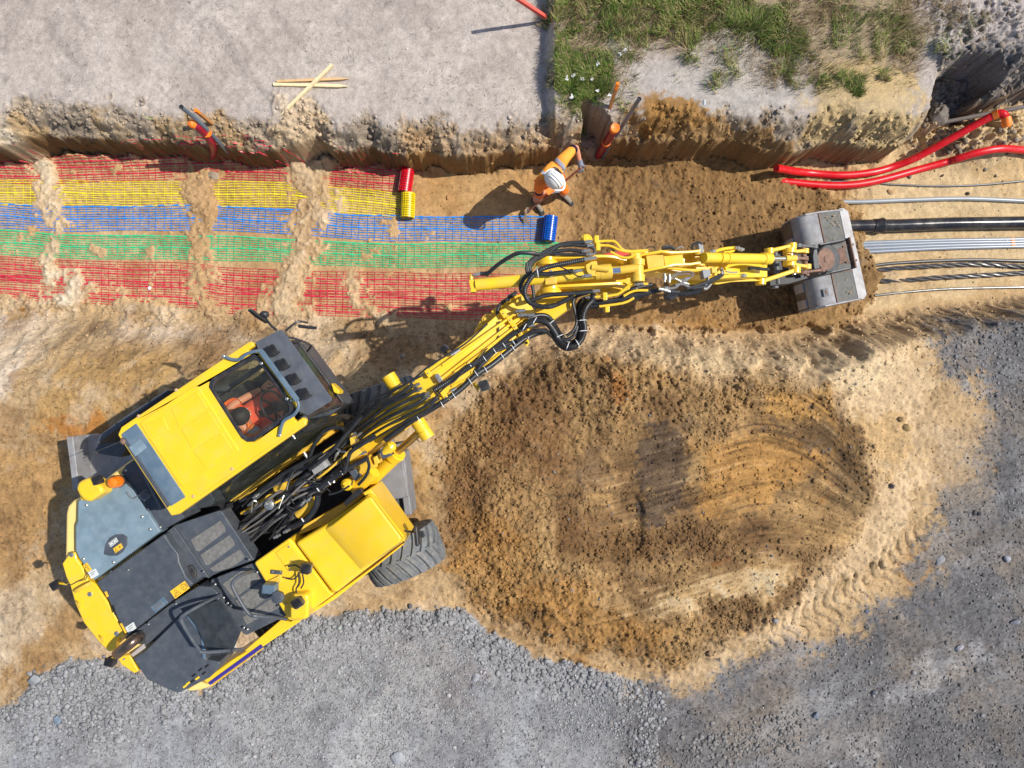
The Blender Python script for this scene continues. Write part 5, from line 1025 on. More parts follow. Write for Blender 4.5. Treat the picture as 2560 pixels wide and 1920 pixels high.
bolts(z2, [(320, 285), (705, 365), (760, 452), (745, 315), (508, 680), (495, 748), (300, 655)], 2.088, ex, .016); bolts(z2, [(610, 733), (750, 1108), (940, 967), (950, 1545), (580, 1350)], 2.15, ex, .012); bolts(z2, [(218, 628), (345, 900), (530, 1172)], 2.005, ex, .028); bolts(z2, [(594, 45), (830, 437)], 2.04, ex, .014)
slab('round_cover', z2, [(440, 625), (450, 560), (480, 510), (520, 488), (570, 485), (602, 505), (600, 560), (570, 610), (530, 635), (480, 635)], 2.09, 2.07, DGR, ex, .004)
def sticker(fn, pl, h, m, marks=()):
    o = slab('sticker', fn, pl, h, h-.004, m, ex, 0); P = [fn(x, y, h+.001) for x, y in pl]
    def at(s, t): q = P[0]*(1-s)*(1-t)+P[1]*s*(1-t)+P[2]*s*t+P[3]*(1-s)*t; return q+UP*.001
    for mk in marks:
        mb = MB(); kind = mk[0]
        if kind == 'line': mb.tube([at(*p) for p in mk[1]], .0028, 4)
        elif kind == 'dot': c = at(*mk[1]); mb.lathe(c-UP*.001, UP, [(0, mk[2]), (.003, mk[2])], 12)
        mb.build('pictogram', mk[-1] if not isinstance(mk[-1], (list, tuple, float)) else INK, o)
tri = ('line', [(.08, .85), (.27, .15), (.46, .85), (.08, .85)]); 
sticker(z2, [(898, 880), (1000, 808), (1035, 858), (935, 932)], 2.136, STY, (tri, ('line', [(.2, .7), (.27, .45), (.35, .7)]), ('line', [(.62, .5), (.66, .22), (.76, .15), (.86, .22), (.9, .5), (.86, .78), (.76, .85), (.66, .78), (.62, .5)]), ('dot', (.76, .5), .006), ('line', [(.94, .2), (.97, .8)])))
sticker(z2, [(295, 700), (325, 682), (358, 730), (328, 750)], 2.086, STY, (('line', [(.2, .45), (.5, .1), (.8, .45), (.2, .45)]), ('line', [(.5, .55), (.6, .9)]), ('dot', (.55, .65), .005)))
sticker(z2, [(505, 585), (558, 548), (574, 578), (522, 616)], 2.094, STY, (('line', [(.1, .8), (.25, .2), (.4, .8), (.1, .8)]), ('line', [(.6, .3), (.85, .7)]), ('line', [(.85, .3), (.6, .7)])))
sticker(z2, [(472, 548), (525, 508), (541, 535), (488, 575)], 2.094, STW, (('line', [(.08, .2), (.45, .2), (.45, .8), (.08, .8), (.08, .2)]), ('line', [(.55, .2), (.92, .2), (.92, .8), (.55, .8), (.55, .2)])))
sticker(z2, [(330, 750), (383, 722), (408, 765), (355, 795)], 2.088, STW, (('line', [(.2, .3), (.8, .3)]), ('line', [(.2, .55), (.6, .55)]))); sticker(z2, [(588, 1130), (645, 1092), (666, 1135), (610, 1172)], 2.136, STW, (('line', [(.2, .3), (.8, .3)]), ('line', [(.2, .6), (.7, .6)])))
slab('slot', z2, [(445, 885), (458, 880), (474, 915), (462, 922)], 2.137, 2.12, STY, ex, 0); slab('slot', z2, [(495, 980), (507, 975), (528, 1040), (515, 1045)], 2.137, 2.12, GRS, ex, 0); slab('slot', z2, [(552, 1105), (562, 1100), (600, 1165), (590, 1175)], 2.137, 2.12, STY, ex, 0)
# exhaust, lifting eyes, beacon, rear lamps
MB().tube([z2(690, 1195, 2.12), z2(660, 1210, 2.28), z2(610, 1250, 2.33), z2(560, 1290, 2.30), z2(535, 1310, 2.25)], .062, 20, sm=6).build('exhaust_pipe', mat('burnt_steel', (.22, .15, .11), .28, metal=.9, var=.3, scale=10), ex)
slab('exhaust_guard', z2, [(585, 1195), (700, 1155), (715, 1230), (690, 1250), (600, 1230)], 2.12, 1.9, DGR, ex, .01); slab('heat_shield', z2, [(625, 1318), (712, 1245), (724, 1275), (640, 1335)], 2.19, 2.16, mat('heat_plate', (.40, .34, .32), .6), ex, .004)
mb = MB(); c = z2(300, 850, 2.05); dv = (z2(345, 825, 2.05)-z2(255, 875, 2.05)).normalized(); mb.tube([c-dv*.10, c-dv*.06+UP*.04, c+dv*.06+UP*.04, c+dv*.10], .022, 8, sm=3); mb.build('lifting_eye', YLW, ex)
for x, y in ((265, 965), (425, 1205)): MB().tube([z2(x-15, y-20, 2.0), z2(x, y, 2.06), z2(x+10, y+25, 2.0)], .012, 6, sm=3).build('lashing_eye', YLW, ex)
bc = z2(533, 122, 2.16); MB().lathe(bc-UP*.04, UP, [(0, .068), (.04, .072), (.09, .070), (.14, .055), (.155, .03), (.158, .005)], 28).build('beacon', AMB, ex); MB().lathe(bc-UP*.12, UP, [(0, .05), (.09, .075), (.10, .075)], 20).build('beacon_base', BLK_, ex)
MB().lathe(bc-UP*.0, UP, [(0, .018), (.09, .018)], 10).build('bulb', STL, ex)
mb = MB(); mb.prism(rounded([z2(x, y, 2.27) for x, y in [(242, 170), (262, 122), (340, 92), (372, 110), (432, 168), (428, 205), (342, 262), (300, 258), (262, 215)]], .05, 4), 2.05, taper=1.06); mb.build('mirror_housing', YEL, ex, bevel=.045, bseg=5); slab('housing_base', z2, [(262, 175), (300, 120), (410, 200), (425, 205), (350, 262), (280, 250)], 2.14, 1.95, YEL, ex, .03)
lampunit(z2(392, 112, 2.32), -U*1+V*.2, .10, ex, z2(360, 170, 2.2)); lampunit(z2(100, 840, 1.98), -U, .105, ex, z2(190, 830, 1.98)); lampunit(z2(478, 1370, 1.98), -U*.7-V*.7, .11, ex, z2(560, 1330, 1.98))
hose([z2(170, 820, 1.99), z2(210, 835, 2.0), z2(260, 812, 2.02), z2(320, 790, 2.1), z2(320, 740, 2.1)], .006, BLK_, 'wiring')
mb = MB(); mb.ell(z2(735, 210, 2.12), (.085, .065, .06), d=U, nu=8, nv=16); mb.build('gps_dome', DGR, ex)
for pts in ([(600, 195), (640, 240), (690, 215), (735, 235), (720, 255)], [(570, 90), (600, 130), (650, 175)], [(780, 130), (800, 240), (850, 300)]): hose([z2(x, y, 2.1) for x, y in pts], .008, STL if pts[0][0] == 600 else BLK_, 'wiring')
MB().tube([z2(700, 0, 2.2), z2(760, 150, 2.2), z2(850, 320, 2.2)], .022, 8, sm=4).build('rear_rail', DGR, ex)
# handrails over the walkway and hood
MB().tube([z2(1480, 735, 2.0), z2(1400, 765, 2.35), z2(1345, 800, 2.42), z2(1330, 840, 2.42), z2(1380, 940, 2.42), z2(1445, 1035, 2.40), z2(1500, 1052, 2.38), z2(1620, 1060, 2.2), z2(1700, 1072, 1.95)], .020, 10, sm=5).build('hand_rail', DGR, ex)
MB().tube([z2(1250, 905, 2.05), z2(1110, 975, 2.35), z2(1000, 1040, 2.45), z2(975, 1070, 2.45), z2(1000, 1130, 2.45), z2(1090, 1270, 2.45), z2(1130, 1300, 2.44), z2(1300, 1290, 2.25), z2(1400, 1280, 2.0)], .020, 10, sm=5).build('hand_rail', DGR, ex)

# ---- front right: tool box and tank hood
slab('tank_hood', z4, [(818, 718), (1105, 545), (1448, 305), (1478, 292), (1500, 320), (1768, 672), (1755, 705), (1490, 905), (1165, 1158), (1130, 1135)], 2.08, 1.5, YEL, ex, .045, 5)
slab('hood_step', z4, [(1095, 560), (1118, 548), (1455, 925), (1290, 1010), (1250, 960)], 2.084, 2.0, YEL, ex, .02) if False else None
# raised front part of the hood with a sloping break
P4 = lambda x, y, h: z4(x, y, h); mb = MB()
fr_ = [P4(1140, 560, 2.17), P4(1440, 325, 2.19), P4(1475, 320, 2.19), P4(1735, 665, 2.19), P4(1735, 700, 2.19), P4(1440, 905, 2.17)]; lo = [P4(1060, 600, 2.06), P4(1440, 312, 2.06), P4(1490, 310, 2.06), P4(1762, 672, 2.06), P4(1755, 708, 2.06), P4(1380, 960, 2.06)]
mb.add(lo+fr_, [(6, 7, 8, 9, 10, 11)[::-1]]+[(i, (i+1) % 6, 6+(i+1) % 6, 6+i)[::-1] for i in range(6)]); mb.build('hood_bulge', YEL, ex, bevel=.03, bseg=4)
slab('hood_front_plate', z4, [(1405, 285), (1470, 248), (1510, 300), (1775, 680), (1760, 712), (1690, 620)], 2.0, 1.3, YEL, ex, .012)
slab('grille_strip', z4, [(1528, 395), (1545, 400), (1668, 570), (1650, 572)], 2.06, 1.99, GRS, ex, 0)
slab('tool_box', z4, [(462, 890), (770, 672), (815, 720), (1125, 1140), (1160, 1160), (1020, 1262), (930, 1330), (850, 1395), (765, 1390), (700, 1290)], 2.04, 1.3, YEL, ex, .03, 4)
slab('tool_box_lid', z4, [(652, 800), (770, 718), (880, 870), (770, 970)], 2.052, 2.03, YEL, ex, .004)
slab('side_skirt', z4, [(700, 1380), (780, 1398), (1060, 1240), (1170, 1160), (1500, 920), (1765, 712), (1755, 735), (1170, 1200), (800, 1430), (420, 1655), (380, 1650)], 1.72, 1.15, YEL, ex, .02)
bolts(z4, [(768, 750), (780, 953), (425, 862), (30, 965)], 2.056, ex, .012); bolts(z4, [(628, 965), (695, 968), (680, 1058), (742, 1242)], 2.06, ex, .012)
slab('lamp_bracket', z4, [(612, 948), (710, 960), (705, 992), (608, 985)], 2.06, 2.04, DGR, ex, .003); slab('lamp_bracket', z4, [(560, 1060), (680, 1000), (700, 1060), (640, 1085)], 2.07, 2.04, YLW, ex, .003)
lampunit(z4(905, 940, 2.30), U*.7-V*.7, .12, ex, z4(865, 905, 2.06)); lampunit(z4(835, 1235, 2.28), -V, .115, ex, z4(860, 1160, 2.1))
slab('sensor_box', z4, [(538, 1078), (648, 1082), (650, 1165), (528, 1155)], 2.25, 2.12, BGR, ex, .01); MB().lathe(z4(697, 1165, 2.16), UP, [(0, .045), (.06, .072), (.11, .074), (.12, .05), (.12, .012)], 8).build('breather_cap', DGR, ex)
mb = MB(); mb.prism([z4(x, y, 2.20) for x, y in [(772, 1210), (790, 1165), (925, 1155), (942, 1200), (938, 1350), (915, 1385), (780, 1388), (768, 1360)]], 1.9); mb.build('lamp_pod', YEL, ex, bevel=.05, bseg=5)
for pts in ([(740, 1020), (800, 1030), (840, 1005), (850, 970)], [(850, 980), (855, 1060), (830, 1120), (845, 1170)], [(885, 985), (895, 1060), (870, 1110)], [(760, 920), (820, 908), (870, 935)]): hose([z4(x, y, 2.12) for x, y in pts], .009, HOSE, 'wiring')
MB().tube([z4(1720, 610, 1.9), z4(1800, 618, 1.9), z4(1870, 625, 1.9)], .012, 6).build('mirror_arm', BLK_, ex); mb = MB(); mb.box(z4(1874, 650, 1.95), (.05, .24, .14), (.99, .1, 0)); mb.build('mirror', BLK_, ex, bevel=.022, bseg=4); slab('mirror_bracket', z4, [(1890, 620), (1930, 615), (1950, 650), (1930, 675), (1895, 670)], 1.85, 1.82, BLK_, ex, .01)
slab('front_bracket', z4, [(1240, 365), (1350, 258), (1390, 245), (1405, 280), (1385, 300), (1260, 400)], 2.0, 1.9, GRS, ex, .006)
slab('inner_wall', z4, [(900, 560), (1240, 370), (1400, 290), (1420, 310), (1110, 545), (830, 660)], 1.75, 1.2, YLW, ex, .01)
slab('belly_grille', z2, [(1480, 1160), (1690, 1010), (1720, 1060), (1520, 1210)], 1.4, 1.3, BSD, ex, .004)
mb = MB()
for k in range(6): mb.beam(z2(1490+k*35, 1150-k*24, 1.42), z2(1520+k*35, 1200-k*24, 1.42), .012, .02)
mb.build('step_tread', mat('worn_tread', (.3, .26, .12), .7), ex)

# ---- engine bay between cab and tank: rams, filter, valve blocks and the knot of hoses
MB().lathe(z3(272, 1335, 2.0), UP, [(-.3, .06), (0, .06), (.0, .058), (.02, .056), (.03, .03)], 20).build('filter', STL, ex); MB().lathe(z3(290, 1300, 1.9), UP, [(-.3, .085), (0, .085)], 16).build('filter_head', YLW, ex)
slab('relay_box', z3, [(655, 985), (775, 915), (815, 975), (690, 1055)], 2.22, 2.1, mat('alloy', (.30, .30, .30), .6), ex, .006)
mb = MB()
for k in range(9): t = k/8; mb.beam(z3(655+t*100, 985-t*55, 2.235), z3(690+t*100, 1050-t*55, 2.235), .010, .03)
mb.build('cooling_fins', mat('alloy2', (.36, .35, .34), .6), ex)
slab('valve_block', z3, [(960, 860), (1060, 800), (1130, 850), (1040, 920), (1000, 950)], 2.1, 1.8, YLW, ex, .01); slab('valve_block', z3, [(1010, 720), (1030, 710), (1060, 760), (1020, 790)], 2.15, 1.9, YLW, ex, .005)
for a, b, r_ in (((540, 1430), (690, 1290), .06), ((350, 1190), (430, 1130), .07), ((1090, 1010), (1230, 930), .085)): MB().cyl(z3(*a, 1.85), z3(*b, 1.9), r_).build('cylinder', YLW, ex)
rr = random.Random(5); zone0 = [(-60, 1500), (60, 1420), (180, 1300), (80, 1600), (250, 1560), (360, 1500), (20, 1320), (-120, 1580)]; zone1 = [(1000, 700), (900, 760), (1100, 640), (820, 900), (960, 960), (750, 1000), (1150, 720), (1050, 820)]
HOSE2 = mat('hose_faded', (.085, .085, .09), .55, var=.3, scale=10, dust=.5, dustcol=(.2, .18, .16)); GHS = mat('hose_light', (.15, .145, .14), .5, var=.2, scale=10, dust=.3)
for k in range(38):
    a = rr.choice(zone0); b = rr.choice(zone1); a = (a[0]+rr.uniform(-60, 60), a[1]+rr.uniform(-50, 50)); a = (a[0]+25, a[1]+45); b = (b[0]+rr.uniform(-30, 60), b[1]+rr.uniform(-20, 50)); h0 = rr.uniform(1.5, 1.85); n = 5; pts = []
    for q in range(n): t = q/(n-1); e = math.sin(t*math.pi); pts.append(z3(a[0]+(b[0]-a[0])*t+rr.uniform(-50, 50)*e, a[1]+(b[1]-a[1])*t+rr.uniform(-60, 60)*e, h0+.25*t+rr.uniform(-.05, .18)*e))
    hose(pts, rr.choice((.009, .012, .014, .018)), rr.choice((HOSE, HOSE, HOSE2, HOSE2, GHS)) if k < 34 else YLW, sm=7, rib=rr.choice((0, 0, .05)))
for k in range(22):     # short looping wires and clips
    cx, cy = rr.choice([(120, 1420), (600, 1000), (760, 1080), (900, 930), (560, 1200), (700, 1150), (1000, 900), (400, 1300)]); cx += rr.uniform(-90, 90); cy += rr.uniform(-70, 70); h0 = rr.uniform(1.9, 2.15); pts = [z3(cx+rr.uniform(-90, 90), cy+rr.uniform(-70, 70), h0+rr.uniform(-.05, .08)) for _ in range(4)]
    hose(pts, rr.choice((.005, .007, .009)), HOSE if rr.random() < .75 else STL, 'wiring', sm=6, seg=6)
for x, y, ax2, ay in ((120, 1270, 60, -40), (590, 850, 30, 50), (600, 930, 35, -20), (1030, 780, 20, -20), (310, 1640, 60, -30), (400, 1590, 50, -25), (560, 1340, 40, -45), (1100, 870, 30, -10), (880, 890, 20, -30), (850, 1060, 10, 40), (610, 1310, 30, -30)): MB().lathe(z3(x, y, 2.08), (z3(x+ax2, y+ay, 2.08)-z3(x, y, 2.08)), [(0, .016), (.03, .016), (.03, .022), (.05, .022), (.05, .016), (.09, .016)], 8).build('fitting', STL, ex)
slab('bay_floor_light', z3, [(340, 1220), (430, 1130), (520, 1180), (480, 1260), (400, 1290)], 1.6, 1.4, YLW, ex, .01)
# traced hoses of the bay
for pts, r_, h0, h1 in (([(150, 1240), (400, 1050), (560, 960), (760, 860)], .024, 2.05, 2.15), ([(0, 1300), (300, 1150), (480, 1030)], .02, 1.9, 2.0), ([(640, 900), (700, 750), (800, 640), (920, 625), (970, 660)], .024, 2.1, 2.2), ([(640, 1010), (820, 870), (930, 740), (1050, 600), (1120, 520)], .024, 2.25, 2.3),
        ([(960, 1040), (990, 940), (1020, 850), (1120, 780), (1250, 700)], .024, 2.25, 2.3), ([(700, 1210), (800, 1130), (1000, 1000), (1180, 900)], .030, 2.2, 2.25), ([(430, 1200), (450, 1120), (500, 1020), (590, 970)], .012, 2.15, 2.1), ([(1090, 1150), (1160, 1070), (1190, 980), (1170, 900)], .018, 2.1, 2.2), ([(820, 1240), (900, 1220), (1010, 1160)], .012, 2.1, 2.1), ([(430, 1560), (600, 1480), (700, 1350), (720, 1240)], .036, 1.95, 2.1)):
    n = len(pts)-1; hose([z3(x, y, h0+(h1-h0)*i/n) for i, (x, y) in enumerate(pts)], r_, HOSE, rib=.04 if r_ > .023 else 0)
for x, y in ((720, 1195), (578, 1475), (825, 1135), (940, 1040)): MB().box(z3(x, y, 2.24), (.006, .045, .03), U).build('cable_tie', TIE, ex)

# ---- boom: box section rising from the frame
def loft(secs):          # secs: (top centre, side vector, width, depth)
    mb = MB(); vs = []
    for c, sv_, w_, dp in secs: sv_ = sv_.normalized()*w_/2; vs += [c-sv_, c+sv_, c+sv_-UP*dp, c-sv_-UP*dp]
    fs = [(i*4+k, i*4+(k+1) % 4, i*4+4+(k+1) % 4, i*4+4+k) for i in range(len(secs)-1) for k in range(4)]+[(3, 2, 1, 0), tuple(len(vs)-4+k for k in range(4))]
    return mb.add(vs, fs)
bc_ = [((800, 1195), 1.55), ((900, 1105), 1.80), ((985, 1035), 2.02), ((1100, 948), 2.08), ((1200, 872), 1.98), ((1290, 795), 1.84), ((1330, 765), 1.78)]
BP = [W(x, y, h) for (x, y), h in bc_]; wd = [.30, .34, .38, .36, .35, .36, .34]; dp = [.3, .42, .5, .5, .45, .36, .3]
boom = loft([(p, V, w_, d_) for p, w_, d_ in zip(BP, wd, dp)]).build('boom', YEL, ex, bevel=.012)
loft([(p-UP*(d_), V, w_+.04, .025) for p, w_, d_ in zip(BP, wd, dp)]).build('lower_flange', YEL, boom, bevel=.004)
def bh(x): return float(np.interp(x, [p[0][0] for p in bc_], [p[1] for p in bc_]))
def z8h(x, y, up_=0): return z8(x, y, bh(880+x/4.608)+up_)
# pin bosses of the lift rams on both sides, the rams themselves
for (x, y), (x2, y2) in (((1345, 200), (1480, 230)), ((1625, 610), (1740, 660))):
    c = z3((x+x2)/2, (y+y2)/2, 1.98); MB().lathe(c-V*.13, V, [(0, .05), (0, .082), (.10, .085), (.105, .078), (.125, .078), (.13, .085), (.24, .085), (.24, .05)], 24).build('pin_boss', YEL, ex)
MB().cyl(z3(1190, 1120, 1.45), z3(1470, 850, 1.72), .088, seg=24).build('lift_cylinder', YEL, ex); MB().lathe(z3(1405, 900, 1.68), (z3(1470, 845, 1.74)-z3(1405, 900, 1.68)), [(0, .10), (.10, .105), (.10, .06)], 20).build('gland', YEL, ex)
MB().cyl(z3(1450, 850, 1.73), z3(1660, 660, 1.97), .045, seg=18).build('piston_rod', mat('oily_rod', (.35, .25, .1), .2, metal=.8), ex)
MB().lathe(z3(1330, 860, 2.0), z3(1420, 770, 2.05)-z3(1330, 860, 2.0), [(0, .03), (0, .06), (.14, .062), (.17, .04)], 18).build('accumulator', YEL, ex); MB().lathe(z3(985, 1150, 1.95), UP, [(-.25, .07), (0, .07), (.03, .04)], 18).build('accumulator', YEL, ex)
slab('clamp_block', z3, [(1290, 840), (1330, 810), (1400, 880), (1310, 920)], 2.06, 1.85, DGR, ex, .01); slab('clamp_block', z3, [(1000, 1030), (1060, 1000), (1110, 1070), (1060, 1120)], 2.0, 1.8, DGR, ex, .01); slab('clamp_block', z3, [(1225, 900), (1260, 880), (1290, 950), (1240, 970)], 2.0, 1.8, YLW, ex, .01)
MB().cyl(z3(1060, 1200, 1.75), z3(1240, 1030, 1.9), .075, seg=20).build('lift_cylinder', YEL, ex)
# steel lines on the boom top and their clamps
for a, b in (((880, 905), (1880, 205)), ((985, 985), (1950, 225)), ((1060, 990), (2010, 250)), ((1040, 800), (1330, 590)), ((1180, 880), (2030, 290)), ((1020, 1090), (1190, 940))):
    MB().tube([z8h(*a, .045), z8h((a[0]*2+b[0])/3, (a[1]*2+b[1])/3, .05), z8h((a[0]+2*b[0])/3, (a[1]+2*b[1])/3, .05), z8h(*b, .05)], .016, 10).build('steel_line', YEL, ex)
for a, b in (((1010, 1180), (1170, 1120)), ((1060, 1190), (1180, 1130)), ((1150, 1040), (1340, 950))): MB().tube([z8h(*a, .04), z8h(*b, .04)], .011, 8).build('steel_line', YEL, ex)
for x, y, m_ in ((880, 890, YEL), (1000, 945, STL), (1035, 1095, YEL), (1080, 1165, YEL), (1820, 280, YEL), (1875, 360, YEL), (1940, 440, YEL), (1745, 205, YEL)): 
    c = z8h(x, y, .062); mb = MB(); mb.box(c, (.055, .10, .05), U); mb.build('line_clamp', m_, ex, bevel=.006); MB().lathe(c+UP*.024, UP, [(0, .010), (.010, .009)], 8).build('clamp_bolt', STL, ex)
for x, y, L in ((745, 1030, .09), (770, 1080, .09), (845, 1140, .11), (865, 1170, .09), (955, 1190, .07), (1190, 650, .12), (1320, 830, .11), (1170, 1080, .07), (1890, 190, .06), (1940, 220, .06), (2010, 235, .06), (2040, 330, .09), (700, 980, .05)):
    c = z8h(x, y, .05); dv = (z8h(x+90, y-58, .05)-c).normalized(); MB().lathe(c-dv*L/2, dv, [(0, .015), (L*.3, .015), (L*.3, .023), (L*.55, .023), (L*.55, .018), (L, .018)], 8).build('fitting', STL, ex)
for pl in ([(1680, 560), (1690, 320), (1700, 300)], [(1540, 600), (1640, 540), (1680, 480)]): hose([z8h(x, y, .02) for x, y in pl], .010, HOSE)
# hoses fanning out from the frame over the boom
for pts, r_ in (([(-40, 1560), (120, 1420), (330, 1250), (560, 1130), (700, 1010)], .022), ([(-60, 1600), (160, 1460), (400, 1260), (620, 1150), (750, 1065)], .022), ([(0, 1640), (250, 1440), (480, 1290), (680, 1190), (840, 1120)], .020), ([(60, 1660), (330, 1450), (560, 1330), (760, 1230), (850, 1170)], .022),
        ([(-100, 1520), (60, 1380), (240, 1200), (520, 1060), (760, 940), (830, 900)], .012), ([(-80, 1540), (150, 1340), (420, 1140), (700, 960), (900, 800), (1130, 660), (1330, 530), (1560, 320)], .011), ([(120, 1660), (420, 1480), (700, 1340), (900, 1230), (1000, 1180)], .014), ([(200, 1680), (500, 1500), (700, 1400), (880, 1300), (960, 1200)], .012),
        ([(640, 1370), (860, 1260), (1060, 1060), (1180, 980), (1300, 840)], .010), ([(-60, 1470), (200, 1330), (450, 1200), (640, 1130)], .016), ([(1130, 980), (1340, 800), (1420, 760), (1560, 600)], .008)):
    n = len(pts)-1; hose([z8h(x, y, .10+.05*math.sin(3.14*i/n)) for i, (x, y) in enumerate(pts)], r_, HOSE)
# ribbed bundle on the right flank, from the bay to the swivel
hose([z8h(x, y, .06) for x, y in [(380, 1660), (700, 1430), (1000, 1250), (1230, 1090), (1440, 900), (1600, 800), (1800, 640), (1950, 520), (2100, 440), (2250, 400)]], .034, HOSE, rib=.02, seg=12)
hose([z8h(x, y, .075) for x, y in [(940, 1090), (1100, 990), (1300, 850), (1500, 720), (1650, 600), (1850, 440), (1990, 360), (2090, 290)]], .034, HOSE, rib=.07, seg=12)
hose([z8h(x, y, .05) for x, y in [(1430, 880), (1480, 800), (1560, 720), (1660, 620), (1760, 560), (1900, 520)]], .026, HOSE)
hose([z8h(x, y, .05) for x, y in [(1440, 860), (1520, 700), (1640, 640), (1820, 580)]], .020, HOSE)
for x, y in ((1985, 350), (1860, 530), (1745, 555), (1640, 625), (1525, 715), (1360, 790), (1430, 890), (1540, 845), (1855, 595), (1730, 690), (1360, 980), (1175, 1145), (1040, 1250), (765, 1410), (2020, 460)): MB().tube([z8h(x, y, .095)+V*(.040*math.cos(a)-.0)+UP*(.045*math.sin(a)-.025) for a in [k*.5236 for k in range(7)]], .0045, 5).build('cable_tie', TIE, ex)
# lamps on the boom
lampunit(z8(1060, 615, 2.0), U*.9+V*.3, .09, ex, z8(1110, 640, 2.0)); lampunit(z8(1512, 1035, 1.98), U*.95-V*.2, .125, ex, z8(1420, 1010, 1.95)); lampunit(z8(2010, 540, 1.95), U, .03, ex)
slab('lamp_plate', z8, [(1385, 1010), (1420, 985), (1470, 1060), (1445, 1105)], 1.9, 1.87, YEL, ex, .004); slab('bracket', z5, [(780, 1370), (830, 1320), (845, 1370), (815, 1415)], 1.95, 1.9, YEL, ex, .004)
# side ears of the swivel joint
slab('side_ear', z5, [(200, 1260), (290, 1090), (340, 1035), (400, 1040), (470, 1080), (430, 1120), (300, 1190)], 1.70, 1.35, YEL, ex, .01); MB().lathe(z5(352, 1100, 1.70), UP, [(0, .055), (.03, .055), (.03, .035), (.045, .035)], 20).build('pivot_pin', YLW, ex)
slab('swivel_head', z5, [(400, 1000), (760, 790), (950, 820), (1350, 830), (1390, 900), (1330, 960), (1130, 1100), (960, 1060), (700, 1150), (500, 1200)], 1.68, 1.30, YEL, ex, .012)
slab('swivel_cap', z5, [(760, 900), (900, 860), (960, 950), (860, 1010), (770, 990)], 1.78, 1.68, GRS, ex, .01)

# ---- second boom section: open box with two cheek plates, pointing along the trench
AF = (z6(1250, 400, 1.0)-z5(950, 560, 1.0)); AF.z = 0; AF.normalize(); AS = Vector((-AF.y, AF.x, 0))
def cheek(name, pts, th, m=YEL, zd=.16, parent=ex):
    mb = MB(); up_ = [z5(x, y, h) for x, y, h in pts]; vs = []
    for p, (_, _, h) in zip(up_, pts): vs += [p-AS*th/2, p+AS*th/2, p+AS*th/2-UP*zd, p-AS*th/2-UP*zd]
    n = len(pts); mb.add(vs, [(i*4+k, i*4+(k+1) % 4, i*4+4+(k+1) % 4, i*4+4+k) for i in range(n-1) for k in range(4)]+[(3, 2, 1, 0), tuple(len(vs)-4+k for k in range(4))]); return mb.build(name, m, parent, bevel=.008)
cheek('cheek_plate', [(885, 500, 1.86), (930, 430, 1.92), (1040, 390, 1.96), (1150, 385, 1.97), (1700, 368, 1.97), (1800, 372, 1.95), (1970, 410, 1.9)], .035, zd=.25)
cheek('cheek_plate', [(920, 800, 1.82), (970, 760, 1.9), (1080, 715, 1.95), (1180, 715, 1.96), (1860, 680, 1.94), (1950, 690, 1.9), (1990, 720, 1.85)], .035, zd=.25)
for (x, y) in ((1050, 420), (1085, 745)): 
    c = z5(x, y, 1.86); MB().lathe(c-AS*.06, AS, [(0, .05), (0, .13), (.03, .135), (.05, .12), (.09, .12), (.10, .10), (.12, .10), (.12, .03)], 30).build('pivot_boss', YEL, ex)
    for k in range(6): a = math.pi*k/5; MB().lathe(c+AS*(.02 if y < 500 else -.06)+(AF*math.cos(a)+UP*math.sin(a))*.11, AS, [(0, .010), (.03, .010)], 6).build('bolt', STL, ex)
slab('box_floor', z5, [(980, 430), (2130, 400), (2140, 600), (2100, 700), (1000, 760)], 1.62, 1.45, YEL, ex, .01)
slab('box_underside', z5, [(950, 850), (1330, 830), (1900, 790), (2130, 700), (2130, 620), (1000, 780)], 1.55, 1.30, YEL, ex, .01)
slab('red_marker', z5, [(1690, 345), (1960, 300), (2010, 320), (1950, 385), (1850, 365)], 1.5, 1.46, mat('marker_red', (.6, .05, .04), .4), ex, .005)
# arm cylinder with valve block
MB().cyl(z5(225, 702, 2.02), z5(1640, 560, 2.02), .070, seg=32).build('arm_cylinder', YEL, ex)
cap = MB(); cap.prism(rounded([z5(x, y, 2.06) for x, y in [(150, 640), (215, 640), (215, 680), (225, 700), (215, 730), (235, 780), (165, 785), (170, 740), (155, 700)]], .01), 1.93); cap.build('cylinder_cap', YEL, ex, bevel=.012); MB().cyl(z5(175, 640, 2.02), z5(176, 585, 2.02), .022).build('port', YEL, ex)
MB().lathe(z5(1600, 563, 2.02), z5(1820, 540, 2.02)-z5(1600, 563, 2.02), [(0, .07), (0, .085), (.06, .085), (.06, .088), (.19, .088), (.2, .06), (.205, .04)], 28).build('gland', YLW, ex)
MB().cyl(z5(1800, 542, 2.02), z5(1930, 528, 2.02), .040, seg=20).build('piston_rod', CHR, ex); MB().cyl(z5(1890, 532, 2.02), z5(2080, 505, 2.02), .048, seg=20).build('rod_end', YLW, ex)
MB().lathe(z5(2090, 430, 1.98), AS*-1, [(-.02, .03), (-.02, .085), (.05, .085), (.05, .07), (.16, .07), (.16, .085), (.24, .085), (.24, .03)], 26).build('clevis', YLW, ex)
slab('valve_block', z5, [(1490, 470), (1560, 430), (1620, 420), (1640, 500), (1600, 560), (1620, 600), (1540, 600), (1500, 540)], 2.14, 2.0, YLW, ex, .012); MB().cyl(z5(1560, 500, 2.13), z5(1760, 520, 2.13), .035).build('valve_spool', YLW, ex)
slab('saddle', z5, [(1020, 600), (1155, 595), (1160, 690), (1025, 700)], 2.095, 1.8, YLW, ex, .012); slab('hose_bracket', z5, [(1072, 530), (1108, 528), (1120, 600), (1085, 608)], 2.16, 2.12, STL, ex, .004)
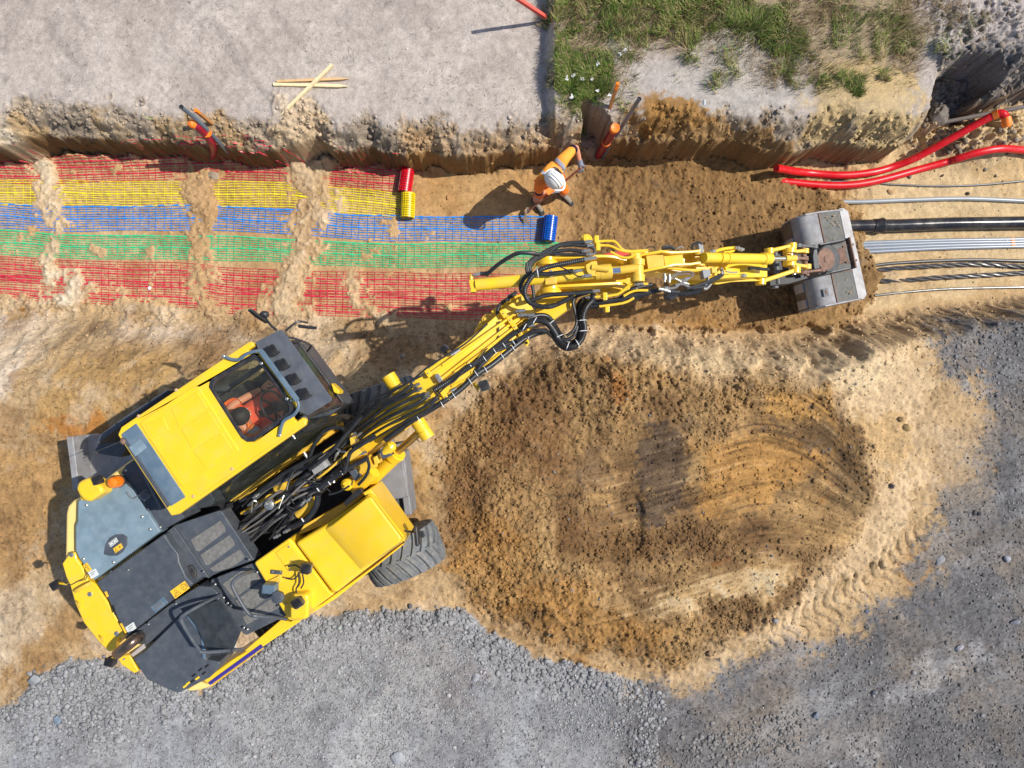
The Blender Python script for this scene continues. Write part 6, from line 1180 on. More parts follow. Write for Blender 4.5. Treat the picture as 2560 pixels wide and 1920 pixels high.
# hoses and ducts around the swivel
def z5l(l, h): return [z5(*p[:2], (p[2] if len(p) > 2 else h)) for p in l]
hose(z5l([(1840-1490+0, 590, 2.05), (380, 560, 2.08), (480, 470, 2.15), (600, 390, 2.2), (720, 335, 2.22), (860, 335, 2.2), (960, 350, 2.15)], 2.1), .024); MB().lathe(z5(195, 588, 2.05), z5(285, 575, 2.05)-z5(195, 588, 2.05), [(0, .014), (.03, .014), (.03, .02), (.09, .02)], 10).build('fitting', STL, ex); hose(z5l([(280, 575, 2.05), (350, 570, 2.05), (380, 560, 2.08)], 2.1), .026)
hose(z5l([(1480, 410), (1300, 445), (1100, 485), (950, 540), (850, 640, 2.25), (790, 760), (820, 870, 2.15), (900, 930, 2.1), (1060, 955, 2.05), (1200, 910, 2.0), (1350, 830, 1.95)], 2.22), .028, rib=.08, seg=12)
hose(z5l([(870, 560, 2.1), (790, 620, 2.12), (745, 720, 2.1), (775, 800, 2.05), (840, 850, 2.0)], 2.1), .026, rib=.08, seg=12)
for l, r_ in (([(1480, 208), (1250, 225), (1100, 280), (990, 340), (880, 420), (830, 520), (850, 640)], .022), ([(1500, 255), (1350, 240), (1200, 250), (1060, 330), (930, 400), (860, 480)], .022), ([(1450, 315), (1300, 300), (1130, 320), (1000, 370), (900, 430), (840, 500)], .022), ([(1500, 350), (1300, 352), (1100, 345), (980, 350), (880, 400), (820, 470)], .018), ([(820, 450), (815, 520), (830, 600), (880, 720), (900, 860)], .02), ([(850, 430), (860, 560), (880, 700), (900, 850)], .02), ([(1230, 260), (1400, 240), (1560, 270), (1600, 320), (1560, 350)], .016)): hose(z5l(l, 2.0), r_)
hose(z5l([(1350, 540), (1200, 560), (1050, 575), (940, 570)], 2.17), .026); hose(z5l([(1160, 475), (1300, 540), (1400, 600), (1450, 600)], 2.2), .008)
hose(z5l([(1570, 775), (1450, 790), (1250, 805), (1050, 820), (920, 860), (840, 880)], 2.0), .026); hose(z5l([(1540, 790), (1400, 830), (1350, 900), (1370, 1000), (1390, 1130), (1350, 1230), (1270, 1290)], 1.75), .020); hose(z5l([(1530, 840), (1440, 880), (1400, 960), (1410, 1080), (1400, 1180), (1360, 1280), (1280, 1330), (1180, 1330)], 1.7), .022)
# the large S shaped sleeve bundle hanging beside the joint
hose(z5l([(780, 1180, 1.98), (860, 1130, 1.98), (950, 1105, 1.95), (1050, 1140, 1.9), (1120, 1220, 1.8), (1180, 1320, 1.7), (1270, 1400, 1.65), (1370, 1400, 1.65), (1450, 1320, 1.68), (1480, 1200, 1.72), (1460, 1080, 1.8), (1500, 960, 1.85), (1570, 870, 1.9), (1580, 800, 1.92)], 1.8), .036, rib=.09, seg=14)
hose(z5l([(860, 1080, 1.9), (960, 1050, 1.86), (1060, 1070, 1.82), (1130, 1160, 1.75), (1200, 1270, 1.62), (1280, 1360, 1.58), (1380, 1340, 1.58), (1420, 1240, 1.6), (1420, 1100, 1.65), (1440, 960, 1.75), (1520, 880, 1.8)], 1.8), .030, seg=12)
hose(z5l([(800, 1290, 1.9), (900, 1240, 1.88), (1020, 1230, 1.84), (1110, 1290, 1.7), (1190, 1390, 1.6), (1280, 1440, 1.58), (1400, 1410, 1.6)], 1.8), .028, seg=12)
hose(z5l([(700, 1350), (850, 1260), (960, 1225), (1040, 1240)], 1.93), .024); hose(z5l([(1100, 1170, 1.8), (1130, 1300, 1.62), (1170, 1380, 1.56), (1230, 1430, 1.56)], 1.7), .022)
for x, y, h, a in ((1090, 1140, 1.9, 40), (1190, 1290, 1.75, 25), (1290, 1395, 1.7, 70), (1400, 1370, 1.7, 120), (1465, 1230, 1.76, 5), (1455, 1108, 1.82, 5), (940, 560, 2.3, 100), (790, 1185, 2.02, 60), (905, 1115, 2.0, 60)):
    dv = Vector((math.cos(R(a)), math.sin(R(a)), 0)); c = z5(x, y, h); MB().tube([c-dv*.05-UP*.03, c-dv*.03+UP*.012, c+dv*.03+UP*.012, c+dv*.05-UP*.03], .005, 5).build('cable_tie', TIE, ex)
# steel lines on top of the second section and fittings
for l in ([(1560, 205), (1780, 195), (1850, 220), (1950, 310), (2212, 300)], [(1560, 250), (1760, 250), (1880, 300), (1990, 320), (2180, 320)], [(1780, 320), (1900, 380), (2000, 385), (2080, 330)], [(1600, 840), (1860, 810), (2000, 700), (2080, 690), (2212, 690)], [(1650, 950), (1930, 910), (2050, 850)], [(1930, 830), (2050, 770), (2212, 765)]): MB().tube(z5l(l, 1.93), .015, 9, sm=3).build('steel_line', YEL, ex)
hose(z5l([(1580, 900), (1700, 895), (1900, 870), (2060, 820), (2212, 790)]+[], 1.85), .034); hose(z5l([(1450, 960), (1600, 910), (1850, 900), (2212, 800)], 1.78), .030); hose([z5(1880, 860, 1.86), z5(2000, 780, 1.9), z5(2080, 740, 1.92), z6(60, 560, 1.92), z6(240, 520, 1.9)], .024)
hose([z5(1500, 950, 1.8), z5(1900, 900, 1.8), z6(100, 620, 1.75), z6(320, 565, 1.75)], .034)
for x, y, h in ((1510, 208, 2.0), (1530, 250, 2.0), (1490, 312, 2.0), (1545, 350, 2.0), (1490, 405, 2.22), (1560, 395, 2.2), (1390, 540, 2.17), (1500, 598, 2.17), (1600, 772, 2.0), (1540, 840, 1.9), (850, 1050, 1.95), (880, 1090, 1.95), (760, 1050, 1.98), (740, 1000, 1.98), (640, 820, 1.8), (570, 880, 1.8), (2100, 690, 1.95), (850, 1170, 1.97)):
    dv = z5(x+60, y-8, h)-z5(x, y, h); c = z5(x, y, h); dv.normalize(); MB().lathe(c-dv*.05, dv, [(0, .015), (.03, .015), (.03, .023), (.06, .023), (.06, .018), (.11, .018)], 8).build('fitting', STL, ex)
for x, y, h in ((1618, 180, 1.96), (1635, 265, 1.96), (1715, 835, 1.95), (1740, 975, 1.9), (545, 1030, 1.8), (1490, 175, 1.9)): c = z5(x, y, h); mb = MB(); mb.box(c, (.05, .09, .06), AF); mb.build('line_clamp', YEL, ex, bevel=.006)
MB().lathe(z5(1500, 185, 1.8), UP, [(-.05, .075), (0, .075), (.02, .06), (.02, .03)], 24).build('mirror_lug', YEL, ex)
slab('bracket', z5, [(1700, 940), (1760, 930), (1765, 1000), (1715, 1005)], 1.8, 1.7, YEL, ex, .008); slab('bracket', z5, [(600, 890), (690, 790), (720, 850), (640, 920)], 1.7, 1.6, YEL, ex, .008)
hose(z5l([(700, 780), (600, 860), (510, 930), (480, 1000), (485, 1080)], 1.85), .022)

# ---- dipper arm
def z6h(x, y, up_=0): return z6(x, y, float(np.interp(x, [0, 700, 1400, 1700], [1.86, 1.72, 1.0, .8]))+up_)
secs = []
for x, y, w_, dp_ in ((60, 330, .26, .22), (330, 320, .28, .40), (700, 350, .27, .42), (1000, 385, .22, .34), (1240, 400, .18, .22)): secs.append((z6h(x, y, -.12), AS, w_, dp_))
arm = loft(secs).build('dipper_arm', YEL, ex, bevel=.012)
slab('arm_flange', z6, [(350, 460), (900, 430), (1200, 490), (930, 500), (820, 520), (400, 520)], 1.05, 1.02, YEL, ex, .004)
def chk6(pts, th=.03, zd=.14):
    mb = MB(); vs = []
    for x, y, u_ in pts: p = z6h(x, y, u_); vs += [p-AS*th/2, p+AS*th/2, p+AS*th/2-UP*zd, p-AS*th/2-UP*zd]
    n = len(pts); mb.add(vs, [(i*4+k, i*4+(k+1) % 4, i*4+4+(k+1) % 4, i*4+4+k) for i in range(n-1) for k in range(4)]+[(3, 2, 1, 0), tuple(len(vs)-4+k for k in range(4))]); mb.build('ear_plate', YEL, ex, bevel=.008)
chk6([(55, 285, .05), (180, 260, .07), (330, 235, .14), (420, 245, .12), (560, 240, .10), (660, 232, .08)]); chk6([(70, 425, .04), (200, 400, .08), (350, 370, .14), (430, 350, .12), (580, 345, .10), (680, 330, .08)])
slab('web_plate', z6, [(335, 222), (500, 240), (520, 340), (355, 362)], 1.80, 1.77, YEL, ex, .004); slab('web_plate', z6, [(190, 270), (335, 222), (350, 365), (210, 398)], 1.84, 1.79, YLW, ex, .004)
for x, y in ((100, 290), (110, 410), (640, 250), (650, 345)): MB().lathe(z6h(x, y, .0)-AS*.03, AS, [(0, .03), (0, .07), (.06, .07), (.06, .03)], 22).build('pin_boss', YLW, ex)
MB().cyl(z6h(690, 290, .12), z6h(1230, 300, .16), .062, seg=28).build('bucket_cylinder', YEL, ex)
for x in (825, 885, 1190): MB().lathe(z6h(x, 293, .14), z6h(x+50, 294, .14)-z6h(x, 293, .14), [(0, .062), (0, .068), (.02, .068), (.02, .062)], 28).build('cylinder_band', YEL, ex)
MB().lathe(z6h(1195, 298, .155), z6h(1275, 300, .15)-z6h(1195, 298, .155), [(0, .06), (.01, .075), (.14, .075), (.16, .05)], 28).build('gland', YEL, ex)
MB().cyl(z6h(1270, 299, .14), z6h(1400, 299, .12), .030, seg=20).build('piston_rod', CHR, ex); MB().cyl(z6h(1390, 298, .12), z6h(1480, 296, .1), .042, seg=20).build('rod_end', YLW, ex)
MB().tube([z6h(x, y, u_) for x, y, u_ in ((880, 375, .05), (950, 350, .08), (1050, 345, .1), (1150, 358, .1), (1230, 352, .12))], .018, 9, sm=4).build('steel_line', YEL, ex)
MB().tube([z6h(x, y, u_) for x, y, u_ in ((720, 480, .0), (800, 460, .0), (1010, 448, .02))], .024, 9, sm=4).build('steel_line', YEL, ex); MB().tube([z6h(x, y, 0) for x, y in ((760, 245), (860, 215), (960, 205))], .02, 9, sm=3).build('steel_line', YEL, ex); MB().tube([z6h(x, y, 0) for x, y in ((360, 375), (560, 400), (700, 400))], .02, 9, sm=3).build('steel_line', YEL, ex)
MB().tube([z6h(x, y, 0) for x, y in ((860, 245), (940, 235), (960, 200))], .016, 9, sm=3).build('steel_line', YEL, ex); MB().tube([z6h(x, y, .05) for x, y in ((870, 390), (905, 350), (895, 320))], .018, 9, sm=3).build('steel_line', YEL, ex)
slab('valve_block', z6, [(675, 395), (745, 390), (750, 450), (690, 470)], 1.84, 1.7, mat('alloy', (.30, .30, .30), .6), ex, .008); slab('valve_block', z6, [(755, 375), (800, 370), (805, 420), (760, 425)], 1.8, 1.7, YLW, ex, .008); slab('valve_block', z6, [(640, 165), (685, 180), (690, 240), (650, 235)], 1.8, 1.65, mat('alloy', (.30, .30, .30), .6), ex, .008)
for l, r_, m_ in (([(585, 215), (600, 175), (650, 160), (670, 180)], .016, HOSE), ([(330, 210), (400, 200), (440, 220)], .022, HOSE), ([(460, 215), (490, 195), (515, 210)], .008, STL), ([(400, 460), (470, 420), (560, 410), (600, 430), (560, 470), (480, 480), (400, 470)], .008, GHS), ([(380, 480), (460, 440), (540, 430), (590, 440)], .008, GHS), ([(440, 530), (500, 520), (560, 545), (600, 560)], .018, GHS), ([(380, 560), (440, 550), (490, 510), (550, 480)], .018, GHS), ([(540, 560), (620, 540), (720, 500), (800, 460), (840, 440)], .024, HOSE), ([(590, 560), (700, 540), (770, 490), (850, 440), (840, 390)], .020, HOSE), ([(720, 480), (745, 520), (710, 560), (690, 550)], .018, STL), ([(350, 640), (430, 610), (560, 600), (660, 580)], .034, HOSE), ([(390, 650), (470, 600), (430, 590), (400, 590)], .030, HOSE), ([(190, 230), (210, 200), (260, 200), (270, 225)], .007, HOSE), ([(820, 470), (845, 430), (840, 380)], .018, STL), ([(300, 560), (380, 580), (440, 610)], .022, STL), ([(700, 530), (740, 500), (720, 470)], .014, STL), ([(440, 470), (500, 500), (560, 520)], .012, STL), ([(880, 410), (940, 420), (980, 415)], .010, STL), ([(1080, 385), (1120, 380), (1200, 390), (1250, 392)], .022, HOSE)):
    hose([z6h(x, y, .06) for x, y in l], r_, m_, name='hydraulic_hose' if m_ is HOSE else 'elbow_fitting', rib=.09 if r_ > .03 else 0)
for x, y, dx_, dy_ in ((960, 205, 50, 10), (1005, 445, 50, 0), (985, 220, 30, 0), (740, 245, 30, -8), (350, 430, 0, 30), (390, 435, 0, 25), (330, 560, 50, -5), (500, 490, 40, -15), (340, 200, 50, 0), (630, 230, 20, 10)): c = z6h(x, y, .05); dv = z6h(x+dx_, y+dy_, .05)-c; dv.normalize(); MB().lathe(c, dv, [(0, .018), (.03, .018), (.03, .026), (.07, .026), (.07, .018), (.10, .018)], 8).build('fitting', STL, ex)
# linkage
def link(a, b, w_, t_, m, h0, h1, name='link'):
    A, B = z6(*a, h0), z6(*b, h1); mb = MB(); mb.beam(A, B, t_, w_, UP); o = mb.build(name, m, ex, bevel=.012)
    MB().lathe(A-AS*t_*.7, AS, [(0, .02), (0, w_*.62), (t_*1.4, w_*.62), (t_*1.4, .02)], 20).build('link_eye', m, ex); MB().lathe(B-AS*t_*.7, AS, [(0, .02), (0, w_*.62), (t_*1.4, w_*.62), (t_*1.4, .02)], 20).build('link_eye', m, ex)
link((1180, 500), (1480, 400), .11, .055, YEL, .95, .95); link((1255, 235), (1450, 190), .10, .05, YEL, .98, .98); link((1410, 245), (1560, 235), .09, .045, YLW, .96, .85); link((1430, 350), (1580, 370), .09, .045, YLW, .96, .85)
for y in (232, 345): MB().lathe(z6(1430, y, .98)-AS*.03, AS, [(0, .03), (0, .085), (.06, .085), (.06, .03)], 26).build('link_eye', YEL, ex)
link((1480, 300), (1560, 300), .08, .04, RST, .95, .85); link((1500, 190), (1640, 200), .09, .035, BSD, .75, .65, 'coupler_link'); link((1540, 420), (1700, 400), .09, .035, RST, .75, .65, 'coupler_link')
MB().cyl(z6(1430, 170, .95), z6(1470, 440, .95), .028, seg=14).build('pin', STL, ex); MB().cyl(z6(1540, 180, .72), z6(1580, 450, .72), .035, seg=14).build('pin', RST, ex); MB().cyl(z6(1300, 210, .6), z6(1330, 520, .6), .04, seg=14).build('pin', BSD, ex)
slab('coupler', z6, [(1250, 470), (1500, 420), (1560, 430), (1600, 470), (1430, 520), (1260, 540)], .62, .45, GRS, ex, .015); slab('coupler', z6, [(1280, 250), (1540, 250), (1640, 220), (1660, 400), (1560, 420), (1290, 400)], .5, .3, GRS, ex, .02)
MB().lathe(z6(1300, 525, .55)-AS*.05, AS, [(0, .02), (0, .055), (.1, .055), (.1, .02)], 20).build('coupler_pin', BSD, ex)
slab('coupler_frame', zb, [(590, 605), (620, 600), (660, 870), (650, 905), (590, 830), (575, 700)], .62, .3, BSD, ex, .01)
MB().lathe(zb(690, 740, .30), (AF*.35+UP).normalized(), [(0, .20), (.10, .20), (.12, .185)], 40).build('rotator_housing', BLK_, ex)
MB().lathe(zb(705, 735, .42), (AF*.35+UP).normalized(), [(0, .155), (.03, .15), (.035, .05), (.045, .045)], 40).build('rotator_cap', RST, ex)

# ---- wide ditching bucket
bw0, bw1 = zb(905, 180, .02), zb(1115, 1160, .02); BWd = (bw1-bw0); BWd.z = 0; BWn = BWd.normalized(); BFn = Vector((-BWn.y, BWn.x, 0)); 
if BFn.x < 0: BFn = -BFn
# profile (along BFn from the inner seam, height): measured on the near side plate
def bpt(a, f, z): p = Vector((bw0.x, bw0.y, 0))+BWn*(a*BWd.length)+BFn*f; p.z = z; return p
prof = [(.17, -.30), (.0, -.08), (-.42, .14), (-.44, .155), (-.62, .16), (-.68, .14), (-.74, .07), (-.76, -.03), (-.74, -.20)]
def shell(name, pr, a0, a1, th, m, parent, bevel=.006):
    mb = MB(); vs = []; n = len(pr)
    for i, (f, z) in enumerate(pr):
        f0, z0 = pr[max(i-1, 0)]; f1, z1_ = pr[min(i+1, n-1)]; t = Vector((f1-f0, z1_-z0)).normalized(); nn = Vector((-t.y, t.x))*-th
        vs += [bpt(a0, f, z), bpt(a1, f, z), bpt(a1, f+nn.x, z+nn.y), bpt(a0, f+nn.x, z+nn.y)]
    mb.add(vs, [(i*4+k, i*4+(k+1) % 4, i*4+4+(k+1) % 4, i*4+4+k) for i in range(n-1) for k in range(4)]+[(3, 2, 1, 0), tuple(len(vs)-4+k for k in range(4))]); return mb.build(name, m, parent, bevel=bevel)
bk = shell('bucket', [(.0, -.08), (-.42, .14)], 0, 1, -.02, mat('bucket_back', (.105, .105, .098), .75, var=.25, scale=9, dust=.35, dustcol=(.22, .19, .14)), ex)
shell('top_section', prof[2:], .0, .36, -.02, BST, bk); shell('top_section', prof[2:], .68, 1, -.02, BST, bk); shell('top_section', [(f, z-.04) for f, z in prof[2:]], .36, .68, -.02, BSD, bk)
LIP = mat('bucket_lip', (.40, .39, .39), .55, metal=.2, var=.2, scale=6, dust=.5, dustcol=(.30, .22, .17))
lp = [bpt(-.02, -.01, -.065), bpt(-.02, .08, -.11), bpt(.02, .16, -.15), bpt(.97, .17, -.15), bpt(1.01, .10, -.12), bpt(1.01, -.01, -.065)]
mb = MB(); mb.add(lp+[p-UP*.035 for p in lp], [tuple(range(6))[::-1], tuple(range(6, 12))]+[(i, (i+1) % 6, 6+(i+1) % 6, 6+i) for i in range(6)]); mb.build('cutting_lip', LIP, bk, bevel=.008)
for a in (0, 1):       # side plates
    pr = [(.12, -.14), (.0, -.06), (-.42, .165), (-.63, .19), (-.74, .10), (-.785, -.10), (-.74, -.42), (-.54, -.95), (-.44, -.97), (-.10, -.55)]
    P_ = [bpt(a, f, z) for f, z in pr]; k = len(P_); mb = MB(); q = BWn*.012; mb.add([p-q for p in P_]+[p+q for p in P_], [tuple(range(k)), tuple(range(2*k-1, k-1, -1))]+[(i, k+i, k+(i+1) % k, (i+1) % k) for i in range(k)]); mb.build('side_plate', BST, bk, bevel=.004)
shell('front_edge', [(-.10, -.50), (-.44, -.94), (-.50, -.96), (-.56, -.94)], 0, 1, -.025, BSD, bk)
shell('inner_wall', [(.10, -.17), (-.10, -.50)], 0.01, .99, -.015, BSD, bk)
BRS = mat('soil_smeared_steel', (.13, .10, .07), .8, var=.3, scale=9, dust=.6, dustcol=(.24, .17, .10)); shell('front_plate', [(-.765, -.06), (-.75, -.35), (-.55, -.93)], .01, .99, -.02, BRS, bk)
for a0, a1 in ((.19, .30), (.70, .80), (.88, .98)): shell('sunlit_square', [(-.785, -.06), (-.785, -.28), (-.70, -.55)], a0, a1, -.035, LIP, bk)  # pale squares modelled in place of sunlight falling through the bucket notches
for a in (.355, .665): shell('seam_rib', [(.0, -.065), (-.42, .165)], a, a+.012, -.012, RST, bk)
for f in (-.43,): 
    for a0, a1 in ((0, .36), (.68, 1)): shell('weld_seam', [(f+.012, .150), (f-.008, .168)], a0, a1, -.012, RST, bk, 0)
mb = MB(); c = bpt(.86, -.58, .178); mb.box(c, (.075, .11, .012), BFn); mb.build('lifting_slot', BSD, bk, bevel=.004); mb = MB(); mb.box(c+UP*.005+BFn*.005, (.02, .06, .012), BFn); mb.build('lifting_slot', RST, bk)
for a in (.36, .665): P_ = [bpt(a, -.70, .10), bpt(a, -.62, .40), bpt(a, -.18, .36), bpt(a, -.16, .10)]; plate('bracket_ear', P_, .025, BSD, bk, .005)
mb = MB(); mb.beam(bpt(.35, -.20, .36), bpt(.68, -.20, .36), .02, .12); mb.build('bracket_bridge', RST, bk, bevel=.004); mb = MB(); mb.beam(bpt(.43, -.30, .36), bpt(.43, -.14, .36), .03, .03); mb.beam(bpt(.60, -.30, .36), bpt(.60, -.14, .36), .03, .03); mb.box(bpt(.52, -.33, .33), (.14, .22, .04), BFn); mb.build('bracket_plate', RST, bk, bevel=.005)
cr = MB()
for k in range(26): a_ = rr.uniform(.03, .34) if rr.random() < .6 else rr.uniform(.68, .97); f_ = -rr.uniform(.05, .38); s_ = rr.uniform(.004, .018)**1; cr.ell(bpt(a_, f_, -.08-f_*.524+.01+.022), (s_, s_*.8, s_*.6), nu=4, nv=6, noise=.2)
cr.build('mud_crumbs', mat('mud', (.42, .30, .16), .95), bk, smo=False)
# ================================================= people
SKIN = mat('skin_tone', S(206, 140, 108), .55, var=.06, scale=20, bump=.1); HV = mat('hivis_orange', (.92, .20, .02), .75, var=.08, scale=14, bump=.5, bscale=24); HVY = mat('hivis_bright', (.95, .33, .03), .75, var=.08, scale=14, bump=.5, bscale=24)
REF = mat('reflective_band', (.42, .47, .55), .4, var=.06); NAVY = mat('navy_cloth', (.02, .022, .05), .8); GLV = mat('glove_grey', (.20, .22, .27), .85, var=.15, scale=30, bump=.3); GLVD = mat('glove_palm', (.06, .07, .09), .7)
BOOT = mat('dusty_boot', (.24, .21, .17), .85, var=.25, scale=18, dust=.5); HELM = mat('white_helmet', (.78, .78, .75), .28, var=.05, scale=9, dust=.18, dustcol=(.5, .46, .38)); HAIR = mat('dark_hair', (.02, .016, .013), .6, bump=.6, bscale=90)
EYE = mat('eye_white', (.7, .7, .68), .3, var=.02); LIPM = mat('lip', (.42, .16, .12), .5)
def skinned(name, nodes, edges, m, parent, sub=2, root=0, paintf=None, mats2=None):
    """nodes: (point, radius or (rx, ry)); grows one smooth surface round the joints"""
    me = bpy.data.meshes.new(name); inv = WM[parent.name].inverted(); loc = [inv @ Vector(n[0]) for n in nodes]
    c = sum(loc, Vector())/len(loc); me.from_pydata([p-c for p in loc], edges, []); o = bpy.data.objects.new(name, me); COL.objects.link(o)
    md = o.modifiers.new('s', 'SKIN'); md.use_smooth_shade = True; md.branch_smoothing = .3
    if not me.skin_vertices: me.skin_vertices.new() if hasattr(me.skin_vertices, 'new') else None
    for i, n in enumerate(nodes):
        r_ = n[1]; sv_ = me.skin_vertices[0].data[i]; sv_.radius = (r_, r_) if not isinstance(r_, tuple) else r_; sv_.use_root = (i == root)
    sb = o.modifiers.new('b', 'SUBSURF'); sb.levels = sub; sb.render_levels = sub
    dg = bpy.context.evaluated_depsgraph_get(); dg.update(); m2 = bpy.data.meshes.new_from_object(o.evaluated_get(dg)); o.modifiers.clear(); o.data = m2; m2.name = name
    bpy.data.meshes.remove(me); m2.materials.clear(); ms = m if isinstance(m, (list, tuple)) else [m]
    for q in ms: m2.materials.append(q)
    for p in m2.polygons: p.use_smooth = True; p.material_index = 0
    o.parent = parent; o.location = c; WM[o.name] = WM[parent.name] @ Matrix.Translation(c)
    if paintf:
        M = WM[o.name]
        for p in m2.polygons: p.material_index = paintf(M @ p.center)
    return o
def ensure_skin():
    me = bpy.data.meshes.new('t'); me.from_pydata([(0, 0, 0), (0, 0, 1)], [(0, 1)], []); o = bpy.data.objects.new('t', me); COL.objects.link(o); o.modifiers.new('s', 'SKIN'); n = len(me.skin_vertices); bpy.data.objects.remove(o); return n
def chain(pts, rs, base=0, start=None):
    nodes = list(zip(pts, rs)); edges = []
    if start is not None: edges.append((start, base))
    for i in range(len(pts)-1): edges.append((base+i, base+i+1))
    return nodes, edges
def hand(name, wrist, dirv, palmn, grip, m, parent, s=1.0, thumb=1, curl=1.0, gripr=.018):
    """palm with four fingers and a thumb; fingers bend round towards palmn"""
    d = Vector(dirv).normalized(); n = Vector(palmn); n = (n-d*n.dot(d)).normalized(); sd = d.cross(n)*thumb
    nodes = [(wrist, (.028*s, .022*s)), (wrist+d*.035*s, (.036*s, .018*s)), (wrist+d*.072*s, (.040*s, .017*s))]; edges = [(0, 1), (1, 2)]
    for k in range(4):
        b = wrist+d*.088*s+sd*(.030-.020*k)*s; L = (.040, .045, .042, .034)[k]*s; r_ = (.0095, .0098, .0092, .0082)[k]*s; p = b; base = len(nodes); nodes.append((p, r_)); edges.append((2, base)); an = .35*curl
        for j in range(3):
            p = p+(d*math.cos(an)+n*math.sin(an))*L*(1, .75, .6)[j]; nodes.append((p, r_*(.96, .9, .78)[j])); edges.append((len(nodes)-2, len(nodes)-1)); an += (.85, .80, .6)[j]*curl
    p = wrist+d*.035*s+sd*.034*s; nodes.append((p, .013*s)); b = len(nodes)-1; edges.append((1, b))
    p2 = p+(d*.55+sd*.65+n*.35).normalized()*.035*s; nodes.append((p2, .0115*s)); edges.append((b, b+1)); p3 = p2+(d*.75+sd*.05+n*.65).normalized()*.030*s; nodes.append((p3, .0095*s)); edges.append((b+1, b+2))
    return skinned(name, nodes, edges, m, parent, 2)
ensure_skin()
def P7(x, y, h): return z7(x, y, h)
# ---- the worker with the mattock
F0 = Vector((.60, 2.95, -1.0)); gf = gz(.40, 2.86); F0.z = gf
wk = empty('person', F0); tag(wk, 'worker in orange hi-vis shirt and white helmet bending over a mattock in the trench', 'person')
FD = Vector((.73, -.69, 0)).normalized(); SDw = Vector((.69, .73, 0)).normalized()
pel = Vector((.555, 3.03, -.10)); ches = Vector((.575, 3.02, .20)); nek = Vector((.595, 2.965, .42)); hed = Vector((.615, 2.875, .50))
shE = Vector((.735, 3.185, .36)); shW = Vector((.385, 2.835, .34)); elE = Vector((.925, 3.425, .17)); elW = Vector((.395, 2.79, .03)); haE = z7(1165, 600, .00); 
HA0 = z7(1165, 672, .0); HB0 = z7(440, 1262, -.90)
haW = HA0.lerp(HB0, .44)+Vector((-.05, -.045, .05))
knE = Vector((.80, 2.99, -.52)); knW = Vector((.43, 2.93, -.53)); anE = z7(925, 1010, -.90); anW = z7(545, 1120, -.90)
hipE = pel+SDw*.10-UP*.06; hipW = pel-SDw*.10-UP*.06
nodes = [(pel, (.14, .11)), (pel.lerp(ches, .5), (.13, .10)), (ches, (.15, .11)), (nek, .055), (nek.lerp(hed, .4), .06), (hed, .085), (hed+UP*.05-FD*.01, .088), (shE, .055), (shE.lerp(elE, .5), .046), (elE, .040), (elE.lerp(haE, .45), .040), (haE, .027), (shW, .055), (shW.lerp(elW, .5), .046), (elW, .040), (elW.lerp(haW, .45), .038), (haW, .027),
         (hipE, .085), (knE, .055), (knE.lerp(anE, .4), .052), (anE, .038), (hipW, .085), (knW, .055), (knW.lerp(anW, .4), .052), (anW, .038)]
edges = [(0, 1), (1, 2), (2, 3), (3, 4), (4, 5), (5, 6), (2, 7), (7, 8), (8, 9), (9, 10), (10, 11), (2, 12), (12, 13), (13, 14), (14, 15), (15, 16), (0, 17), (17, 18), (18, 19), (19, 20), (0, 21), (21, 22), (22, 23), (23, 24)]
body = skinned('body', nodes, edges, SKIN, wk, 2)
# face: looks down towards the tool
fc = (FD*.62-UP*.78).normalized(); fu = (UP*.62+FD*.78).normalized(); fs_ = fc.cross(fu)
def face(center, fc, fu, fs_, par, r=.088):
    c = center; nb = MB(); nb.ell(c+fc*r*1.05-fu*.012, (.022, .013, .020), d=fc, up=fu, nu=8, nv=10); nb.ell(c+fs_*.088-fu*.005, (.012, .022, .032), d=fs_, up=fu, nu=8, nv=10); nb.ell(c-fs_*.088-fu*.005, (.012, .022, .032), d=fs_, up=fu, nu=8, nv=10); nb.ell(c+fc*r*.7-fu*.085, (.035, .03, .025), d=fc, up=fu, nu=8, nv=12); nb.build('face_features', SKIN, par)
    e = MB(); 
    for s_ in (1, -1): e.ell(c+fc*(r*.93)+fs_*.032*s_+fu*.012, (.010, .013, .009), d=fc, up=fu, nu=6, nv=10)
    e.build('eyes', EYE, par); pz = MB()
    for s_ in (1, -1): pz.ell(c+fc*(r*1.02)+fs_*.032*s_+fu*.012, (.004, .005, .005), d=fc, up=fu, nu=6, nv=8)
    pz.build('pupils', HAIR, par); l = MB(); l.ell(c+fc*r*.95-fu*.048, (.010, .024, .008), d=fc, up=fu, nu=6, nv=10); l.build('lips', LIPM, par)
face(hed+UP*.02, fc, fu, fs_, wk)
# shirt
def shirtpaint(p):
    q = (p-ches).dot(SDw)
    if abs(q-.135) < .024 or abs(q+.125) < .024: return 1
    if p.z < -.0 and abs(p.z+.05) < .025 and abs(q) < .2: return 1
    if (p-elE).length < .125 and (p-elE.lerp(shE, .28)).length < .07: return 2
    return 0 if q > -.20 else 3
sn = [(pel+UP*.04, (.165, .135)), (pel.lerp(ches, .5), (.165, .135)), (ches+UP*.02, (.185, .14)), (nek-UP*.035, (.085, .075)), (shE+UP*.005, .088), (shE.lerp(elE, .45), .078), (elE.lerp(shE, .28), .074), (shW+UP*.005, .088), (shW.lerp(elW, .45), .080), (elW.lerp(shW, .22), .078)]
skinned('shirt', sn, [(0, 1), (1, 2), (2, 3), (2, 4), (4, 5), (5, 6), (2, 7), (7, 8), (8, 9)], [HVY, REF, HVY, HV], wk, 3, paintf=shirtpaint)
def ringband(name, c, d_, r, w_, m, par, r2=None): MB().lathe(c-Vector(d_).normalized()*w_/2, d_, [(0, r-.012), (0, r), (w_, r2 or r), (w_, (r2 or r)-.012)], 28).build(name, m, par)
